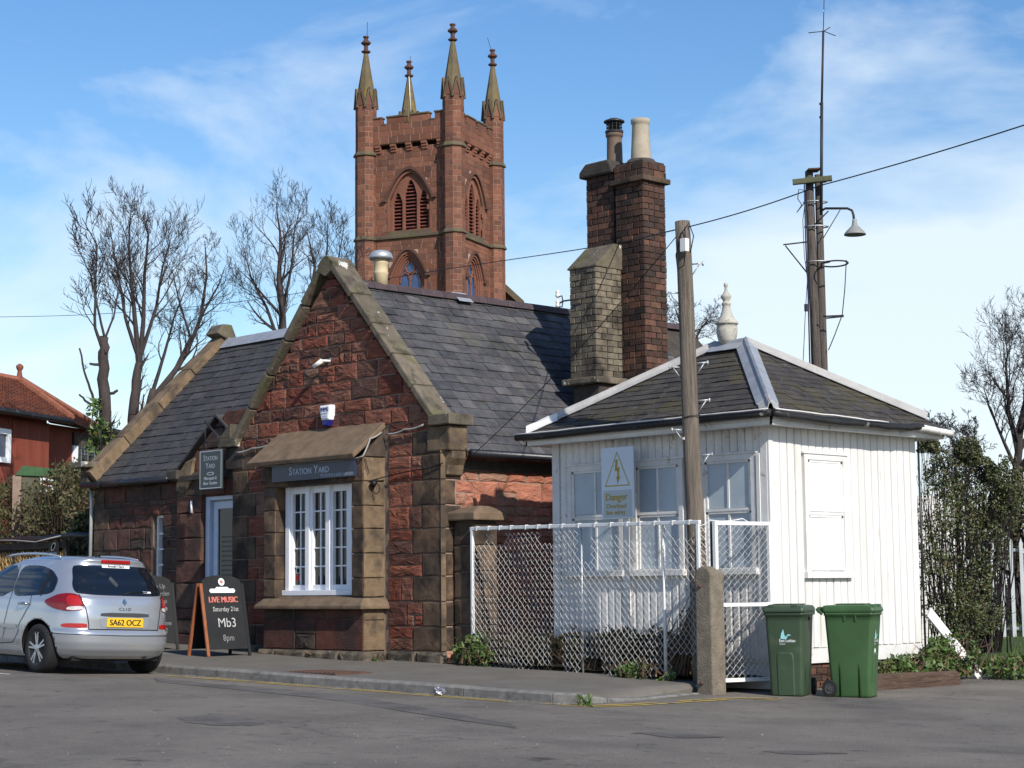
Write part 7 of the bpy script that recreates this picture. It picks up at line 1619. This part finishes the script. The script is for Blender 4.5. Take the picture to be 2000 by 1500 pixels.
def surf(s, z, off=0):
    p = surf0(s, z)
    if off:
        ds = surf0(s + .02, z) - surf0(s - .02, z); dz = surf0(s, z + .02) - surf0(s, z - .02); n = dz.cross(ds).normalized()
        out = Vector((p.x - 1.3, p.y, 0))
        if n.dot(out) < 0: n = -n
        p = p + n * off
    return p
def sof(x, z, side=1):                         # arc length of side position x at height z
    P, A = table(z); best = min(range(60, len(P)), key=lambda i: abs(P[i][0] - x) + (0 if P[i][1] > 0 else 9)); return side * A[best]
def patch(outl, off, rings=5):
    n = len(outl); cs_, cz_ = sum(p[0] for p in outl) / n, sum(p[1] for p in outl) / n; vs = []; fs = []
    for k in range(rings):
        t = k / rings
        for p in outl: vs.append(surf(p[0] + (cs_ - p[0]) * t, p[1] + (cz_ - p[1]) * t, off))
    vs.append(surf(cs_, cz_, off)); m_ = len(vs) - 1
    for k in range(rings - 1): fs += [(k * n + i, k * n + (i + 1) % n, (k + 1) * n + (i + 1) % n, (k + 1) * n + i) for i in range(n)]
    fs += [((rings - 1) * n + i, (rings - 1) * n + (i + 1) % n, m_) for i in range(n)]
    return vs, fs
def dens(outl, step=.03, smooth=0):
    for _ in range(smooth):
        q = []
        for i in range(len(outl)): a, b = outl[i], outl[(i + 1) % len(outl)]; q += [(a[0] * .8 + b[0] * .2, a[1] * .8 + b[1] * .2), (a[0] * .2 + b[0] * .8, a[1] * .2 + b[1] * .8)]
        outl = q
    out = []
    for i in range(len(outl)):
        a, b = outl[i], outl[(i + 1) % len(outl)]; l = math.hypot(b[0] - a[0], b[1] - a[1]); k = max(1, int(l / step)); out += [(a[0] + (b[0] - a[0]) * j / k, a[1] + (b[1] - a[1]) * j / k) for j in range(k)]
    return out
def strip(path, w, off):
    vs = []; fs = []; P = []
    for a, b in zip(path[:-1], path[1:]):
        k = max(1, int(math.hypot(b[0] - a[0], b[1] - a[1]) / .04)); P += [(a[0] + (b[0] - a[0]) * j / k, a[1] + (b[1] - a[1]) * j / k) for j in range(k)]
    P.append(path[-1])
    for i, p in enumerate(P):
        a, b = P[max(i - 1, 0)], P[min(i + 1, len(P) - 1)]; dx, dy = b[0] - a[0], b[1] - a[1]; l = math.hypot(dx, dy) or 1; nx, ny = -dy / l * w / 2, dx / l * w / 2
        vs += [surf(p[0] + nx, p[1] + ny, off), surf(p[0] - nx, p[1] - ny, off)]
        if i: fs.append((2 * i - 2, 2 * i - 1, 2 * i + 1, 2 * i))
    return vs, fs
car = thing('parked_car', (-20.86, 12.56, zroad(-20.86, 12.5) + .0), 'silver estate car parked at the kerb, seen from behind', 'car', local=True)
car.rotation_euler = (D2R(2.1), D2R(-1.3), D2R(180))
ZL = [.18 + .02 * i for i in range(int((1.40 - .18) / .02) + 1)] + [1.41, 1.42, 1.43, 1.44, 1.447, 1.454, 1.462, 1.468, 1.475]
NL = 260; vs = []; fs = []
for z in ZL:
    xc, a, b, n = sl_(z); full = [sup(math.pi * q / 400, n) for q in range(401)]; full = [(xc - a * c, b * s) for c, s in full]; A_ = [0]
    for p, q in zip(full[:-1], full[1:]): A_.append(A_[-1] + math.hypot(q[0] - p[0], q[1] - p[1]))
    hf_ = []
    for j in range(NL // 2 + 1):
        v = A_[-1] * j / (NL // 2); i = min(max(bisect.bisect_right(A_, v) - 1, 0), 399); k = (v - A_[i]) / max(A_[i + 1] - A_[i], 1e-9); hf_.append((full[i][0] + (full[i + 1][0] - full[i][0]) * k, full[i][1] + (full[i + 1][1] - full[i][1]) * k))
    vs += [(x, y, z) for x, y in hf_] + [(x, -y, z) for x, y in hf_[-2:0:-1]]
for i in range(len(ZL) - 1): fs += [(i * NL + j, (i + 1) * NL + j, (i + 1) * NL + (j + 1) % NL, i * NL + (j + 1) % NL) for j in range(NL)]
k = len(vs); vs.append((1.4, 0, .18)); vs.append((.5, 0, 1.482)); L_ = (len(ZL) - 1) * NL
fs += [((j + 1) % NL, k, j) for j in range(NL)] + [(L_ + j, k + 1, L_ + (j + 1) % NL) for j in range(NL)]
body = raw('body', vs, fs, m_paint, car, True)
cut = MB()
for wx in (0, 2.585):
    for sg in (-1, 1): cut.tube([(wx, sg * .60, .315), (wx, sg * 1.2, .315)], .352, 40)
cuto = raw('cutter', cut.v, cut.f, m_black, car)
md = body.modifiers.new('b', 'BOOLEAN'); md.object = cuto; md.operation = 'DIFFERENCE'; md.solver = 'EXACT'
bpy.context.view_layer.update()
dg = bpy.context.evaluated_depsgraph_get(); nm_ = bpy.data.meshes.new_from_object(body.evaluated_get(dg)); body.modifiers.clear(); body.data = nm_
bpy.data.objects.remove(cuto)
body.data.materials.clear(); body.data.materials.append(m_paint); body.data.materials.append(m_black)
for p in body.data.polygons:
    c = p.center; p.use_smooth = True
    inw = any((c.x - wx) ** 2 + (c.z - .315) ** 2 < .349 ** 2 for wx in (0, 2.585)) or (abs(abs(c.y) - .60) < .004 and c.z < .68 and min(abs(c.x), abs(c.x - 2.585)) < .36) or any(abs(math.hypot(c.x - wx, c.z - .315) - .352) < .008 and abs(p.normal.y) < .35 and abs(c.y) > .6 for wx in (0, 2.585))
    p.material_index = 1 if (inw and abs(c.y) > .55) or c.z < .2 else 0
    if abs(p.normal.y) < .3 and p.material_index == 1: p.use_smooth = False
# glass
rw = dens([(-.60, .985), (.60, .985), (.66, 1.05), (.585, 1.30), (.54, 1.355), (-.54, 1.355), (-.585, 1.30), (-.66, 1.05)], .04, 2)
rwo = raw('rear_window', *patch(rw, .009, 12), m_carg, car, True)
raw('heated_print', *strip([(-.42, 1.03), (-.30, 1.03)], .02, .011), m_pwhite, rwo)
raw('interior_glow', *strip([(.05, 1.10), (.14, 1.20)], .05, .0105), mk('dim_interior', [(.05, .055, .06)], rough=.3, namp=.3, nsc=9, bump=0), rwo)
for sd in (1, -1):
    def sp2(x, z): return (sof(x, z, sd), z)
    o_ = [sp2(-.20, .985), sp2(.25, .955), sp2(.84, .935), sp2(.80, 1.33), sp2(.30, 1.335), sp2(.0, 1.28), sp2(-.20, 1.15)]
    raw('side_window', *patch(dens(o_, .04, 2), .007, 12), m_carg, car, True)
    o_ = [sp2(.90, .935), sp2(1.90, .93), sp2(1.55, 1.18), sp2(1.25, 1.32), sp2(.86, 1.335)]
    raw('side_window', *patch(dens(o_, .04, 1), .007, 12), m_carg, car, True)
    raw('window_pillar', *strip([sp2(.04, .965), sp2(.02, 1.27)], .05, .009), m_black, car)
    for path in ([sp2(.86, .40), sp2(.90, .93), sp2(.86, 1.34)], [sp2(.26, .98), sp2(.20, .85), sp2(.30, .72), sp2(.42, .60), sp2(.47, .45), sp2(.55, .36), sp2(.86, .34), sp2(1.9, .34)]): raw('panel_gap', *strip(path, .010, .005), m_seam, car)
    raw('rub_strip', *strip([sp2(.95, .56), sp2(1.75, .56)], .04, .008), m_paint, car)
    raw('rub_strip', *strip([sp2(.50, .565), sp2(.84, .56)], .04, .008), m_paint, car)
    hx = sp2(.34, .84); q0 = surf(*hx, .01); dh = MB().tube([surf(*sp2(.26, .845), .012), surf(*sp2(.30, .85), .045), surf(*sp2(.42, .85), .045), surf(*sp2(.46, .845), .012)], .014, 8).build('door_handle', m_chrome if sd > 0 else m_paint, car, True)
    # lamps
    tl_o = [(.545, .80), (.60, .985), (.72, 1.0), (.86, .985), (1.16, .90), (1.10, .845), (.95, .80), (.75, .775)]
    tl_o = [(sd * a, b) for a, b in tl_o]; tlo = raw('tail_light', *patch(dens(tl_o, .03, 2), .008), m_lamp, car, True)
    raw('brake_lens', *patch(dens([(sd * a, b) for a, b in ((.58, .865), (.61, .965), (.72, .975), (.78, .93), (.76, .85), (.62, .84))], .02, 2), .0105), m_lampb, tlo, True)
    raw('reversing_lens', *patch(dens([(sd * a, b) for a, b in ((.565, .805), (.575, .845), (.75, .835), (.79, .80), (.70, .788))], .02, 1), .0105), m_lampw, tlo, True)
    raw('reflector', *patch(dens([(sd * a, b) for a, b in ((.52, .575), (.52, .635), (.80, .63), (.86, .61), (.84, .58))], .02, 1), .006), m_lampb, car, True)
    rl = [(.0 + .16 * i, sd * (.565 - .004 * i), 1.445 + .045 * math.sin(math.pi * min(1, i / 9)) ** .6) for i in range(10)]
    MB().tube(rl, .016, 8).build('roof_rail', m_chrome if False else m_paint, car, True)
# tailgate lines
raw('panel_gap', *strip([(-.50, .53 + .03), (-.50, .62), (-.535, .80), (-.60, .99)], .011, .006), m_seam, car); raw('panel_gap', *strip([(.50, .56), (.50, .62), (.535, .80), (.60, .99)], .011, .006), m_seam, car)
raw('panel_gap', *strip([(-.50, .562), (.50, .562)], .013, .006), m_seam, car); raw('panel_gap', *strip([(-1.3, .515), (-.9, .50), (0, .49), (.9, .50), (1.3, .515)], .009, .005), m_seam, car)
raw('plate_recess', *patch(dens([(-.33, .565), (.33, .565), (.36, .72), (-.36, .72)], .03, 2), .003), mk('shadowed_silver', [(.36, .385, .42)], rough=.35, metal=.5, namp=0, bump=0), car, True)
bevel(raw('tailgate_handle', *patch(dens([(-.35, .725), (.35, .725), (.34, .77), (-.34, .77)], .03, 1), .012), m_trim, car, True), .002)
xp = surf(0, .655).x - .012
class RF:
    def p(s, u, v, n=0): return Vector((xp - n, -u, v))
rf_ = RF()
pl_ = raw('number_plate', *block(rf_, rect(-.26, .26, .595, .71), .006, .002, 0, LR, joint=0, back=-.01), m_plate, car)
lettering('lettering', 'SA62 OCZ', .105, rf_, 0, .617, .0075, m_ink, pl_, 'CENTER', .94, .0035)
xb = surf(0, .90).x - .008
class RF2:
    def p(s, u, v, n=0): return Vector((surf(-u, v).x - .004 - n, -u, v))
r2 = RF2()
raw('diamond_badge', *block(r2, [(0, .865), (.035, .905), (0, .95), (-.035, .905)], .010, .008, 0, LR, joint=0, back=0), m_chrome, car)
lettering('lettering', 'C L I O', .055, r2, 0, .80, .003, m_trim, car, 'CENTER', 1.0, .001)
raw('high_brake_light', *patch(dens([(-.21, 1.385), (.21, 1.385), (.21, 1.425), (-.21, 1.425)], .02), .010), m_lampb, car, True)
raw('dealer_sticker', *patch(dens([(-.20, 1.325), (.20, 1.325), (.20, 1.365), (-.20, 1.365)], .03), .013), m_pwhite, car, True)
class RF3:
    def p(s, u, v, n=0): return surf(-u, v, .0145 + n)
lettering('lettering', 'Arnold Clark', .045, RF3(), 0, 1.332, .001, m_ink, car, 'CENTER', 1.0, .002)
MB().tube([surf(.0, 1.0, .012), surf(-.12, 1.02, .016), surf(-.36, 1.03, .014)], .008, 6).build('rear_wiper', m_black, car, True)
MB().tube([(.05, 0, 1.465), (-.02, 0, 1.52), (-.09, 0, 1.72)], [.012, .006, .004], 6).lathe((.06, 0, 1.455), [(.05, 0), (.03, .03), (.012, .04)], 10).build('roof_aerial', m_black, car, True)
MB().tube([(-.62, -.35, .235), (-.35, -.35, .235)], .03, 12).build('exhaust', m_dmet, car, True)
box('underside', (-.5, -.62, .17), (3.1, .62, .24), m_black, car)
for wx in (0, 2.585):
    for sg in (-1, 1):
        yo = sg * .83
        prof = [(.20, -.10), (.255, -.105), (.296, -.09), (.306, -.06), (.308, 0), (.306, .06), (.296, .09), (.255, .105), (.215, .10), (.20, .085)]
        w = MB().lathe((wx, sg * .735, .305), prof, 40, (0, sg, 0)).build('wheel', m_tyre, car, True)
        rm = MB().lathe((wx, sg * .735, .305), [(.20, .075), (.212, .098), (.205, .10), (.19, .085), (.18, .04), (.05, .04), (.0, .04)], 40, (0, sg, 0)).build('rim', mk('dark_rim', [(.05, .052, .058)], rough=.4, metal=.5, namp=.1, bump=0), w, True)
        spk = MB()
        for i in range(5):
            for dd in (-.11, .11):
                g = i * 2 * math.pi / 5 + .2 + dd; a_ = Vector((math.cos(g), 0, math.sin(g))); b_2 = Vector((math.cos(g + dd * .5), 0, math.sin(g + dd * .5))); c0 = Vector((wx, sg * (.735 + .083), .305)); spk.beam(c0 + a_ * .03, c0 + b_2 * .197, .024, .018, (0, 1, 0))
        spk.lathe((wx, sg * (.735 + .07), .305), [(.05, 0), (.048, .025), (.02, .03)], 16, (0, sg, 0)).build('spokes', mk('alloy_spoke', [(.45, .47, .50)], rough=.3, metal=.8, namp=.05, bump=0), w)
#--TAIL--
